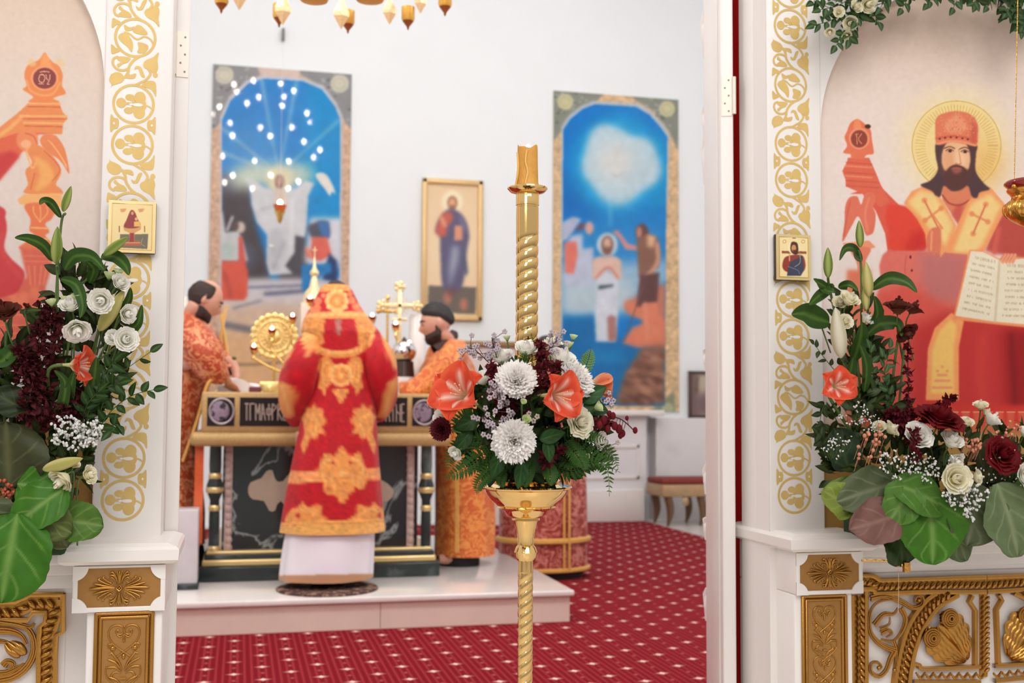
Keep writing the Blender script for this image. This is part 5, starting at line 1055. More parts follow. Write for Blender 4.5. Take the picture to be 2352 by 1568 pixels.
# tabernacle with spire
p = at(722, 640, 7.6)
tb = thing('tabernacle', (p[0], 7.6, ZT), 'pale church-shaped tabernacle with cream and gold spire, behind the bishop', 'tabernacle')
z = lambda y: at(722, y, 7.6)[2]
b = MB(); b.box(p[0]-.09, p[0]+.12, 7.5, 7.72, ZT, z(700), bev=.01); b.build('body', mat('pale_enamel', (226, 204, 190), .3), tb)
b = MB(); b.lathe([(.10, z(702)), (.07, z(690)), (.062, z(672)), (.034, z(660)), (.022, z(640)), (.018, z(635)), (.030, z(630)), (.030, z(624)), (.016, z(617)), (.009, z(608)), (.005, z(590)), (0, z(588))], p[0], 7.6, 18); b.build('spire', PG, tb)
b = MB(); b.tube([(p[0], 7.6, z(590)), (p[0], 7.6, z(566))], .004, 6); b.tube([(p[0]-.016, 7.6, z(574)), (p[0]+.016, 7.6, z(574))], .004, 6); b.build('top_cross', PG, tb)
# vessel, white canister, gospel, cloth, twin candle
p = at(928, 808, 7.15); r = .078
v_ = thing('silver_vessel', (p[0], 7.15, ZT), 'round polished silver vessel on a dark ring in front of the right priest', 'vessel')
b = MB(); zc = p[2]; b.ball((p[0], 7.15, zc), (r, r, r*.92), 14, 24); b.build('bowl', mat('polished_silver', (226, 224, 228), .08, metal=1.0), v_)
b = MB(); b.lathe([(.07, ZT+.11), (.06, zc-.06), (.0, zc-.06)], p[0], 7.15, 20); b.build('base', mat('dark_base', (60, 44, 40), .3), v_); b = MB(); b.lathe([(.0, zc+.066), (.02, zc+.072), (.008, zc+.09), (0, zc+.1)], p[0], 7.15, 14); b.build('lid_knob', mat('dark_base', None), v_)
b = MB(); b.lathe([(.0, ZT), (.075, ZT), (.075, ZT+.11), (0, ZT+.11)], p[0], 7.15, 20); b.build('white_stand', mat('white_linen', (240, 236, 238), .8, noise=.02), v_)
p = at(958, 790, 7.45); b = MB(); b.lathe([(0, ZT), (.055, ZT), (.055, at(958, 722, 7.45)[2]-.02), (.045, at(958, 722, 7.45)[2]), (0, at(958, 722, 7.45)[2])], p[0], 7.45, 24)
tag(b.build('canister', mat('white_enamel', (240, 236, 236), .25), None, True, loc=(p[0], 7.45, ZT)), 'tall white cylindrical canister on the altar behind the right priest\'s face', 'canister')
p = at(620, 905, 6.75); gb = thing('gospel_book', (p[0], 6.75, ZT), 'gilt covered gospel book propped at the altar edge beside the bishop\'s sleeve', 'book')
b = MB(); Z1 = at(620, 884, 6.75)[2]
b.box(p[0]-.062, p[0]+.066, 6.74, 6.78, ZT, Z1+.02, bev=.006); b.build('cover', mat('bright_gilt', (250, 232, 160), .25, metal=.5, bump=.3, bscale=60), gb)
b = MB(); b.ball((p[0], 6.738, (ZT+Z1)/2), (.022, .006, .022), 6, 10); [b.ball((p[0]+sx_*.048, 6.738, (ZT+Z1)/2+sz*.022), (.009, .005, .009), 6, 8) for sx_ in (-1, 1) for sz in (-1, 1)]; b.build('cover_boss', mat('bright_gilt', None), gb)
xs = np.linspace(-.15, .15, 24); ys = np.linspace(-.10, .10, 16); p = at(560, 895, 6.95); G = np.zeros((24, 16, 3)); G[..., 0] = p[0]+xs[:, None]; G[..., 1] = 6.95+ys[None]; G[..., 2] = ZT+.035+.02*np.sin(xs[:, None]*30+ys[None]*18)*np.cos(ys[None]*25)+.05*np.exp(-((xs[:, None]+.06)/.06)**2)
b = MB(); b.grid(G); G2 = G.copy(); G2[..., 2] = ZT+.001; b.grid(G2); b.grid(np.stack([G[:, 0], G2[:, 0]], 1)); b.grid(np.stack([G[:, -1], G2[:, -1]], 1)); b.grid(np.stack([G[0], G2[0]], 1)); b.grid(np.stack([G[-1], G2[-1]], 1))
tag(b.build('linen_cloth', mat('white_linen', None), None, True, loc=(p[0], 6.95, ZT)), 'crumpled white linen cloth under the left priest\'s hands', 'cloth')
p = at(588, 897, 6.7); b = MB(); b.box(p[0]-.04, p[0]+.03, 6.68, 6.74, ZT, ZT+.03, bev=.004)
tag(b.build('small_book', mat('wine_cover', (120, 50, 66), .5), None, True, loc=(p[0], 6.7, ZT)), 'small wine-red book lying left of the gilt gospel book', 'book')
p = at(512, 830, 7.12); tw = thing('twin_candles', (p[0], 7.12, ZT), 'pair of slim crossed yellow candles in a green wreathed holder, before the left priest', 'candles')
for x0, x1 in ((500, 520), (523, 504)):
    a, c_ = at(x0, 818, 7.12), at(x1, 700, 7.12); b = MB(); b.tube([a, c_], [.012, .009], 8); b.build('candle', mat('beeswax_pale', (232, 190, 110), .5, sub_=.2), tw)
b = MB(); b.lathe([(.05, ZT), (.04, ZT+.015), (.012, ZT+.03), (.014, at(512, 840, 7.12)[2]), (.03, at(512, 826, 7.12)[2])], p[0], 7.12, 14); b.build('holder', ALTG, tw)
b = MB(); g_ = np.random.default_rng(4)
for _ in range(26): q = at(512, 828, 7.12)+g_.normal(0, 1, 3)*[.03, .02, .014]; b.ball(q, (.014, .01, .01), 5, 6)
b.build('green_wreath', mat('wreath_green', (92, 104, 60), .6, noise=.2), tw)
# small hanging lamp in front of the left mural
p = at(643, 478, 10.2); hl = thing('hanging_lamp', p, 'small hanging lamp with orange cup and flame before the left mural figure', 'lamp')
b = MB(); b.lathe([(0, p[2]-.14), (.02, p[2]-.12), (.035, p[2]-.06), (.05, p[2]-.03)], p[0], p[1], 14); b.build('holder', ALTG, hl)
b = MB(); b.lathe([(.04, p[2]-.03), (.06, p[2]+.03), (.052, p[2]+.03), (0, p[2]-.02)], p[0], p[1], 14); b.build('cup', mat('orange_glass', (214, 96, 40), .1), hl)
b = MB(); b.ball((p[0], p[1], p[2]+.045), (.022, .022, .03), 8, 8); b.build('flame', FLAME, hl)
b = MB()
for k in range(3): a = k*2*PI/3; b.tube([(p[0]+.05*math.cos(a), p[1]+.05*math.sin(a), p[2]), (p[0], p[1], p[2]+.4)], .0012, 4)
b.tube([(p[0], p[1], p[2]+.4), (p[0], p[1], 7.0)], .0012, 4); b.build('chain', mat('pale_chain', (226, 222, 226), .4), hl)
p = at(650, 84, YB-.02); b = MB(); b.box(p[0]-.012, p[0]+.014, YB-.06, YB-.001, at(650, 96, YB)[2], at(650, 68, YB)[2], bev=.006)
tag(b.build('wall_bracket', mat('dark_grey_plastic', (90, 88, 92), .5), None, True, loc=p), 'small dark grey bracket high on the white wall above the left mural', 'bracket')
# white stand left of the altar, rug, bench
p0, p1 = at(385, 1170, 6.35), at(459, 1170, 6.35); st = thing('stone_stand', ((p0[0]+p1[0])/2, 6.45, .18), 'pale grey boxy stand at the left end of the altar, behind the screen', 'stand')
b = MB(); b.box(p0[0]-.1, p1[0]-.005, 6.32, 6.50, .21, p0[2], bev=.006); b.build('box', mat('pale_grey_stone', (206, 200, 204), .4, noise=.03), st)
b = MB(); b.box(p0[0]-.11, p1[0]+.002, 6.31, 6.51, .1805, .21, bev=.004); b.build('foot', mat('dark_green_marble', None), st)
p = atz(752, 1352, .181); b = MB(); b.lathe([(0, .181), (.27, .181), (.272, .186), (.265, .191), (0, .192)], p[0], p[1], 56)
tag(b.build('round_rug', mat('brown_patterned_rug', (74, 46, 42), .95, col2=(160, 124, 104), nscale=38, thr=(.52, .6), noise=.1), None, True, loc=(p[0], p[1], .181)), 'small round dark brown patterned rug under the bishop\'s feet', 'rug')
a, c_ = atz(1530, 1208, 0), 0
bx0, bx1 = at(1505, 1120, 10.9)[0], at(1505, 1120, 10.9)[0]+1.1; z = lambda y: at(1560, y, 10.75)[2]
bn = thing('bench', ((bx0+bx1)/2, 10.9, 0), 'upholstered gilt bench with dark red seat on the white tiles beyond the carpet', 'bench')
b = MB(); b.box(bx0, bx1, 10.7, 11.15, z(1112), z(1098), bev=.02); b.build('seat_cushion', mat('dark_red_velvet', (128, 48, 40), .8), bn)
GB = mat('bench_gilt', (176, 146, 108), .45, metal=.3, noise=.08)
b = MB(); b.box(bx0, bx1, 10.68, 11.17, z(1140), z(1112), bev=.012); b.build('seat_frame', GB, bn)
for lx in (bx0+.07, bx0+.42, bx1-.07):
    for ly in (10.74, 11.11):
        b = MB(); t_ = np.linspace(0, 1, 12); zz = z(1140)*(1-t_); b.tube(np.stack([lx+.03*np.sin(t_*PI), np.full(12, ly), zz], 1), .042-.030*t_+.012*np.sin(t_*PI*1), 8); b.build('leg', mat('bench_leg', (116, 88, 64), .4, metal=.3), bn)
b = MB()
for lx in (bx0+.24, bx0+.6, bx0+.9): b.ball((lx, 10.675, z(1150)), (.035, .012, .045), 6, 8)
b.build('carved_drop', GB, bn)
# ------------------------------------------------------------------ chandelier of the altar room
ZC = 2.74
pend = [(508, 32), (641, 64), (799, 78), (937, 70), (1022, 38)]; P_ = [atz(x, y, ZC) for x, y in pend]
A = np.array([[2*p[0], 2*p[1], 1] for p in P_]); B_ = np.array([p[0]**2+p[1]**2 for p in P_]); sol = np.linalg.lstsq(A, B_, rcond=None)[0]; cx, cy = sol[0], sol[1]; rr = math.sqrt(sol[2]+cx*cx+cy*cy)
cx0 = (P_[0][0]+P_[-1][0])/2
if not .3 < rr < .8: cx, cy, rr = cx0, P_[0][1]-.05, .46
ch = thing('chandelier', (cx, cy, 7.0), 'gilded tiered chandelier whose lowest candle holders and pendants hang at the top edge', 'chandelier')
CG = mat('chandelier_gold', (226, 172, 78), .35, metal=.55, noise=.05)
b = MB(); th = np.linspace(0, 2*PI, 60)
for r_, z_, t_ in ((rr, ZC+.17, .014), (.95, 5.35, .014), (.8, 5.9, .014), (.5, 6.35, .012)): b.tube([(cx+r_*math.cos(t), cy+r_*math.sin(t), z_) for t in th], t_, 8)
b.build('hoop', CG, ch)
b = MB()
for k in range(8):
    a = k*PI/4; b.tube([(cx+rr*math.cos(a), cy+rr*math.sin(a), ZC+.17), (cx+.95*math.cos(a), cy+.95*math.sin(a), 5.35)], .005, 6); b.tube([(cx+.95*math.cos(a), cy+.95*math.sin(a), 5.35), (cx+.8*math.cos(a), cy+.8*math.sin(a), 5.9), (cx+.5*math.cos(a), cy+.5*math.sin(a), 6.35), (cx, cy, 6.9)], .005, 6)
b.tube([(cx, cy, 6.9), (cx, cy, 7.0)], .01, 6); b.build('chain', CG, ch)
hb = MB(); hb.lathe([(0, 0), (.004, .006), (.006, .016), (.024, .040)], 0, 0, 14); hbm = hb.mesh('holder_tip', mat('amber_tip', (160, 84, 30), .3, metal=.4))
ct = MB(); ct.lathe([(.024, .040), (.028, .05), (.028, .10), (.024, .102), (0, .102)], 0, 0, 14); ctm = ct.mesh('candle_holder', CG)
angs = [math.atan2(p[1]-cy, p[0]-cx) for p in P_]; allp = [(p[0], p[1]) for p in P_]+[(2*cx-p[0], 2*cy-p[1]) for p in P_[1:4]]
for x, y in allp:
    o = inst('candle_holder', ctm, ch, Matrix.Translation((x, y, ZC))); t2 = sub('holder_tip', hbm, o)
dm = MB(); dm.lathe([(0, -.06), (.006, -.05), (.028, -.008), (.028, .008), (.008, .05), (.002, .065), (0, .2)], 0, 0, 4); dmm = dm.mesh('pendant', mat('pierced_gold_pendant', (236, 200, 150), .4, metal=.3, noise=.1, nscale=80), False)
for px, py, s_ in ((550, -6, .95), (650, 22, 1.15), (784, 32, 1.15), (895, 26, 1.0), (966, 4, .9)):
    q = at(px, py, cy+.40); inst('pendant', dmm, ch, Matrix.Translation(Vector(q))@Matrix.Diagonal((s_, s_*.5, s_*.95, 1)))
for px in (722, 850):
    q = at(px, -32, cy-.1); b = MB(); b.lathe([(0, q[2]-.066), (.05, q[2]-.055), (.075, q[2]-.01), (.075, q[2]+.02), (0, q[2]+.03)], q[0], q[1], 24); b.build('bowl', mat('warm_gilt_bowl', (250, 200, 96), .45, metal=.1), ch)
bm_ = MB(); bm_.ball((0, 0, 0), (.030, .030, .042), 8, 10); bulb = bm_.mesh('bulb', mat('lit_bulb', (255, 236, 210), .5, emit=(255, 244, 232), es=120))
for r_, z_, n_, o_ in ((.95, 5.40, 10, .2), (.8, 5.95, 9, .5), (.5, 6.40, 7, .1), (.62, 4.85, 6, .3)):
    for k in range(n_):
        a = o_+k*2*PI/n_; inst('bulb', bulb, ch, Matrix.Translation((cx+r_*math.cos(a), cy+r_*math.sin(a), z_+.03)))
# ------------------------------------------------------------------ people
SKIN = mat('skin', (212, 158, 136), .5, sub_=.15, noise=.03, nscale=12)
def headgrid(ctr, yaw, pitch, s=1.0):
    """sculpted head: local x right, y forward, z up"""
    nu, nv = 46, 64; u = np.linspace(0.0, PI, nu)[:, None]; v = np.linspace(0, 2*PI, nv, endpoint=False)[None]
    dx, dy, dz = np.sin(u)*np.sin(v), np.sin(u)*np.cos(v), np.broadcast_to(np.cos(u), (nu, nv))
    x, y, z = dx*.076, dy*.098, dz*.118
    low = np.clip(-dz, 0, 1); x = x*(1-.30*low**1.3); y = y*(1-.12*low); y = y+.012*low
    y = np.where(dy < 0, y*(1.02-.35*low), y)
    fr = np.clip(dy, 0, 1)
    g = lambda cx, cz, sx_, sz: np.exp(-((x-cx)/sx_)**2-((z-cz)/sz)**2)*fr
    y = y+.026*g(0, -.028, .011, .020)+.012*g(0, -.004, .009, .022)-.010*g(.031, .006, .015, .012)-.010*g(-.031, .006, .015, .012)
    y = y+.006*g(0, .026, .045, .010)+.007*g(0, -.060, .022, .008)-.004*g(0, -.066, .02, .003)+.010*g(0, -.098, .022, .016)+.004*g(.034, -.022, .016, .016)+.004*g(-.034, -.022, .016, .016)
    P = np.stack([x, y, z], -1)*s
    cp, sp, cy_, sy_ = math.cos(pitch), math.sin(pitch), math.cos(yaw), math.sin(yaw)
    Rx = np.array([[1, 0, 0], [0, cp, sp], [0, -sp, cp]]); Rz = np.array([[cy_, sy_, 0], [-sy_, cy_, 0], [0, 0, 1]])   # yaw from +y towards +x; pitch down
    return P@(Rz@Rx).T+np.asarray(ctr), Rz@Rx, (x, y, z)
def person(name, label, base, head, yaw, pitch, hips, chest, arms, legs=True, s=1.0):
    """one continuous skin body (head, neck, trunk, arms with five fingers, legs) under the clothes"""
    b = MB(); P, Rm, _ = headgrid(head, yaw, pitch, s); b.grid(P, closev=True)
    H = np.asarray(head); loc = lambda q: H+Rm@(np.asarray(q)*s)
    for sd in (-1, 1):   # ears
        b.ball(loc((sd*.076, -.008, -.005)), (.010, .018, .030), 8, 10, R=Rm); b.ball(loc((sd*.031, .083, .006)), .0125, 6, 8)
    neck = loc((0, -.03, -.09)); ch = np.asarray(chest); hp = np.asarray(hips)
    b.tube(spline([loc((0, -.02, -.06)), neck, ch+[0, 0, .12]], 12), .046, 12)
    d = np.array([math.cos(yaw), -math.sin(yaw), 0])
    for sd in (-1, 0, 1): b.tube(spline([ch+d*sd*.08+[0, 0, .05], ch+d*sd*.08-[0, 0, .02], hp+d*sd*.06+[0, 0, .1], hp+d*sd*.06], 20), .085, 12)
    for sd, pts in zip((-1, 1), arms):
        q = [ch+d*sd*.10+[0, 0, .0]]+[np.asarray(p, float) for p in pts]; S_ = spline(q, 24); t = np.linspace(0, 1, len(S_)); b.tube(S_, .043-.018*t, 10)
        w_ = S_[-1]; dr = S_[-1]-S_[-3]; dr /= np.linalg.norm(dr); side = np.cross(dr, [0, 0, 1.0]); side /= np.linalg.norm(side)+1e-9; dn = np.cross(side, dr)
        R_ = np.stack([side, dr, dn], 1); b.ball(w_+dr*.045, (.042, .052, .017), 8, 12, R=R_)
        for i, (o, L_) in enumerate(((-.030, .062), (-.011, .074), (.009, .070), (.027, .054))):
            a0 = w_+dr*.085+side*o; b.tube(spline([a0, a0+dr*L_*.5-abs(dn)*.006, a0+dr*L_*.85+[0, 0, -.022]], 8), [.0095, .009, .0088, .0085, .008, .0078, .007, .0065, .006][:len(spline([a0, a0+1, a0+2], 8))], 7)
        th = w_+dr*.03+side*(-sd)*.035; b.tube(spline([th, th+dr*.03+side*(-sd)*.022, th+dr*.06+side*(-sd)*.024+[0, 0, -.012]], 8), .0095, 7)
    if legs:
        gz = base[2]
        for sd in (-1, 1):
            b.tube(spline([hp+d*sd*.09, hp*[1, 1, 0]+d*sd*.09+[0, 0, gz+.48], hp*[1, 1, 0]+d*sd*.09+[0, 0, gz+.10]], 16), np.linspace(.085, .045, len(spline([hp, hp+1, hp+2], 16))), 12)
            fwd = np.array([math.sin(yaw), math.cos(yaw), 0]); f0 = hp*[1, 1, 0]+d*sd*.09+[0, 0, gz+.045]; b.tube([f0-fwd*.05, f0+fwd*.05, f0+fwd*.16], [.038, .04, .03], 10)
    o = b.build(name, SKIN, None, True, loc=base); tag(o, label, 'person')
    for sd in (-1, 1): e_ = MB(); e_.tube([loc((sd*.012, .099, .026)), loc((sd*.032, .095, .031)), loc((sd*.052, .078, .024))], [.003, .0045, .003], 6); e_.ball(loc((sd*.031, .088, .004)), (.009, .009, .005), 6, 8); e_.build('brow', mat('dark_hair', (56, 38, 34), .6, noise=.2, nscale=90, bump=.6, bscale=220), o)
    m = o.modifiers.new('union', 'REMESH'); m.mode = 'VOXEL'; m.voxel_size = .0065; m.use_smooth_shade = True
    m = o.modifiers.new('smooth', 'SMOOTH'); m.factor = .5; m.iterations = 3
    return o, Rm, loc
def shell(head, Rm, s, test, grow, name, m, parent, nz=.0):
    """hair or beard: the part of the head surface that passes test(x,y,z), pushed outwards"""
    P, _, (x, y, z) = headgrid((0, 0, 0), 0, 0, s); nu, nv = x.shape
    n = P/np.linalg.norm(P, axis=-1, keepdims=True); k = test(x, y, z); k = np.clip(k, 0, 1)[..., None]
    g_ = np.random.default_rng(1); jit = (g_.random((nu, nv, 1))-.5)*nz
    Q = (P*(1-.03*(1-k))+n*(k*(grow+jit)))@Rm.T+np.asarray(head)
    b = MB(); b.sharp = 180; keep = (k[..., 0] > .02); V = Q.reshape(-1, 3); F = []
    for i in range(nu-1):
        for j in range(nv):
            j2 = (j+1) % nv
            if keep[i, j] or keep[i+1, j] or keep[i, j2] or keep[i+1, j2]: F.append((i*nv+j, (i+1)*nv+j, (i+1)*nv+j2, i*nv+j2))
    b.add(V, F); return b.build(name, m, parent)
def loft(rows, Y, depth, n=72, folds=0, amp=0, cv=None, yc=None, pat=None, twist=0, per=None):
    """rows of (photo row, left, right) turned into closed rings of cloth round an axis at distance Y"""
    rows = np.array(rows, float); t = np.arange(len(rows)); tt = np.linspace(0, len(rows)-1, (len(rows)-1)*(per or 12)+1)
    R_ = spline(rows, 1) if False else np.stack([np.interp(tt, t, rows[:, k]) for k in range(3)], 1)
    k_ = 5; ker = np.ones(k_)/k_
    for c in (1, 2): R_[:, c] = np.convolve(np.pad(R_[:, c], k_//2, mode='edge'), ker, 'valid')
    D = np.interp(tt, t, depth); a = np.linspace(0, 2*PI, n, endpoint=False); P = np.zeros((len(tt), n, 3))
    for i, (y, xl, xr) in enumerate(R_):
        A, B_ = at(xl, y, Y), at(xr, y, Y); cx, hx = (A[0]+B_[0])/2, (B_[0]-A[0])/2; zz = (A[2]+B_[2])/2
        f = 1+(amp*min(1, i/len(tt)*1.6+.15))*np.cos(a*folds+2.2*np.sin(a*2+i*.004))+amp*.4*np.sin(a*(folds*.5+1)+i*.02)
        yy = (yc if np.isscalar(yc) else (np.interp(tt[i], t, yc) if yc is not None else Y+D[i]))
        P[i, :, 0] = cx+hx*np.cos(a)*(.6+.4*f); P[i, :, 1] = yy+D[i]*np.sin(a)*f; P[i, :, 2] = zz
    b = MB(); b.sharp = 180; c = None
    if cv is not None: px, py = pproj(P); c = cv.sample(px, py)
    b.grid(P, closev=True, c=c); return b
def sleeve(pts, cv=None, squash=1.0, n=24, b=None, fold=.06):
    """pts: (px, py, Y, radius in photo pixels)"""
    C_ = np.array([list(at(p[0], p[1], p[2]))+[p[3]*p[2]/2600*1.02] for p in pts]); S_ = spline(C_, 36); b = b or MB(); b.sharp = 180
    pth = S_[:, :3]; T = np.gradient(pth, axis=0); T /= np.linalg.norm(T, axis=1)[:, None]; N = np.cross(T, [0, 1.0, .001]); N /= np.linalg.norm(N, axis=1)[:, None]; Bn = np.cross(T, N); a = np.linspace(0, 2*PI, n, endpoint=False)
    r = S_[:, 3][:, None]*(1+fold*np.sin(a*5+np.linspace(0, 9, len(S_))[:, None])); P = pth[:, None]+r[..., None]*(np.cos(a)[None, :, None]*N[:, None]+np.sin(a)[None, :, None]*Bn[:, None]*squash)
    c = None
    if cv is not None: px, py = pproj(P); c = cv.sample(px, py)
    b.grid(P, closev=True, c=c); return b
CLOTHV = mat('brocade_vestment', vc=True, rough=.55, spec=.3, sheen=.15, bump=.12, bscale=120)
def damask(name, c1, c2, c3):
    m = bpy.data.materials.new(name); m.use_nodes = True; t = m.node_tree; L = t.links.new; B = t.nodes['Principled BSDF']; B.inputs['Roughness'].default_value = .5; B.inputs['Sheen Weight'].default_value = .15
    tc = t.nodes.new('ShaderNodeTexCoord'); v = t.nodes.new('ShaderNodeTexVoronoi'); v.feature = 'SMOOTH_F1'; v.inputs['Scale'].default_value = 9; n = t.nodes.new('ShaderNodeTexNoise'); n.inputs['Scale'].default_value = 12; n.inputs['Distortion'].default_value = 1.5; L(tc.outputs['Object'], n.inputs['Vector'])
    mx0 = t.nodes.new('ShaderNodeMix'); mx0.data_type = 'RGBA'; mx0.inputs[0].default_value = .12; L(tc.outputs['Object'], mx0.inputs[6]); L(n.outputs[1], mx0.inputs[7]); L(mx0.outputs[2], v.inputs['Vector'])
    w_ = t.nodes.new('ShaderNodeMath'); w_.operation = 'MULTIPLY'; L(v.outputs['Distance'], w_.inputs[0]); w_.inputs[1].default_value = 42
    s_ = t.nodes.new('ShaderNodeMath'); s_.operation = 'SINE'; L(w_.outputs[0], s_.inputs[0])
    r = t.nodes.new('ShaderNodeValToRGB'); e = r.color_ramp.elements; e[0].position = .35; e[0].color = (*lin(c1), 1); e[1].position = .62; e[1].color = (*lin(c2), 1); q = e.new(.9); q.color = (*lin(c3), 1)
    mr = t.nodes.new('ShaderNodeMapRange'); mr.inputs[1].default_value = -1; L(s_.outputs[0], mr.inputs[0]); L(mr.outputs[0], r.inputs[0]); L(r.outputs[0], B.inputs['Base Color']); return m
GOLDC = mat('gold_trim_cloth', (228, 176, 92), .45, metal=.25, noise=.1, nscale=70, bump=.3, bscale=200)
HAIR = mat('dark_hair', (56, 38, 34), .6, noise=.2, nscale=90, bump=.6, bscale=220)
BLACK = mat('black_cassock', (24, 20, 22), .75)
# ---- bishop, seen from behind
def B1(pts): return [(620+x/4.9, 640+y/4.9) for x, y in pts]
def B2(pts): return [(400+x/3.137, 960+y/3.137) for x, y in pts]
RED, G1, G2, G3 = (186, 10, 26), (228, 150, 78), (242, 184, 112), (212, 122, 58)
cv = Canvas(600, 630, 950, 1250, .8, RED)
def pg(f, pts, c=G1, bl=1.0, sm=True): cv.poly(f(pts), c, bl, 1, sm)
pg(B1, [(540, 40), (880, 40), (920, 140), (560, 150)], G1, 1, False); pg(B1, [(330, 500), (440, 370), (1060, 360), (1230, 470), (1130, 770), (1050, 790), (1000, 720), (955, 450), (620, 450), (600, 640), (620, 720), (480, 800), (430, 880), (370, 740)], G1, 1.2, False)
X, Y_ = B1([(755, 250)])[0]; cv.ell(X, Y_, 26, 25, G2, 1); cv.ell(X, Y_, 20, 19, G1, 1); cv.ell(X, Y_, 13, 12, G3, .8, ring=2.5); cv.ell(X, Y_, 4, 4, G2, .8)
for k in range(10): a = k*2*PI/10; cv.ell(X+23*math.cos(a), Y_+23*math.sin(a), 5.5, 5.5, G2, .8)
for x, y, r in ((540, 250, 9), (530, 330, 9), (600, 190, 6), (920, 240, 9), (970, 310, 9), (900, 170, 6), (480, 350, 8), (1010, 370, 8)): cv.ell(*B1([(x, y)])[0], r, r, (234, 130, 84), 1)
cv.line(B1([(450, 410), (760, 400), (1100, 400)]), 8, G2, 1.4, .8); cv.line(B1([(340, 520), (420, 860)]), 4, G2, 1.2, .8); cv.line(B1([(1190, 500), (1110, 760)]), 4, G2, 1.2, .8)
g_ = np.random.default_rng(6)
for _ in range(60):
    x, y = g_.uniform(350, 1180), g_.uniform(480, 760)
    if x < 600 or x > 990: cv.ell(*B1([(x, y)])[0], 4, 3, G3 if g_.random() < .5 else G2, 1.2, .6, g_.uniform(0, 3))
cv.poly(B1([(735, 455), (800, 450), (800, 600), (770, 650), (740, 600)]), (176, 120, 106), 1)
cv.line(B1([(535, 790), (640, 835), (790, 850), (940, 830), (1040, 780)]), 17, G1, 1); cv.line(B1([(540, 775), (790, 835), (1030, 765)]), 5, G2, 1.2, .8)
for x in range(570, 1030, 45): cv.ell(*B1([(x, 800+30*math.sin((x-540)/500*PI))])[0], 4, 4, G2, .8, .8)
for s_ in (1, -1):
    f = lambda pts: B1([(795+s_*x, y) for x, y in pts])
    cv.poly(f([(60, 1000), (130, 880), (220, 890), (255, 1000), (235, 1110), (250, 1230), (150, 1220), (110, 1160), (120, 1060)]), G1, 1.1, 1, True); cv.line(f([(150, 930), (210, 1000), (190, 1150)]), 4, G2, 1.2, .8); cv.line(f([(180, 1000), (170, 1120)]), 3, G3, 1, .7); cv.poly(f([(150, 1210), (230, 1220), (180, 1320)]), G1, 1)
X, Y_ = B1([(800, 1085)])[0]; cv.ell(X, Y_, 26, 26, G2, 1); cv.ell(X, Y_, 20, 20, G1, 1); cv.ell(X, Y_, 12, 12, G3, .8, ring=2.5); cv.ell(X, Y_, 4, 4, G2, .8)
for k in range(12): a = k*2*PI/12; cv.ell(X+24*math.cos(a), Y_+24*math.sin(a), 4, 4, G2, .8)
pg(B1, [(700, 1250), (880, 1240), (860, 1310), (800, 1400), (740, 1320)], G1, 1)
for f0, dx, s_ in ((B2, 0, 1), (B2, 2370, -1)):
    f = lambda pts: B2([(dx+s_*x, y) for x, y in pts])
    cv.poly(f([(930, 40), (912, -10), (950, -50), (935, -85), (985, -75), (1010, -110), (1030, -72), (1085, -60), (1072, -20), (1104, 20), (1066, 60), (1098, 125), (1045, 105), (1020, 160), (985, 135), (960, 200), (928, 268), (912, 190), (940, 110)]), G1, 1.1); cv.line(f([(960, -30), (1030, 20), (1000, 120)]), 4, G2, 1.2, .8)
    cv.poly(f([(810, 760), (840, 660), (890, 640), (930, 600), (960, 640), (1050, 620), (1060, 690), (1100, 720), (1110, 760)]), G1, 1, 1, True); cv.line(f([(870, 700), (950, 650), (1030, 700)]), 4, G2, 1.2, .8); cv.ell(*f([(890, 700)])[0], 4, 6, RED, 1)
cv.poly(B2([(815, 385), (1510, 358), (1510, 440), (815, 472)]), (236, 150, 92), .8); cv.line(B2([(820, 402), (1505, 375)]), 2, G2, .8); cv.line(B2([(820, 455), (1505, 425)]), 2, G2, .8)
pg(B2, [(1050, 330), (1090, 250), (1150, 270), (1180, 230), (1210, 200), (1240, 240), (1280, 270), (1340, 245), (1370, 330), (1400, 400), (1370, 500), (1320, 520), (1270, 540), (1215, 620), (1160, 560), (1090, 540), (1070, 460), (1030, 400)], G1, 1)
for s_ in (1, -1):
    f = lambda pts: B2([(1213+s_*x, y) for x, y in pts]); cv.line(f([(40, 330), (110, 300), (150, 380), (110, 480)]), 4.5, G2, 1.2, .9); cv.line(f([(30, 400), (80, 420), (60, 500)]), 3.5, G2, 1, .8); cv.ell(*f([(62, 320)])[0], 3.5, 5, RED, .9); cv.ell(*f([(95, 510)])[0], 3.5, 4.5, RED, .9)
cv.ell(*B2([(1213, 400)])[0], 8, 8, G2, 1.2)
cv.poly(B2([(700, 755), (1560, 722), (1560, 860), (700, 860)]), (236, 176, 96), .8); cv.line(B2([(740, 775), (1530, 742)]), 3, (220, 140, 70), 1)
cv.mottle(.05, 1.6, seed=3)
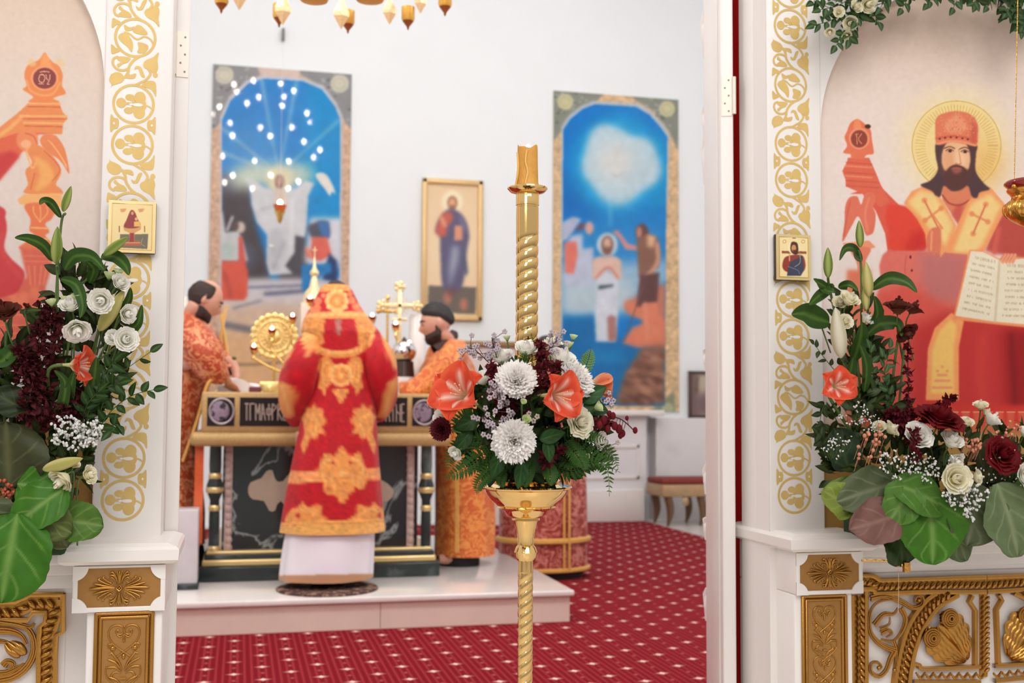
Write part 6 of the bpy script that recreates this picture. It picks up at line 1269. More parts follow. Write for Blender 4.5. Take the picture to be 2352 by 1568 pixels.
# sleeve gold
pg(B1, [(1240, 580), (1330, 640), (1430, 780), (1470, 900), (1410, 1010), (1330, 870), (1275, 720)], G1, 1.2); pg(B1, [(1330, 1160), (1500, 1060), (1420, 1300), (1330, 1568), (1200, 1568), (1290, 1270)], G1, 1.5, False)
pg(B1, [(230, 640), (265, 700), (245, 850), (175, 940), (150, 1010), (80, 990), (60, 860), (150, 720)], G1, 1.2); pg(B1, [(40, 1130), (220, 1190), (310, 1290), (260, 1568), (110, 1568)], G1, 1.5, False)
cv.line(B1([(1400, 1130), (1290, 1500)]), 5, G2, 1.4, .8); cv.line(B1([(130, 1200), (210, 1500)]), 5, G2, 1.4, .8)
bz = .193; bp, Rm, loc = person('person', 'person seen from behind in red and gold brocade robe, bowing at the altar', (.47, 6.22, bz), at(772, 694, 6.34), 0.0, .55, (.47, 6.27, 1.02), (.47, 6.26, 1.42),
    [[(.28, 6.30, 1.24), (.31, 6.55, 1.29)], [(.67, 6.30, 1.24), (.65, 6.55, 1.29)]])
# (head bows away from the camera)
shell(at(772, 694, 6.34), Rm, 1.0, lambda x, y, z: np.clip((z+.03-y*.9)*30, 0, 1), .010, 'hair', HAIR, bp, .006)
rows = [(652, 744, 802), (664, 736, 812), (700, 716, 830), (735, 697, 856), (762, 692, 878), (800, 704, 872), (840, 710, 862), (900, 702, 864), (980, 688, 868), (1060, 672, 873), (1140, 656, 880), (1200, 646, 885), (1222, 643, 887)]
b = loft(rows, 6.2, [.06, .085, .12, .15, .165, .165, .16, .165, .175, .19, .20, .21, .21], 96, 9, .018, cv, per=14, yc=6.26); b.build('vestment', CLOTHV, bp)
b = sleeve([(722, 776, 6.20, 26), (700, 826, 6.18, 40), (684, 880, 6.2, 40), (678, 930, 6.27, 33), (684, 965, 6.34, 22)], cv); b.build('sleeve', CLOTHV, bp)
b = sleeve([(848, 776, 6.20, 26), (868, 826, 6.18, 38), (878, 876, 6.2, 37), (876, 922, 6.27, 30), (866, 952, 6.34, 22)], cv); b.build('sleeve', CLOTHV, bp)
cw = Canvas(600, 1180, 900, 1380, 1.5, (238, 232, 240)); cw.poly([(600, 1322), (900, 1316), (900, 1380), (600, 1380)], (196, 146, 108), 1)
b = loft([(1205, 660, 862), (1250, 652, 860), (1300, 645, 857), (1330, 642, 856)], 6.22, [.17, .175, .18, .18], 96, 8, .055, cw, yc=6.25); b.build('white_underrobe', mat('white_silk', vc=True, rough=.5, sheen=.2), bp)
b = MB(); q = atz(750, 1347, .197)
for dx in (-.10, .11): b = MB(); b.tube([(.47+dx, 6.15, .232), (.47+dx, 6.25, .235), (.47+dx, 6.40, .226)], [.032, .040, .034], 10); b.build('shoe', mat('black_leather', (22, 18, 18), .4), bp)
# ---- left priest, bending over the altar
DL = damask('orange_damask', (178, 66, 28), (206, 104, 54), (226, 154, 108)); DR = damask('amber_damask', (206, 96, 36), (228, 128, 56), (232, 150, 76)); D4 = damask('paisley_brocade', (146, 44, 34), (176, 72, 58), (206, 132, 118))
hc = at(470, 688, 6.80)
b_, Rm, loc = person('person', 'balding bearded person in orange damask vestment bending over the left side of the altar', (-.38, 7.0, .1805), hc, math.radians(80), .48, (-.44, 7.0, 1.02), (-.40, 6.95, 1.38), [[at(520, 830, 7.1), at(545, 872, 7.05)], [at(478, 830, 6.66), at(525, 878, 6.8)]])
shell(hc, Rm, 1.0, lambda x, y, z: np.clip((z+.085)*40, 0, 1)*np.clip((z+.03-np.clip(y,-.02,1)*1.5)*40, 0, 1)*np.clip((np.abs(x)*1.2-y*.8-.035)*60, 0, 1)*np.clip((.094-z)*60, 0, 1)*np.clip((.030-y)*60, 0, 1), .007, 'hair', HAIR, b_, .006)
shell(hc, Rm, 1.0, lambda x, y, z: np.clip((-z-.058-.25*(y-.05))*60, 0, 1)*np.clip((y+.02)*40, 0, 1), .020, 'beard', HAIR, b_, .014)
rows = [(700, 398, 442), (722, 372, 462), (760, 350, 486), (810, 340, 494), (870, 338, 486), (940, 336, 462), (1010, 334, 448), (1090, 336, 462), (1170, 338, 470), (1250, 340, 470)]
b = loft(rows, 6.95, [.08, .12, .17, .19, .2, .2, .2, .21, .22, .22], 80, 8, .03, None, yc=6.98); b.build('vestment', DL, b_)
b = sleeve([(418, 735, 6.88, 28), (430, 756, 6.80, 38), (462, 800, 6.7, 42), (486, 842, 6.7, 34), (512, 868, 6.76, 18)]); b.build('sleeve', DL, b_)
b = sleeve([(430, 742, 7.05, 28), (452, 762, 7.1, 32), (490, 815, 7.15, 32), (525, 855, 7.1, 20)]); b.build('sleeve', DL, b_)
b = sleeve([(410, 694, 6.9, 16), (428, 706, 6.84, 20), (440, 722, 6.8, 18)], None); b.build('collar', mat('white_collar', (236, 226, 216), .6), b_)
b = MB(); q = [at(420, 1060, 6.72), at(455, 960, 6.70), at(478, 880, 6.66), at(510, 862, 6.70)]; b.tube(spline(q, 24), .010, 8); b.build('trim', GOLDC, b_)
x0, x1 = at(470, 1100, 6.78)[0], at(490, 1100, 6.78)[0]; b = MB(); n = 16; zz = np.linspace(at(480, 1240, 6.78)[2], at(480, 1000, 6.78)[2], n); G = np.zeros((n, 5, 3)); G[..., 0] = np.linspace(x0, x1, 5)[None]; G[..., 1] = 6.60+.008*np.sin(zz*20)[:, None]; G[..., 2] = zz[:, None]
G[..., 0] -= .05; G2 = G.copy(); G2[..., 1] += .006; b.grid(G); b.grid(G2); b.grid(np.stack([G[:, 0], G2[:, 0]], 1)); b.grid(np.stack([G[:, -1], G2[:, -1]], 1)); b.build('stole', mat('orange_stole', (220, 96, 48), .5, noise=.08, nscale=50), b_)
b = loft([(1230, 350, 462), (1270, 345, 470), (1298, 345, 470)], 6.98, [.18, .18, .18], 48, 6, .04, None, yc=7.0); b.build('cassock', BLACK, b_)
# ---- right priest, in profile facing the altar
hc = at(1003, 742, 6.92)
b_, Rm, loc = person('person', 'dark-haired bearded person in amber vestment, in profile at the right side of the altar', (1.36, 7.05, .1805), hc, math.radians(-88), .22, (1.38, 7.05, 1.02), (1.33, 7.03, 1.40), [[at(1000, 880, 6.85), at(935, 905, 6.85)], [at(1000, 880, 7.2), at(950, 900, 7.25)]])
shell(hc, Rm, 1.0, lambda x, y, z: np.clip((z-.030-.35*np.clip(y, 0, 1)+.9*np.clip(-y-.01, 0, .1))*45, 0, 1)*np.clip((.078-y)*60+.4, 0, 1), .016, 'hair', mat('black_hair', (40, 34, 34), .55, noise=.2, nscale=90, bump=.5, bscale=200), b_, .006)
shell(hc, Rm, 1.0, lambda x, y, z: np.clip((-z-.046-.25*(y-.03))*60, 0, 1)*np.clip((y+.012)*40, 0, 1)+np.clip((.0-z)*30, 0, 1)*np.clip((.030-y)*60, 0, 1)*np.clip((y+.004)*60, 0, 1)*.4, .022, 'beard', HAIR, b_, .014)
rows = [(784, 998, 1044), (800, 984, 1064), (830, 976, 1086), (880, 982, 1104), (950, 996, 1114), (1030, 1002, 1124), (1110, 1002, 1134), (1190, 1002, 1138), (1272, 1000, 1136)]
b = loft(rows, 7.05, [.09, .12, .16, .18, .19, .19, .2, .21, .21], 80, 9, .04, None, yc=7.07); b.build('vestment', DR, b_)
b = sleeve([(1050, 800, 6.95, 26), (1036, 826, 6.86, 38), (1004, 872, 6.84, 38), (960, 898, 6.84, 32), (918, 902, 6.85, 24)], fold=.1); b.build('sleeve', DR, b_)
b = sleeve([(1045, 806, 7.12, 28), (1012, 832, 7.22, 32), (985, 875, 7.25, 30), (955, 892, 7.25, 20)]); b.build('sleeve', DR, b_)
b = sleeve([(1042, 768, 7.0, 12), (1022, 786, 6.92, 15), (1000, 806, 6.9, 15)]); b.build('collar', mat('dark_collar', (58, 30, 28), .6), b_)
b = MB(); b.tube(spline([at(1016, 806, 6.86), at(1040, 850, 6.80), at(1050, 900, 6.80), at(1046, 1000, 6.84)], 24), .008, 8)
for x in (1047, 1052): b.tube([at(x, 1060, 6.85), at(x, 1160, 6.83), at(x, 1268, 6.82)], .006, 6)
b.build('trim', GOLDC, b_)
b = loft([(1262, 1008, 1106), (1280, 1010, 1104), (1297, 1010, 1104)], 7.02, [.17, .17, .17], 48, 6, .03, None, yc=7.07); b.build('cassock', BLACK, b_)
# ---- fourth, on the carpet behind the flowers
hc = at(1262, 812, 7.5)
b_, Rm, loc = person('person', 'person in dark red vestment with gold bands, standing on the carpet, head behind the flowers', (2.07, 7.6, .0125), hc, math.radians(-70), .5, (2.07, 7.6, .86), (2.03, 7.58, 1.22), [[(1.86, 7.5, 1.05), (1.72, 7.55, 1.02)], [(1.9, 7.75, 1.05), (1.74, 7.7, 1.02)]])
shell(hc, Rm, 1.0, lambda x, y, z: np.clip((z-.03+.9*np.clip(-y, 0, .1))*40, 0, 1), .012, 'hair', HAIR, b_, .006)
rows = [(850, 1215, 1290), (875, 1190, 1312), (930, 1172, 1330), (1010, 1160, 1340), (1100, 1152, 1348), (1200, 1150, 1350), (1308, 1150, 1350)]
b = loft(rows, 7.55, [.09, .14, .19, .2, .21, .22, .23], 80, 9, .03, None, yc=7.58); b.build('vestment', D4, b_)
b = sleeve([(1225, 900, 7.45, 30), (1190, 930, 7.45, 34), (1160, 955, 7.5, 22)]); b.build('sleeve', D4, b_); b = sleeve([(1225, 900, 7.75, 28), (1190, 930, 7.75, 30), (1165, 955, 7.7, 20)]); b.build('sleeve', D4, b_)
b = MB()
def ring(y, r_=.012, g=1.02):
    A, B0 = at(1150, y, 7.55), at(1350, y, 7.55); c = (A+B0)/2; th = np.linspace(0, 2*PI, 60); hx = (B0[0]-A[0])/2*g; b.tube([(c[0]+hx*math.cos(t), 7.58+.235*g*math.sin(t), c[2]) for t in th], r_, 6, flat=(0, 1))
ring(1302, .016); ring(1236, .020)
for px in (1296, 1308): 
    q = [at(px, y, 7.345) for y in (900, 1000, 1100, 1200, 1308)]; b.tube(q, .008, 6)
b.build('gold_band', GOLDC, b_)
b = loft([(1298, 1160, 1345), (1318, 1162, 1345), (1331, 1165, 1343)], 7.5, [.2, .2, .2], 48, 6, .03, None, yc=7.58); b.build('cassock', BLACK, b_)
# ------------------------------------------------------------------ tall brass candlestick
YS = 2.15
def zz(y): return at(1210, y, YS)[2]
def rr_(px): return px*(YS/ray(1210, 900)[1])/2600*1.0
sc0 = at(1209, 1100, YS); CX = (at(1209, 500, YS)[0]+at(1209, 1400, YS)[0])/2
st = thing('candlestick', (CX, YS, 0), 'tall polished brass candlestick with twisted column and flower bowl standing before the doorway', 'candlestick')
def lat(name, pr, m=BRASS, n=48, parent=None):
    b = MB(); b.sharp = 35; b.lathe([(rr_(r), zz(y)) for y, r in pr], CX, YS, n); return b.build(name, m, parent or st)
def twist(name, y0, y1, r, starts, pitch, depth=.12):
    b = MB(); b.sharp = 70; n = 64; m = int(abs(y1-y0)*1.4); ys = np.linspace(y0, y1, m); a = np.linspace(0, 2*PI, n, endpoint=False); P = np.zeros((m, n, 3))
    for i, y in enumerate(ys):
        ph = starts*(a)+2*PI*(y-y0)/pitch; k = min(1, (y-y0)/18, (y1-y)/12+.01)
        R_ = rr_(r)*(1-depth*k*(1-np.abs(np.sin(ph/2))**.42)); P[i, :, 0] = CX+R_*np.cos(a); P[i, :, 1] = YS+R_*np.sin(a); P[i, :, 2] = zz(y)
    b.grid(P, closev=True); return b.build(name, BRASS, st)
lat('drip_pan', [(424, 24), (428, 30), (431, 46), (434, 47), (441, 40), (444, 30), (446, 25), (446, 0)])
lat('collar', [(444, 26), (446, 27), (472, 27), (473, 25.5), (476, 25.5), (477, 26.3), (536, 26.3)])
twist('twisted_column', 534, 1096, 26.3, 2, 26)
lat('bowl', [(1084, 0), (1084, 60), (1090, 66), (1093, 62), (1098, 74), (1103, 78), (1106, 74), (1112, 92), (1115, 104), (1118, 106), (1121, 104), (1124, 96), (1132, 92), (1144, 84), (1156, 70), (1161, 66), (1164, 68), (1167, 60), (1172, 50), (1182, 43), (1188, 34), (1189, 30)], n=72)
lat('neck', [(1187, 30), (1188, 33), (1193, 33), (1195, 28), (1199, 26.5), (1215, 22.5), (1235, 19), (1252, 19), (1256, 22), (1264, 25), (1266, 27), (1269, 25.5), (1279, 24), (1286, 18), (1288, 17)], n=12)
lat('knop', [(1250, 18), (1256, 23), (1265, 26), (1267, 27), (1269, 26), (1278, 24.5), (1286, 18.5)])
lat('smooth_tube', [(1284, 17.2), (1316, 17.2)])
twist('lower_column', 1312, 1790, 17.4, 3, 23*1.0, .16)
b = MB(); z0 = zz(1788); b.lathe([(0, z0+.02), (.018, z0+.01), (.03, z0-.01), (.04, z0-.05), (.03, z0-.09), (.05, .16), (.10, .10), (.15, .06), (.17, .04), (.175, .0), (0, 0)], CX, YS, 48); b.build('foot', BRASS, st)
# candle, half burnt, resting in the collar
WAX = mat('amber_wax', (206, 150, 62), .5, sub_=.3, noise=.08, nscale=60)
cd = thing('candle', (CX, YS, zz(432)), 'thick half-burnt amber wax candle with hollowed top in the candlestick', 'candle')
b = MB(); b.sharp = 60; n = 48; a = np.linspace(0, 2*PI, n, endpoint=False); rows = []
top = zz(338)
for k, (y, r) in enumerate(((430, 29), (426, 27), (420, 24.5), (400, 23.8), (370, 23.6), (345, 23.6), (338, 23.2))):
    R_ = rr_(r)*(1+.02*np.sin(a*3+k)); zt = np.full(n, zz(y))
    if k == 6: zt = zz(338)+.004*np.cos(a*2+.6)+.0015*np.sin(a*5)
    rows.append(np.stack([CX+R_*np.cos(a), YS+R_*np.sin(a), zt], 1))
for r, y in ((20.5, 340), (18, 352), (0.5, 356)): rows.append(np.stack([CX+rr_(r)*np.cos(a), YS+rr_(r)*np.sin(a), zz(y)+.003*np.cos(a*2+.6)*(r/20)], 1))
b.grid(np.array(rows), closev=True); b.build('wax_body', WAX, cd)
b = MB()
for x0, pts in ((0, [(1210, 345), (1207, 370), (1212, 395), (1207, 420), (1213, 432)]), (1, [(1189, 350), (1190, 390), (1185, 424), (1181, 430)]), (2, [(1222, 410), (1228, 426), (1234, 433)])):
    q = [at(px, y, YS-math.sqrt(max(rr_(24)**2-(at(px, y, YS)[0]-CX)**2, 0))) for px, y in pts]; b.tube(spline(q, 16), .0022, 8)
b.build('wax_drip', mat('light_wax', (226, 178, 92), .45, sub_=.3), cd)
b = MB(); b.tube([(CX, YS, zz(354)), (CX, YS, zz(345)), (CX+.002, YS, zz(342))], .0012, 6); w_ = b.build('wick', mat('charred_wick', (40, 30, 26), .8), cd)
b = MB(); b.ball((CX+.001, YS, zz(341)), (.0055, .0055, .009), 10, 10); b.build('flame', mat('candle_flame', (255, 244, 220), .5, emit=(255, 236, 200), es=14), w_)

# ------------------------------------------------------------------ flower shapes (local +Z is where a flower faces)
def petal(b, phi, L, W, rad, hgt, colf, nu=12, nv=9, cup=0., ruf=0., rfreq=8, tip=1.0, twist_=0., seed=0, wp=.75):
    u = np.linspace(0, 1, nu)[:, None]; v = np.linspace(-1, 1, nv)[None]; w_ = W*np.sin(PI*np.clip(u**wp*.96+.02, 0, 1))**.75 if tip else W*(u**.6)
    r = rad(u)*L; z = hgt(u)*L; ru = ruf*L*u**2*np.sin(v*rfreq+seed)*(.5+.5*np.abs(v)); t = v*w_*L
    r2 = r-cup*L*np.abs(v)**2*w_*0.5+0*v; z2 = z+cup*L*np.abs(v)**2*w_+ru; t2 = t+twist_*z2
    if not tip: r2 = r2+ru*.5+.03*L*np.sin(v*rfreq*1.7+seed)*u**3; 
    P = np.stack([r2*math.cos(phi)-t2*math.sin(phi), r2*math.sin(phi)+t2*math.cos(phi), z2+0*r2], -1); b.grid(P, c=colf(u+0*v, v+0*u))
def cmix(a, b_, k): return lin(a)*(1-k[..., None])+lin(b_)*k[..., None]
TPL = {}
def amaryllis_tpl(key='amaryllis', main=(226, 74, 46), edge=(240, 120, 84), stripe=(252, 226, 206), base=(236, 230, 186), open_=1.0):
    if key in TPL: return TPL[key]
    b = MB(); b.rec = False; b.sharp = 180
    def col(u, v):
        c = cmix(main, edge, np.clip(np.abs(v)**2*.5+.25*np.sin(v*14)**2, 0, 1)); k = np.clip((.20-np.abs(v))*9, 0, 1)*np.clip((.80-u)*5, 0, 1); c = c*(1-k[..., None])+lin(stripe)*k[..., None]
        k2 = np.clip((.26-u)*6, 0, 1); return c*(1-k2[..., None])+lin(base)*k2[..., None]
    for i in range(6):
        o = i % 2; petal(b, i*PI/3+.2, 1.0, .58 if o else .46, lambda u: .06+(.86*open_)*u**1.5, lambda u: (.74+.05*o)*np.sin(np.clip(u*1.75, 0, 2.0))*.95+.12*(1-open_)*u, col, 18, 13, cup=.30, ruf=.06, rfreq=5, seed=i*1.7, wp=.95)
    b.lathe([(.035, -.62), (.05, -.5), (.07, -.2), (.10, 0), (.13, .10)], 0, 0, 12, c=lin((214, 206, 150)))
    s = MB(); s.rec = False
    for i in range(6):
        a = i*1.05+.5; s.tube(spline([(0, 0, .1), (.08*math.cos(a), .08*math.sin(a), .5), (.17*math.cos(a)+.06, .17*math.sin(a)-.04, .80)], 8), [.018]*20 if False else .016, 6, c=lin((250, 226, 200))); s.ball((.17*math.cos(a)+.06, .17*math.sin(a)-.04, .82), (.03, .03, .03), 5, 6, c=lin((240, 214, 160)))
    TPL[key] = [('amaryllis', b.mesh('amaryllis', VC), [('stamens', s.mesh('stamens', VC))])]; return TPL[key]
def carnation_tpl(key, c1, c2):
    if key in TPL: return TPL[key]
    b = MB(); b.rec = False; b.sharp = 180; g = np.random.default_rng(5)
    col = lambda u, v: cmix(c2, c1, np.clip(u*1.3, 0, 1))
    for ring, (n, tilt, L_) in enumerate(((12, .05, 1.0), (12, .30, 1.0), (11, .52, .97), (10, .74, .94), (9, .94, .90), (7, 1.12, .87), (6, 1.30, .84), (4, 1.46, .80))):
        for i in range(n):
            ph = i*2*PI/n+ring*.5+g.uniform(-.12, .12); t = tilt+g.uniform(-.08, .08); ct, st_ = math.cos(t), math.sin(t)
            petal(b, ph, L_*g.uniform(.9, 1.06), .46, lambda u, ct=ct: ct*u, lambda u, st_=st_: st_*u*.75+.06*u, col, 9, 17, ruf=.13, rfreq=11+g.uniform(0, 5), tip=0, seed=g.uniform(0, 6))
    b.lathe([(.04, -.7), (.14, -.6), (.18, -.1), (.22, .1)], 0, 0, 10, c=lin((110, 140, 84)))
    TPL[key] = [(key, b.mesh(key, VC), [])]; return TPL[key]
def rose_tpl(key, c1, c2, open_=.5, rings=5, name='rose', green=(120, 150, 84), tall=1.0):
    if key in TPL: return TPL[key]
    b = MB(); b.rec = False; b.sharp = 180; g = np.random.default_rng(hash(key) % 100 if False else len(key))
    for k in range(rings):
        n = 3+k//2*1+(k > 2); f = (k+1)/rings; R_ = .16+.62*f; op = open_*f
        for i in range(n):
            ph = i*2*PI/n+k*1.1; u = np.linspace(0, 1, 10)[:, None]; v = np.linspace(-1, 1, 11)[None]; op = op if (k > 1 or rings < 4) else (-1.3, -.55)[k]; sp = (1.0 if k else 1.6)*PI/n*1.25
            hw = sp*(.55+.45*np.sin(PI*np.clip(u*.8+.1, 0, 1))); a = ph+v*hw; rr = R_*(.25+.75*np.sin(np.clip(u*1.5, 0, PI/2)))*(1+op*u**3*.55)+.02*k; rr = rr+.02*np.sin(v*5+i)*u**3+op*.18*u**4*np.abs(v)
            z = tall*(.95-.25*f*open_)*u-.06*u**3*np.abs(v)**2*2-op*.30*u**4-.05*k*open_; 
            P = np.stack([rr*np.cos(a), rr*np.sin(a), z+0*a], -1); b.grid(P, c=cmix(c2, c1, np.clip(u**.7*1.1+0*v, 0, 1)))
    b.lathe([(.04, -.3), (.10, -.2), (.26, -.02), (.30, .08)], 0, 0, 10, c=lin(green))
    for i in range(5): petal(b, i*1.256, .5, .18, lambda u: .3+.6*u, lambda u: -.05+.1*u-.3*u*u, lambda u, v: cmix(green, (70, 100, 44), u), 6, 5)
    TPL[key] = [(name, b.mesh(name, VC), [])]; return TPL[key]
def bud_tpl(key, c1, c2, name='lily_bud', wd=.15):
    if key in TPL: return TPL[key]
    b = MB(); b.rec = False; b.sharp = 180; n = 24; u = np.linspace(0, 1, 22)[:, None]; a = np.linspace(0, 2*PI, n, endpoint=False)[None]
    r = wd*(np.sin(PI*np.clip(u**.8*.985+.012, 0, 1))**.7)*(1+.10*np.abs(np.cos(a*1.5))-.05); P = np.stack([r*np.cos(a), r*np.sin(a), u+0*a], -1)
    b.grid(P, closev=True, c=cmix(c1, c2, np.clip(.5+.5*np.cos(a*3)*1.0+0*u-.3*u, 0, 1)))
    TPL[key] = [(name, b.mesh(name, VC), [])]; return TPL[key]
def place(parent, tpl, px, py, Y, size_px, d, roll=0., stem=None, sname='stem', sm=None, sr=.0018):
    """size_px: radius (or length) in photo pixels at that place"""
    p = at(px, py, Y); s = size_px/2600*np.dot(p-CAM, FW)
    for (nm, me, ch) in tpl:
        o = inst(nm, me, parent, frame(p, d, s, roll))
        for (n2, m2) in ch: sub(n2, m2, o)
    if stem is not None:
        d_ = np.array(d, float); d_ /= np.linalg.norm(d_); e = np.asarray(stem, float); b = MB()
        b.tube(spline([p-d_*s*.3, p-d_*s*.9+(e-p)*.15, e], 14), sr, 6); b.build(sname, sm or STEM, parent)
    return p, s
def leafgeo(b, p0, d, L, W, up=(0, 0, 1), bend=.25, c1=(44, 78, 34), c2=(78, 112, 50), fold=.25, nu=12, nv=5, wav=0., veins=False, shp=.8, seed=0., rnd=False):
    d = np.asarray(d, float); d = d/np.linalg.norm(d); up = np.asarray(up, float); s = np.cross(d, up); s = s/(np.linalg.norm(s)+1e-9); n_ = np.cross(s, d)
    u = np.linspace(0, 1, nu)[:, None]; v = np.linspace(-1, 1, nv)[None]; w_ = W*np.sin(PI*np.clip(u**shp*.98+.01, 0, 1))**.85 if not rnd else W*np.sqrt(np.clip(1-(2*u-.98)**2, 0.0004, 1))*(1+.12*(1-u))*(1+.012*np.sin(u*47)+.02*np.sin(u*13+v*2))
    h = -bend*L*u**2+fold*W*np.abs(v)*np.sin(PI*u)+wav*W*np.sin(v*4+u*9+seed)*np.abs(v)
    P = np.asarray(p0)+d*(L*u*(1-.15*abs(bend)*u))[..., None]+s*(v*w_)[..., None]+n_*h[..., None]
    k = np.exp(-(v/.10)**2)*.8+0*u
    if veins: k = np.maximum(k*.8, .45*np.clip(np.cos((u*4.6-np.abs(v)*2.1)*2*PI*.7)*8-6.9, 0, 1)*np.clip((.92-np.abs(v))*5, 0, 1))
    b.grid(P, c=cmix(c1, c2, np.clip(k, 0, 1)))
def rv(g, k=1.0): return g.normal(0, k, 3)
def ruscus(parent, pts, L, W, Y0, Y1, seed=1, name='leafy_branch', c1=(42, 70, 26), c2=(88, 116, 48), n=12, m=None, sr=.0013, spread=.9):
    """pointed leaves in pairs along a bent stem given by photo points"""
    g = np.random.default_rng(seed); Q = spline([at(x, y, Y0+(Y1-Y0)*i/(len(pts)-1)) for i, (x, y) in enumerate(pts)], 40); b = MB(); b.rec = False; b.sharp = 180
    b.tube(Q, np.linspace(sr, sr*.5, len(Q)), 6, c=lin((74, 96, 48)))
    for i in range(n):
        t = .12+.88*i/n; k = int(t*(len(Q)-2)); T = Q[k+1]-Q[k]; T /= np.linalg.norm(T); sd = np.cross(T, [0, -1, 0]); sd /= np.linalg.norm(sd)+1e-9; s_ = 1 if i % 2 else -1
        d = T*.75+sd*s_*spread+rv(g, .25)*[1, .7, 1]; leafgeo(b, Q[k], d, L*g.uniform(.75, 1.1), W*g.uniform(.8, 1.1), up=np.array([0, -1, .3])+rv(g, .35), bend=g.uniform(-.1, .4), c1=c1, c2=c2)
    leafgeo(b, Q[-1], Q[-1]-Q[-4], L, W, up=(0, -1, .2), c1=c1, c2=c2); return b.build(name, m or VCL, parent)
def fern(parent, pts, W, Y0, Y1, c1=(38, 84, 30), c2=(66, 116, 44), n=18, name='fern_frond', seed=0, drop=.15):
    g = np.random.default_rng(seed); Q = spline([at(x, y, Y0+(Y1-Y0)*i/(len(pts)-1)) for i, (x, y) in enumerate(pts)], 60); b = MB(); b.rec = False; b.sharp = 180; b.tube(Q, np.linspace(.0012, .0004, len(Q)), 5, c=lin((70, 90, 40)))
    for i in range(n):
        t = .08+.9*i/n; k = int(t*(len(Q)-2)); T = Q[k+1]-Q[k]; T /= np.linalg.norm(T); sd = np.cross(T, [0, -1, 0]); sd /= np.linalg.norm(sd)+1e-9; ww = W*(math.sin(PI*min(t*.85+.12, 1))**.8)*(1.05-.5*t)
        for s_ in (-1, 1):
            d = sd*s_+T*.55; d /= np.linalg.norm(d); tip = Q[k]+d*ww
            leafgeo(b, Q[k], d, ww, ww*.13, up=(0, -1, .2), bend=drop, c1=c1, c2=c2, nu=6, nv=3)
            for j in range(1, 5):
                q = Q[k]+d*ww*j/5.2
                for s2 in (-1, 1): leafgeo(b, q, d*.6+np.cross(d, [0, -1, 0])*s2*.8, ww*.24*(1.15-j/5.5), ww*.075, up=(0, -1, .2), c1=c1, c2=c2, nu=4, nv=3, bend=.1)
    return b.build(name, VCL, parent)
def statice(parent, pts, Y, seed, c=(216, 202, 210), name='statice_sprig', r=.0042, n=26, spread=.010):
    g = np.random.default_rng(seed); Q = spline([at(x, y, Y-.01*i) for i, (x, y) in enumerate(pts)], 30); b = MB(); b.rec = False; b.sharp = 180; b.tube(Q, .0009, 5, c=lin((96, 82, 70)))
    for i in range(n):
        k = int(len(Q)*(.35+.65*i/n))-1; p = Q[k]+rv(g, spread)*[1, .5, 1]; b.tube([Q[max(k-2, 0)], p], .0006, 4, c=lin((110, 92, 84)))
        for j in range(5):
            a = j*1.256+i; q = p+np.array([math.cos(a), -.4, math.sin(a)])*r*.75; b.ball(q, (r*.62, r*.45, r*.62), 4, 5, c=lin(c)*g.uniform(.85, 1.05))
    return b.build(name, VC, parent)
def gyps(parent, blobs, Y, n, seed, r=(.0026, .0042), name='gypsophila_spray', root=None):
    """blobs: (px, py, rx, ry) clouds of tiny white blossoms"""
    g = np.random.default_rng(seed); b = MB(); b.rec = False; b.sharp = 180
    for (cx_, cy_, rx, ry) in blobs:
        m_ = int(n*rx*ry/900.0)+4
        rt = at(cx_, cy_+ry+16, Y+.05) if root is None else at(*root, Y+.05)
        for i in range(m_):
            a, q = g.uniform(0, 2*PI), math.sqrt(g.random()); p = at(cx_+rx*q*math.cos(a), cy_+ry*q*math.sin(a), Y+g.uniform(-.03, .02)); R_ = g.uniform(*r)
            b.tube([rt+(p-rt)*.45+rv(g, .003), p], .0004, 4, c=lin((96, 120, 70)))
            for _ in range(3): b.ball(p+rv(g, R_*.35), R_*g.uniform(.55, .8), 5, 6, c=lin((244, 242, 240)))
    return b.build(name, VC, parent)
def spike(parent, pts, Y, seed, c1=(78, 22, 30), c2=(128, 44, 50), W=.016, n=46, name='burgundy_spike', L=.013, dy=0.):
    g = np.random.default_rng(seed); Q = spline([at(x, y, Y+dy*i) for i, (x, y) in enumerate(pts)], 50); b = MB(); b.rec = False; b.sharp = 180; b.tube(Q, .0011, 5, c=lin((76, 40, 34)))
    for i in range(n):
        k = g.integers(2, len(Q)-1); d = rv(g)*[1, 1, 1]; d /= np.linalg.norm(d); t = k/len(Q); p = Q[k]+d*W*g.uniform(.2, .8)*(1.15-.7*t)
        for j in range(3): leafgeo(b, p, d+rv(g, .6), L*g.uniform(.7, 1.2), L*.36, up=rv(g), bend=g.uniform(0, .8), c1=c1, c2=c2, nu=5, nv=3, fold=.5)
    return b.build(name, VC, parent)
def bigleaf(parent, px, py, Y, L, W, ang, tilt=.4, c1=(70, 112, 44), c2=(140, 170, 96), name='broad_leaf', bend=.3, wav=.12, shp=.62, back=False):
    """rounded veined leaf; px,py its base, ang direction in the picture plane (deg, 0=right, 90=up), L and W in photo pixels"""
    p = at(px, py, Y); s = np.dot(p-CAM, FW)/2600; a = math.radians(ang); d = np.array([math.cos(a), -tilt, math.sin(a)]); b = MB(); b.rec = False; b.sharp = 180
    up = np.array([0, -1.0, .25]); leafgeo(b, p, d, L*s*1.05, W*s*.5, up=up, bend=bend, c1=c1, c2=c2, fold=.18, nu=60, nv=41, wav=wav, veins=True, shp=shp, seed=px, rnd=(name == 'broad_leaf')); return b.build(name, VCL, parent)
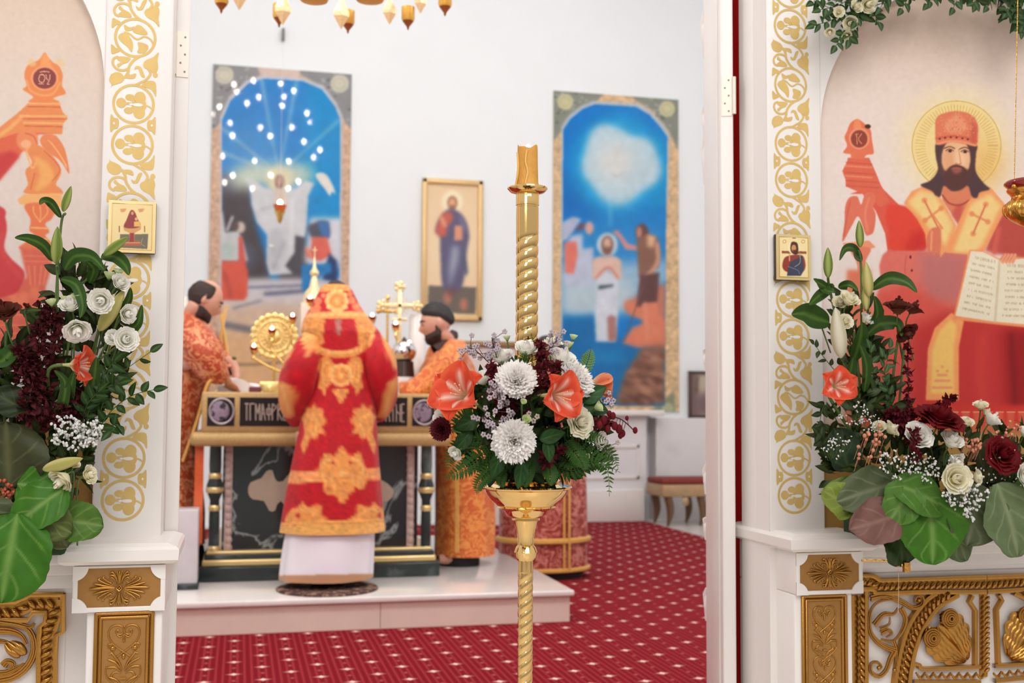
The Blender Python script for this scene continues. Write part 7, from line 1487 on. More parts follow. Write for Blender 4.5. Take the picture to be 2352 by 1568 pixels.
def longleaf(parent, pts, W, Y0, Y1, c1=(48, 78, 28), c2=(90, 120, 50), name='lily_leaf', shp=.75):
    """strap leaf following photo points"""
    Q = spline([at(x, y, Y0+(Y1-Y0)*i/(len(pts)-1)) for i, (x, y) in enumerate(pts)], 24); n = len(Q); s = np.dot(Q[0]-CAM, FW)/2600; T = np.gradient(Q, axis=0); T /= np.linalg.norm(T, axis=1)[:, None]
    sd = np.cross(T, [0, -1, 0]); sd /= np.linalg.norm(sd, axis=1)[:, None]+1e-9; u = np.linspace(0, 1, n); w_ = W*s*.5*np.sin(PI*np.clip(u**shp*.98+.01, 0, 1))**.8; v = np.linspace(-1, 1, 7)
    P = Q[:, None]+sd[:, None]*(w_[:, None]*v[None])[..., None]+np.array([0, -1, .2])*(np.abs(v)[None]*w_[:, None]*.3)[..., None]
    b = MB(); b.rec = False; b.sharp = 180; b.grid(P, c=cmix(c1, c2, np.exp(-(v[None]/.12)**2)*.8+0*u[:, None])); return b.build(name, VCL, parent)
def filler(parent, cx_, cy_, rx, ry, Y, n, seed, L=.035, W=.010, c=((26, 42, 18), (54, 76, 30)), name='dark_foliage', dr=(0, -.6, .1), dep=.03):
    g = np.random.default_rng(seed); b = MB(); b.rec = False; b.sharp = 180
    for i in range(n):
        a, q = g.uniform(0, 2*PI), math.sqrt(g.random()); p = at(cx_+rx*q*math.cos(a), cy_+ry*q*math.sin(a), Y+g.uniform(-dep, dep)); d = np.array([math.cos(a)*q, 0, -math.sin(a)*q])*1.2+np.array(dr)+rv(g, .45)
        leafgeo(b, p, d, L*g.uniform(.7, 1.2), W*g.uniform(.8, 1.2), up=rv(g)+[0, -1, .5], bend=g.uniform(-.1, .5), c1=c[0], c2=c[1], nu=7, nv=3)
    return b.build(name, VCL, parent)
WHT, WH2, CRM = (247, 244, 238), (226, 232, 206), (236, 230, 200)
lis = rose_tpl('lisianthus', WHT, (232, 238, 214), .38, 5, 'lisianthus', tall=1.15); lisbud = rose_tpl('lisianthus_bud', (226, 236, 190), (190, 212, 140), .1, 3, 'lisianthus_bud', tall=1.25)
carn = carnation_tpl('carnation', (250, 247, 244), (238, 232, 220)); ranu = rose_tpl('ranunculus', (236, 232, 210), (226, 220, 186), .6, 6, 'ranunculus'); crm = rose_tpl('cream_lisianthus', (244, 238, 214), (228, 224, 176), .4, 5, 'lisianthus', tall=1.1)
redr = rose_tpl('rose', (112, 14, 22), (70, 6, 14), .7, 6, 'rose'); dryr = rose_tpl('dried_rose', (96, 44, 34), (142, 92, 64), .5, 5, 'dried_rose', green=(120, 96, 60)); bcarn = carnation_tpl('burgundy_carnation', (104, 34, 42), (66, 16, 26))
ama = amaryllis_tpl(); amap = amaryllis_tpl('amaryllis_pale', (232, 128, 88), (244, 170, 130), (250, 214, 186), (238, 214, 180), .45)
gbud = bud_tpl('green_bud', (120, 142, 62), (186, 196, 116)); ybud = bud_tpl('yellow_bud', (186, 182, 104), (226, 214, 150)); wbud = bud_tpl('white_bud', (214, 206, 176), (240, 236, 220)); 
# ------------------------------------------------------------------ round arrangement in the candlestick bowl
ar_ = thing('flower_arrangement', (CX, YS, zz(1086)), 'round bouquet of orange amaryllis, white carnations and ferns in the candlestick bowl', 'flower arrangement')
cen = (CX, YS, zz(1040))
b = MB(); b.lathe([(.0, zz(1086)), (.055, zz(1086)), (.06, zz(1060)), (.05, zz(1010)), (0, zz(1008))], CX, YS, 20); b.build('floral_foam', mat('floral_foam', (44, 64, 36), .9), ar_)
for i, (x, y, rx, ry, Y, n) in enumerate(((1210, 1000, 120, 60, 2.12, 80), (1120, 1000, 60, 60, 2.12, 50), (1310, 1000, 80, 60, 2.12, 60), (1210, 900, 110, 70, 2.18, 90), (1210, 1060, 130, 30, 2.10, 70), (1140, 930, 60, 60, 2.13, 40), (1290, 940, 80, 60, 2.14, 60), (1230, 960, 90, 50, 2.06, 50))): filler(ar_, x, y, rx, ry, Y, n, 20+i)
place(ar_, ama, 1075, 915, 2.03, 78, (-.62, -.62, .32), .3, cen, sr=.003); place(ar_, ama, 1262, 908, 2.00, 68, (.38, -.80, -.02), .0, cen, sr=.003); place(ar_, amap, 1352, 888, 2.13, 58, (.88, -.1, .12), .4, cen, sr=.003); place(ar_, amap, 1022, 918, 2.10, 40, (-.9, -.3, -.05), 1.0, cen)
for px, py, Y, r, d, ro in ((1186, 876, 2.02, 47, (-.12, -.85, .45), 0), (1181, 1012, 1.99, 50, (-.08, -.97, -.05), 1), (1318, 872, 2.08, 46, (.5, -.6, .5), 2)): place(ar_, carn, px, py, Y, r, d, ro, cen)
for px, py, Y, r, d in ((1206, 812, 2.08, 26, (.0, -.6, .8)), (1156, 832, 2.10, 27, (-.3, -.4, .8)), (1112, 878, 2.10, 24, (-.5, -.4, .7)), (1285, 838, 2.10, 34, (.2, -.5, .8)), (1252, 800, 2.2, 18, (.1, -.2, .9)), (1024, 962, 2.08, 24, (-.8, -.6, 0)), (1052, 1035, 2.06, 18, (-.6, -.5, -.4)), (1368, 1010, 2.08, 22, (.6, -.7, -.1)), (1388, 962, 2.12, 16, (.7, -.5, .1)), (1270, 795, 2.2, 20, (.3, -.3, .9))): place(ar_, lis, px, py, Y, r, d, px, cen)
place(ar_, ranu, 1326, 972, 2.03, 32, (.35, -.9, .15), 0, cen)
for px, py, Y, r, d in ((1366, 938, 2.06, 15, (.6, -.4, .3)), (1303, 800, 2.12, 15, (.1, -.2, 1)), (1316, 780, 2.13, 11, (.15, -.1, 1)), (1165, 782, 2.2, 10, (-.1, 0, 1)), (1200, 926, 1.99, 9, (.1, -.7, .5)), (1207, 968, 1.99, 13, (0, -.8, .5)), (1342, 1045, 2.05, 10, (.4, -.6, -.3))): place(ar_, lisbud, px, py, Y, r, d, px, cen)
place(ar_, bcarn, 1016, 986, 2.04, 27, (-.7, -.7, 0), 0, cen)
for i, (pts, n) in enumerate((([(1180, 960), (1150, 910), (1125, 885)], 16), ([(1200, 990), (1172, 950), (1160, 925), (1140, 900)], 16), ([(1160, 870), (1120, 830), (1085, 800), (1060, 805)], 18), ([(1150, 850), (1135, 800), (1130, 775)], 16), ([(1240, 850), (1262, 800), (1290, 775)], 16), ([(1330, 960), (1370, 935), (1415, 925)], 14), ([(1190, 990), (1160, 975), (1135, 965)], 12), ([(1180, 1000), (1120, 970), (1110, 955)], 10), ([(1340, 990), (1385, 1020), (1395, 1040)], 16), ([(1220, 1000), (1215, 960), (1225, 955)], 10), ([(1190, 900), (1190, 880), (1192, 890)], 8))): statice(ar_, pts, 2.03 if i in (0, 1, 6, 7, 9, 10) else 2.10, i, n=n, c=(216, 202, 210) if i < 8 else (226, 212, 206))
for i, (pts, Y, n) in enumerate((([(1200, 960), (1170, 900), (1140, 870), (1125, 840)], 2.05, 60), ([(1200, 930), (1240, 880), (1245, 830), (1235, 790)], 2.07, 60), ([(1240, 900), (1265, 860), (1278, 838)], 2.04, 40), ([(1150, 960), (1160, 930), (1130, 905)], 2.05, 40), ([(1250, 1060), (1270, 1040), (1285, 1030)], 2.05, 24), ([(1330, 990), (1370, 975), (1400, 965)], 2.06, 34))): spike(ar_, pts, Y, 30+i, n=n)
# drooping orchid sprig on the right
g_ = np.random.default_rng(3); b = MB(); b.rec = False; q = spline([at(1345, 985, 2.06), at(1390, 960, 2.03), at(1425, 962, 2.02), at(1458, 990, 2.02)], 20); b.tube(q, .0011, 5, c=lin((90, 40, 40)))
for (x, y, r) in ((1387, 965, 9), (1400, 950, 7), (1408, 955, 8), (1422, 985, 10), (1430, 995, 8), (1412, 978, 9), (1396, 985, 8), (1459, 988, 7), (1440, 960, 5), (1425, 1000, 7), (1378, 975, 8)): p = at(x, y, 2.02+g_.uniform(-.01, .01)); b.ball(p, (r*.00072, r*.0006, r*.00095), 6, 7, c=lin((116, 20, 34))*g_.uniform(.8, 1.2)); b.tube([q[min(len(q)-1, int((x-1345)/114*len(q)))], p], .0006, 4, c=lin((110, 36, 40)))
b.build('orchid_sprig', VC, ar_)
for i, (pts, W, Y0, Y1, n) in enumerate((([(1250, 1050), (1330, 1040), (1390, 1070), (1400, 1140)], .030, 2.1, 1.99, 20), ([(1250, 1060), (1310, 1080), (1370, 1060), (1425, 1085)], .030, 2.1, 2.0, 20), ([(1270, 1030), (1340, 1010), (1400, 1040), (1420, 1075)], .026, 2.1, 2.05, 18), ([(1170, 1050), (1110, 1050), (1060, 1080), (1020, 1100)], .030, 2.1, 2.02, 20), ([(1160, 1030), (1090, 1010), (1040, 1040), (1030, 1080)], .028, 2.1, 2.05, 20), ([(1180, 1060), (1130, 1080), (1100, 1110), (1095, 1135)], .024, 2.08, 2.0, 18),
    ([(1190, 860), (1200, 830), (1208, 805)], .018, 2.08, 2.03, 12), ([(1185, 880), (1165, 850), (1150, 830)], .018, 2.08, 2.03, 12), ([(1330, 870), (1350, 830), (1357, 800)], .022, 2.16, 2.14, 14), ([(1225, 1060), (1210, 1090), (1205, 1120)], .022, 2.07, 2.02, 14), ([(1260, 1060), (1265, 1090), (1262, 1115)], .022, 2.07, 2.02, 14), ([(1160, 1080), (1150, 1105), (1155, 1120)], .016, 2.07, 2.02, 12), ([(1300, 980), (1350, 1000), (1395, 1010)], .020, 2.06, 1.99, 14), ([(1240, 820), (1228, 795), (1222, 770)], .014, 2.12, 2.1, 10), ([(1300, 1010), (1330, 1050), (1345, 1080)], .026, 2.06, 2.0, 16), ([(1100, 960), (1060, 960), (1030, 1000)], .022, 2.1, 2.06, 14))):
    fern(ar_, pts, W, Y0, Y1, n=n, seed=i, c1=(38, 74, 22) if i not in (8,) else (90, 134, 60), c2=(66, 104, 34) if i != 8 else (130, 166, 96))
for i, (px, py, Y, L_, W_, an) in enumerate(((1240, 1010, 2.02, 60, 34, 20), (1255, 1010, 2.02, 50, 30, -80), (1100, 960, 2.07, 60, 40, 200), (1080, 990, 2.07, 60, 36, 230), (1330, 920, 2.08, 70, 44, 30), (1340, 930, 2.08, 60, 40, -10), (1150, 1040, 2.05, 60, 36, 250), (1200, 1060, 2.03, 60, 34, 260))): bigleaf(ar_, px, py, Y, L_, W_, an, .3, (36, 72, 30), (72, 110, 54), 'glossy_leaf', shp=.8, wav=.05)

# ------------------------------------------------------------------ arrangement on the ledge, left
al = thing('flower_arrangement', (-.36, 2.50, .835), 'tall loose arrangement of white lisianthus, lily buds and broad leaves left of the doorway', 'flower arrangement')
rl = at(110, 1180, 2.50)
b = MB(); p = at(80, 1190, 2.55); b.box(p[0]-.12, p[0]+.07, 2.49, 2.61, .836, .92, bev=.01); b.build('floral_foam', mat('floral_foam', None), al)
D1 = ((38, 50, 24), (68, 84, 38)); BR = ((52, 40, 30), (84, 70, 44))
for i, (x, y, rx, ry, Y, n, c, L_) in enumerate(((40, 900, 60, 60, 2.5, 50, D1, .05), (150, 930, 60, 70, 2.5, 60, D1, .045), (60, 1080, 80, 90, 2.52, 60, D1, .05), (200, 800, 60, 90, 2.52, 60, D1, .05), (170, 660, 50, 60, 2.52, 34, D1, .045), (20, 820, 40, 50, 2.5, 30, D1, .05), (150, 1080, 60, 60, 2.5, 40, D1, .04), (230, 700, 60, 60, 2.53, 40, D1, .045), (-30, 1000, 60, 150, 2.52, 50, D1, .05), (130, 760, 50, 60, 2.54, 30, D1, .045), (250, 900, 30, 60, 2.54, 26, D1, .045))): filler(al, x, y, rx, ry, Y, n, 60+i, L=L_, W=.011, c=c, dr=(0, -.4, .5))
for pts, W_ in (([(120, 905), (128, 700), (140, 520), (150, 490)], 0), ([(150, 900), (135, 780), (132, 640), (130, 610)], 0), ([(140, 900), (160, 700), (210, 630), (240, 585)], 0), ([(190, 960), (215, 820), (235, 720)], 0), ([(175, 980), (200, 860), (262, 800), (280, 790)], 0), ([(10, 1000), (12, 900), (14, 760)], 0), ([(110, 960), (150, 830), (160, 760)], 0), ([(160, 980), (190, 900), (270, 740), (280, 735)], 0)):
    b = MB(); b.tube(spline([at(x, y, 2.50-.02*i) for i, (x, y) in enumerate(pts)], 24), .0028, 6); b.build('stem', STEM, al)
for tpl, px, py, Y, L_, d in ((gbud, 145, 486, 2.44, 62, (.28, -.1, 1)), (gbud, 128, 606, 2.44, 86, (.03, -.1, 1)), (gbud, 238, 586, 2.42, 70, (.8, -.1, .65)), (ybud, 228, 760, 2.44, 110, (.45, -.1, .8)), (ybud, 98, 1078, 2.38, 92, (.95, -.1, .28)), (lisbud, 175, 690, 2.44, 14, (0, -.3, 1)), (lisbud, 250, 640, 2.44, 14, (.1, -.3, 1)), (lisbud, 120, 702, 2.44, 14, (-.2, -.3, 1)), (lisbud, 200, 700, 2.44, 13, (.2, -.4, 1)), (lisbud, 272, 632, 2.44, 13, (.1, -.3, 1)), (lisbud, 146, 690, 2.44, 9, (0, -.3, 1))): place(al, tpl, px, py, Y, L_, d)
for px, py, Y, r, d, t in ((176, 748, 2.40, 31, (.15, -.6, -.5), lis), (165, 710, 2.44, 26, (-.1, -.5, .5), lis), (236, 688, 2.40, 29, (-.1, -.8, -.2), lis), (270, 655, 2.43, 22, (.4, -.5, .3), lis), (286, 720, 2.41, 22, (.6, -.7, -.1), lis), (286, 782, 2.40, 28, (.3, -.9, .1), lis), (264, 776, 2.42, 18, (-.4, -.8, .1), lis), (152, 1092, 2.38, 30, (-.5, -.5, -.6), crm), (196, 1092, 2.38, 22, (.8, -.5, .2), crm), (168, 1070, 2.4, 14, (.3, -.5, .6), crm), (10, 728, 2.42, 36, (-.1, -.55, .8), dryr), (60, 706, 2.44, 10, (.4, -.3, .6), dryr)): place(al, t, px, py, Y, r, d, px, at(px*.6+60, py+160, 2.5))
place(al, ama, 160, 838, 2.41, 52, (.92, -.35, -.03), .5, at(120, 960, 2.5), sr=.004)
for i, (pts, n, W_) in enumerate((([(90, 980), (95, 880), (90, 780), (95, 700)], 90, .030), ([(60, 960), (68, 880), (62, 820)], 70, .030), ([(100, 900), (118, 820), (128, 740), (110, 705)], 70, .024), ([(150, 960), (165, 920), (200, 900)], 60, .022), ([(120, 980), (130, 950), (145, 925)], 50, .024), ([(60, 860), (50, 820), (45, 795)], 30, .02), ([(120, 960), (160, 960), (175, 940)], 40, .02))): spike(al, pts, 2.45, 90+i, n=n, W=W_, L=.016, c1=(66, 22, 28), c2=(112, 44, 46))
for pts, W_ in (([(140, 500), (118, 468), (100, 462), (92, 470)], 20), ([(122, 600), (100, 565), (65, 548), (34, 546)], 26), ([(148, 620), (170, 590), (210, 590), (240, 620)], 34), ([(232, 590), (265, 590), (288, 610), (296, 632)], 30), ([(140, 640), (175, 655), (190, 700), (184, 730)], 26), ([(205, 650), (215, 620), (200, 600)], 24), ([(290, 790), (300, 760), (318, 740), (326, 700)], 26), ([(270, 730), (295, 690), (300, 660)], 18), ([(40, 790), (20, 815), (0, 830), (-40, 830)], 40), ([(45, 718), (70, 712), (95, 712)], 12), ([(110, 990), (140, 940), (150, 880), (125, 850)], 26), ([(260, 830), (300, 800), (320, 780)], 20), ([(200, 960), (215, 880), (222, 820)], 34), ([(150, 960), (160, 900), (172, 850)], 26)): longleaf(al, pts, W_, 2.46, 2.40)
for i, (pts, n, s_) in enumerate((([(215, 1010), (250, 950), (300, 910), (352, 895)], 12, 1), ([(215, 1000), (235, 930), (250, 880), (345, 808)], 12, 1), ([(205, 1020), (240, 985), (270, 975), (255, 990)], 8, 1), ([(200, 1000), (205, 940), (240, 860), (262, 830)], 12, 1), ([(215, 960), (230, 900), (275, 880)], 10, 1), ([(190, 970), (200, 930), (225, 900)], 8, 1))): ruscus(al, pts, .030, .0075, 2.46, 2.40, 5+i, n=n, c1=(34, 60, 24), c2=(66, 94, 38))
gyps(al, [(150, 975, 34, 20), (200, 985, 36, 26), (170, 1015, 34, 22), (215, 1005, 26, 20), (130, 1000, 14, 20)], 2.40, 34, 1, (.0030, .0044))
b = MB(); g_ = np.random.default_rng(2)
for _ in range(34): b.ball(at(20+g_.normal(0, 12), 1122+g_.normal(0, 12), 2.42+g_.uniform(-.01, .01)), .004*g_.uniform(.7, 1.2), 5, 6)
b.build('hypericum_berries', mat('berry_red', (176, 84, 60), .35, noise=.3, nscale=100), al)
OL, GR, GY = ((62, 66, 40), (104, 106, 70)), ((62, 112, 30), (132, 164, 88)), ((86, 96, 66), (134, 140, 108))
for (px, py, L_, W_, an, c, Y, tl, bd) in ((20, 1120, 150, 170, 92, OL, 2.42, .1, -.1), (40, 1110, 100, 110, -10, GR, 2.41, .3, .4), (150, 1120, 130, 100, 215, GR, 2.38, .5, .35), (60, 1170, 110, 90, -25, ((84, 96, 44), (130, 140, 84)), 2.38, .3, .3), (130, 1190, 100, 90, -8, ((76, 110, 40), (126, 150, 80)), 2.40, .2, .2), (40, 1180, 195, 180, -98, ((58, 108, 26), (128, 164, 84)), 2.36, .12, .1), (-30, 1150, 80, 90, -60, GY, 2.40, .3, .2), (60, 1150, 90, 80, -70, ((56, 84, 34), (96, 124, 60)), 2.42, .2, .2), (110, 1200, 70, 60, -50, ((110, 116, 76), (150, 152, 112)), 2.41, .2, .2), (-40, 960, 90, 80, 100, D1, 2.45, .2, .2), (60, 940, 80, 70, 150, D1, 2.45, .2, .2)): bigleaf(al, px, py, Y, L_, W_, an, tl, c[0], c[1], bend=bd)

# ------------------------------------------------------------------ arrangement on the ledge, right
ag = thing('flower_arrangement', (1.68, 2.45, .835), 'wide arrangement of lily buds, dark roses, white blossoms and broad leaves right of the doorway', 'flower arrangement')
b = MB(); p0, p1 = at(1960, 1150, 2.5), at(2440, 1150, 2.5); b.box(p0[0], p1[0], 2.44, 2.555, .836, .91, bev=.01); b.build('floral_foam', mat('floral_foam', None), ag)
for i, (x, y, rx, ry, Y, n, L_) in enumerate(((1960, 960, 70, 80, 2.44, 60, .05), (2060, 1060, 100, 60, 2.42, 80, .04), (1940, 1060, 60, 60, 2.44, 50, .045), (2200, 1040, 120, 60, 2.42, 80, .04), (2330, 1060, 80, 80, 2.42, 60, .045), (1990, 850, 50, 90, 2.46, 50, .045), (1960, 760, 50, 60, 2.46, 40, .05), (2240, 1140, 110, 40, 2.4, 60, .04), (2100, 1110, 120, 30, 2.4, 60, .04), (2020, 940, 60, 50, 2.44, 40, .045), (2400, 1080, 80, 80, 2.44, 40, .05))): filler(ag, x, y, rx, ry, Y, n, 160+i, L=L_, W=.010, c=D1, dr=(0, -.5, .4))
for pts in ([(1990, 960), (1980, 780), (1978, 620), (1972, 575)], [(1960, 960), (1930, 780), (1905, 660), (1902, 636)], [(1995, 960), (2000, 800), (1992, 700), (1990, 680)], [(2045, 1000), (2050, 880), (2062, 780)], [(2060, 1000), (2070, 880), (2078, 790)], [(1940, 940), (1950, 860), (1926, 812)], [(1960, 1000), (1975, 900), (1960, 760)], [(2010, 980), (1990, 860), (1985, 760)]):
    b = MB(); b.tube(spline([at(x, y, 2.46-.02*i) for i, (x, y) in enumerate(pts)], 24), .0032, 6); b.build('stem', STEM, ag)
for tpl, px, py, Y, L_, d in ((gbud, 1976, 568, 2.38, 62, (-.1, -.1, 1)), (gbud, 1902, 638, 2.38, 70, (-.05, -.1, 1)), (ybud, 1996, 682, 2.38, 82, (-.15, -.1, 1)), (ybud, 1990, 712, 2.39, 60, (-.05, 0, 1)), (wbud, 1932, 822, 2.36, 118, (-.2, -.15, 1)), (wbud, 1982, 745, 2.4, 20, (0, -.5, .6)), (ybud, 2170, 1105, 2.30, 46, (.9, -.3, .1))): place(ag, tpl, px, py, Y, L_, d)
for px, py, Y, r, d, t in ((1946, 696, 2.38, 24, (.1, -.6, .6), crm), (1930, 700, 2.40, 18, (-.3, -.6, .5), crm), (1938, 742, 2.38, 18, (0, -.8, .3), crm), (1985, 738, 2.41, 17, (.3, -.6, .5), lis), (1868, 700, 2.42, 12, (-.5, -.4, .5), crm), (2062, 716, 2.37, 30, (-.1, -.35, .9), dryr), (2092, 716, 2.39, 24, (.4, -.3, .8), dryr), (2075, 756, 2.38, 26, (.2, -.6, -.6), dryr), (2100, 1010, 2.33, 34, (0, -.8, .5), lis), (2112, 1000, 2.34, 24, (.5, -.7, .5), lis),
    (2155, 972, 2.33, 48, (.1, -.5, .85), redr), (2296, 1048, 2.33, 38, (0, -.9, .3), redr), (2180, 1022, 2.31, 27, (.1, -.6, .7), lis), (2186, 1050, 2.31, 22, (.2, -.7, -.5), lis), (2252, 938, 2.38, 17, (-.2, -.4, .9), crm), (2262, 952, 2.38, 13, (.4, -.4, .7), crm), (2218, 976, 2.37, 17, (-.1, -.6, .8), crm), (2272, 972, 2.36, 22, (.4, -.5, .8), lis), (2190, 1100, 2.30, 34, (-.2, -.9, .1), crm), (2236, 1096, 2.31, 18, (.5, -.8, .1), crm), (2352, 1000, 2.36, 18, (.1, -.6, .7), lis), (2348, 1100, 2.31, 30, (.1, -.9, .3), lis), (2040, 990, 2.37, 20, (.4, -.5, .4), crm), (2020, 985, 2.38, 16, (-.3, -.5, .5), crm), (2420, 1010, 2.36, 40, (.2, -.7, .6), redr)): place(ag, t, px, py, Y, r, d, px, at(px*.85+320, py+110, 2.46))
place(ag, ama, 1914, 888, 2.34, 50, (-.12, -.98, .08), .25, at(1960, 1000, 2.45), sr=.004); place(ag, ama, 2372, 1040, 2.32, 46, (.2, -.9, .1), .2, at(2380, 1120, 2.45), sr=.004)
for i, (pts, n, W_, Y) in enumerate((([(2085, 1010), (2086, 900), (2084, 790)], 56, .011, 2.38), ([(2080, 1000), (2070, 960), (2056, 945)], 40, .016, 2.38), ([(2090, 990), (2110, 960), (2140, 940)], 30, .014, 2.37), ([(2105, 1050), (2102, 1020), (2100, 985)], 40, .015, 2.30), ([(2120, 970), (2160, 930), (2190, 912)], 44, .013, 2.38), ([(2070, 980), (2078, 960), (2100, 950)], 44, .022, 2.38), ([(2062, 990), (2050, 960), (2040, 950)], 30, .02, 2.4))): spike(ag, pts, Y, 190+i, n=n, W=W_, L=.012, c1=(74, 14, 24), c2=(124, 34, 44))
for pts, W_ in (([(1980, 600), (1962, 572), (1940, 572), (1928, 598)], 20), ([(1980, 600), (1965, 590), (1960, 570)], 12), ([(2000, 665), (2040, 640), (2080, 648), (2106, 672)], 30), ([(1920, 670), (1890, 655), (1868, 640)], 18), ([(1925, 660), (1950, 655), (1970, 668)], 22), ([(1916, 655), (1880, 680), (1858, 700)], 26), ([(1905, 740), (1870, 730), (1845, 720), (1818, 722)], 54), ([(1990, 770), (2020, 745), (2060, 745), (2070, 772)], 34), ([(2000, 760), (2015, 720), (2008, 680)], 30), ([(1960, 830), (1975, 780), (1980, 740)], 40), ([(1930, 900), (1950, 860), (1960, 820)], 34), ([(1985, 900), (1990, 840), (1975, 790)], 26), ([(1880, 640), (1895, 665), (1915, 670)], 30)): longleaf(ag, pts, W_, 2.42, 2.36)
for i, (pts, n, L_, W_, c) in enumerate((([(2060, 960), (2040, 900), (2028, 820)], 12, .026, .007, ((56, 84, 50), (96, 120, 76))), ([(2040, 960), (2030, 880), (2044, 800)], 10, .026, .007, ((60, 88, 54), (96, 120, 76))), ([(1930, 980), (1895, 930), (1880, 990)], 10, .03, .008, D1), ([(1960, 900), (1900, 830), (1870, 790)], 8, .02, .005, D1), ([(1990, 940), (2005, 860), (1998, 800)], 10, .026, .007, ((56, 84, 50), (96, 120, 76))), ([(1930, 1080), (1900, 1040), (1880, 1000)], 10, .03, .009, D1))): ruscus(ag, pts, L_, W_, 2.44, 2.38, 15+i, n=n, c1=c[0], c2=c[1])
gyps(ag, [(1965, 950, 42, 30), (2000, 970, 26, 24)], 2.36, 22, 2, (.0018, .0030)); gyps(ag, [(1915, 1030, 36, 26), (1935, 1010, 24, 18)], 2.34, 24, 3, (.0016, .0028)); gyps(ag, [(2060, 1060, 46, 28), (2110, 1070, 44, 32), (2130, 1090, 32, 26), (2070, 1090, 30, 16), (2190, 1060, 20, 14)], 2.31, 26, 4, (.0022, .0036)); gyps(ag, [(2215, 1150, 38, 24), (2240, 1135, 34, 22), (2230, 1180, 18, 16), (2180, 1140, 18, 16)], 2.29, 36, 5, (.0028, .0042)); gyps(ag, [(2270, 1080, 30, 30), (2340, 1130, 30, 20), (2320, 1070, 30, 40)], 2.34, 12, 6, (.0018, .003))
for i, (x, y, n, s_) in enumerate(((2010, 1005, 16, 1.0), (1992, 1040, 8, .8), (2240, 1020, 26, .8), (2320, 990, 16, .7))):
    b = MB(); g_ = np.random.default_rng(40+i)
    for _ in range(n): q = at(x+g_.normal(0, 15), y+g_.normal(0, 11), 2.33+g_.uniform(-.01, .01)); b.ball(q, .0052*s_*g_.uniform(.7, 1.15), 6, 8); b.tube([q, q+[0, .02, -.03]], .0006, 4)
    b.build('hypericum_berries', mat('berry_peach', (204, 132, 104), .35, noise=.25, nscale=100), ag)
MV = ((120, 84, 76), (150, 116, 106))
for (px, py, L_, W_, an, c, Y, tl, bd) in ((2060, 1105, 160, 100, 192, GY, 2.36, .3, .25), (2070, 1180, 145, 100, 190, MV, 2.33, .3, .15), (2090, 1110, 100, 96, 235, ((84, 124, 52), (134, 164, 96)), 2.32, .4, .45), (2050, 1110, 150, 90, -18, ((76, 118, 44), (130, 160, 88)), 2.32, .3, .4), (2132, 1132, 158, 165, -86, ((64, 114, 30), (132, 168, 88)), 2.33, .08, .1), (2150, 1140, 160, 110, -62, ((96, 112, 76), (142, 150, 112)), 2.37, .1, .1), (2240, 1110, 140, 150, -100, GY, 2.34, .15, .15), (2290, 1110, 170, 140, -72, ((100, 116, 80), (146, 156, 118)), 2.32, .15, .15), (2350, 1090, 130, 110, -60, GR, 2.36, .2, .2), (1960, 1170, 90, 80, 150, ((118, 134, 56), (150, 160, 90)), 2.36, .2, .1), (1990, 1150, 110, 90, 170, ((96, 120, 50), (136, 150, 86)), 2.38, .2, .1), (2260, 1100, 110, 90, 60, OL, 2.38, .2, .3), (1950, 1080, 100, 90, 110, ((44, 62, 42), (74, 92, 60)), 2.40, .1, .1), (2060, 1190, 110, 100, -80, ((44, 66, 30), (76, 100, 50)), 2.38, .1, .2), (2420, 1100, 150, 130, -90, GY, 2.34, .1, .1), (1890, 1000, 60, 60, -60, D1, 2.40, .1, .1)): bigleaf(ag, px, py, Y, L_, W_, an, tl, c[0], c[1], bend=bd)

# ------------------------------------------------------------------ garland over the right arch
gd = thing('garland', (1.75, 2.58, 2.2), 'garland of pointed green leaves and cream flowers hanging above the right arched painting', 'garland')
for i, (pts, n) in enumerate((([(1990, -30), (1930, 10), (1885, 22)], 12), ([(1980, -20), (1920, 40), (1870, 58)], 12), ([(1985, -10), (1945, 60), (1920, 105)], 11), ([(1990, -10), (1960, 50), (1950, 92)], 9), ([(1975, -10), (2000, 20), (2018, 50)], 8), ([(1960, -40), (1900, -10), (1868, 5)], 10), ([(1990, -30), (1980, 20), (1965, 50)], 10), ([(2060, -40), (2040, -10), (2022, 18)], 8), ([(2120, -40), (2090, -10), (2072, 20)], 8), ([(2180, -40), (2200, -15), (2190, 18)], 8), ([(2260, -40), (2240, -10), (2238, 12)], 8), ([(2330, -30), (2335, 20), (2345, 68)], 14), ([(2350, -30), (2320, 10), (2310, 30)], 12), ([(2380, -30), (2370, 20), (2350, 60)], 12), ([(2130, -40), (2140, -10), (2130, 10)], 8), ([(2300, -40), (2280, -10), (2268, 14)], 8))): ruscus(gd, pts, .030, .0085, 2.56, 2.50, 70+i, n=n, c1=(40, 66, 34), c2=(84, 112, 62))
for i, (x, y, rx, ry, n) in enumerate(((1960, 20, 40, 30, 40), (2030, -30, 60, 24, 40), (2140, -36, 80, 26, 50), (2260, -34, 80, 28, 50), (2350, 10, 50, 40, 60), (2370, -30, 60, 40, 40))): filler(gd, x, y, rx, ry, 2.55, n, 260+i, L=.035, W=.009, c=((40, 62, 34), (76, 100, 56)), dr=(0, -.5, -.2))
for px, py, r, d in ((1990, 10, 20, (0, -.9, -.3)), (1950, 52, 17, (-.2, -.8, -.4)), (1962, 20, 16, (.1, -.8, .2)), (1926, 30, 13, (-.3, -.8, 0)), (1906, 70, 12, (-.3, -.5, -.7)), (1942, 78, 12, (0, -.6, -.7)), (2010, -30, 26, (0, -.8, -.4)), (2090, -40, 26, (0, -.8, -.4))): place(gd, crm, px, py, 2.52, r, d, px)
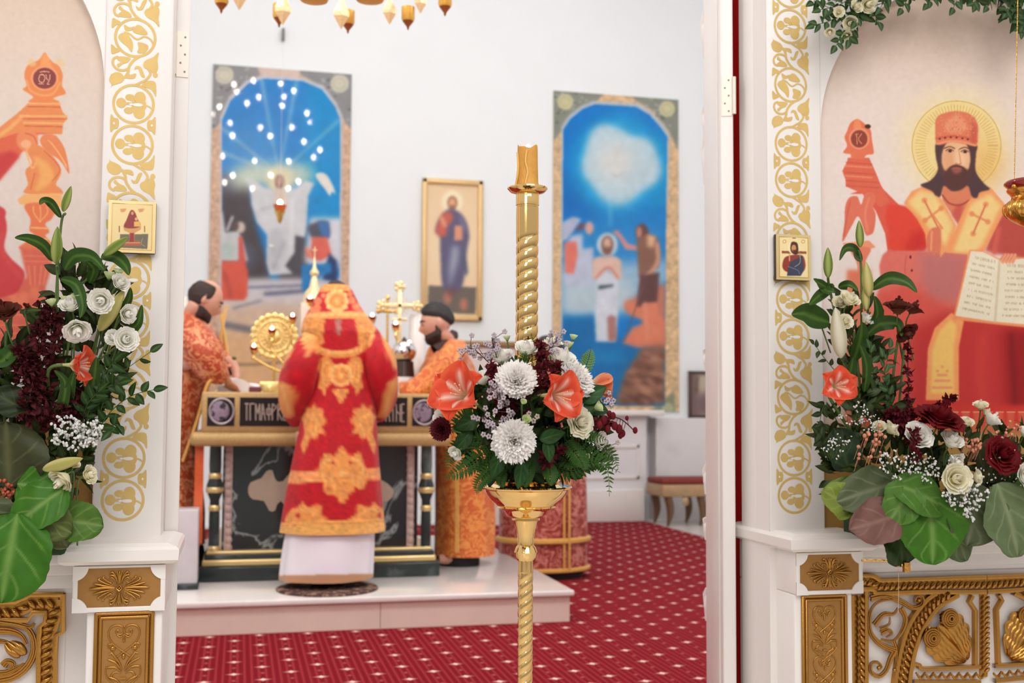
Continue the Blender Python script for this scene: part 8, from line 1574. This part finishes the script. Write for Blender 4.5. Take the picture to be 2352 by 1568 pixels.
b = MB(); b.tube(spline([at(1900, -20, 2.58), at(2000, -50, 2.58), at(2150, -70, 2.58), at(2300, -60, 2.58), at(2420, -20, 2.58)], 30), .006, 8); b.build('wire', DSTEM, gd)

# ------------------------------------------------------------------ hanging oil lamp at the right edge
YL2 = 2.28; pc = at(2360, 440, YL2); LX = pc[0]; s_ = np.dot(pc-CAM, FW)/2600
zl = lambda y: at(2360, y, YL2)[2]
lp = thing('oil_lamp', (LX, YL2, zl(520)), 'hanging brass oil lamp with ruby glass cup and chains at the right edge', 'lamp')
b = MB(); b.sharp = 40; b.lathe([(r*s_, zl(y)) for y, r in ((524, 0), (520, 8), (514, 22), (505, 36), (494, 47), (482, 52), (470, 50), (462, 42), (458, 36), (452, 34), (446, 38), (440, 44), (436, 45), (432, 42))], LX, YL2, 40); b.build('body', BRASSD, lp)
b = MB()
for k in range(12): a = k*PI/6; b.ball((LX+47*s_*math.cos(a), YL2+47*s_*math.sin(a), zl(482)), (.0085, .0085, .016), 6, 8)
b.build('embossed_lobe', BRASSD, lp)
b = MB(); b.lathe([(r*s_, zl(y)) for y, r in ((434, 40), (430, 44), (424, 50), (420, 50), (416, 46), (414, 42), (420, 40), (430, 36), (440, 30), (440, 0))], LX, YL2, 40); b.build('ruby_cup', mat('ruby_glass', (150, 6, 8), .08, trans=.35, coat=.6), lp)
top = np.array([LX+.002, YL2, zl(-330)])
for k in range(3):
    a = PI+.2+k*2*PI/3 if k else PI+.05
    a = (PI+.25, -PI/2-.25, .6)[k]; p = np.array([LX+45*s_*math.cos(a), YL2+45*s_*math.sin(a), zl(436)]); b = MB(); q = p+(top-p)*np.linspace(0, 1, 60)[:, None]; b.tube(q, .0009, 5)
    n = 150
    for i in range(n): c_ = p+(top-p)*i/n; e_ = .0016 if i % 2 else .0009; b.ball(c_, (e_, .0025-e_, .0026), 4, 6)
    b.build('chain', BRASSD, lp)
    b = MB(); b.ball(p+[0, 0, .004], .006, 6, 8); b.build('chain_lug', BRASSD, lp)
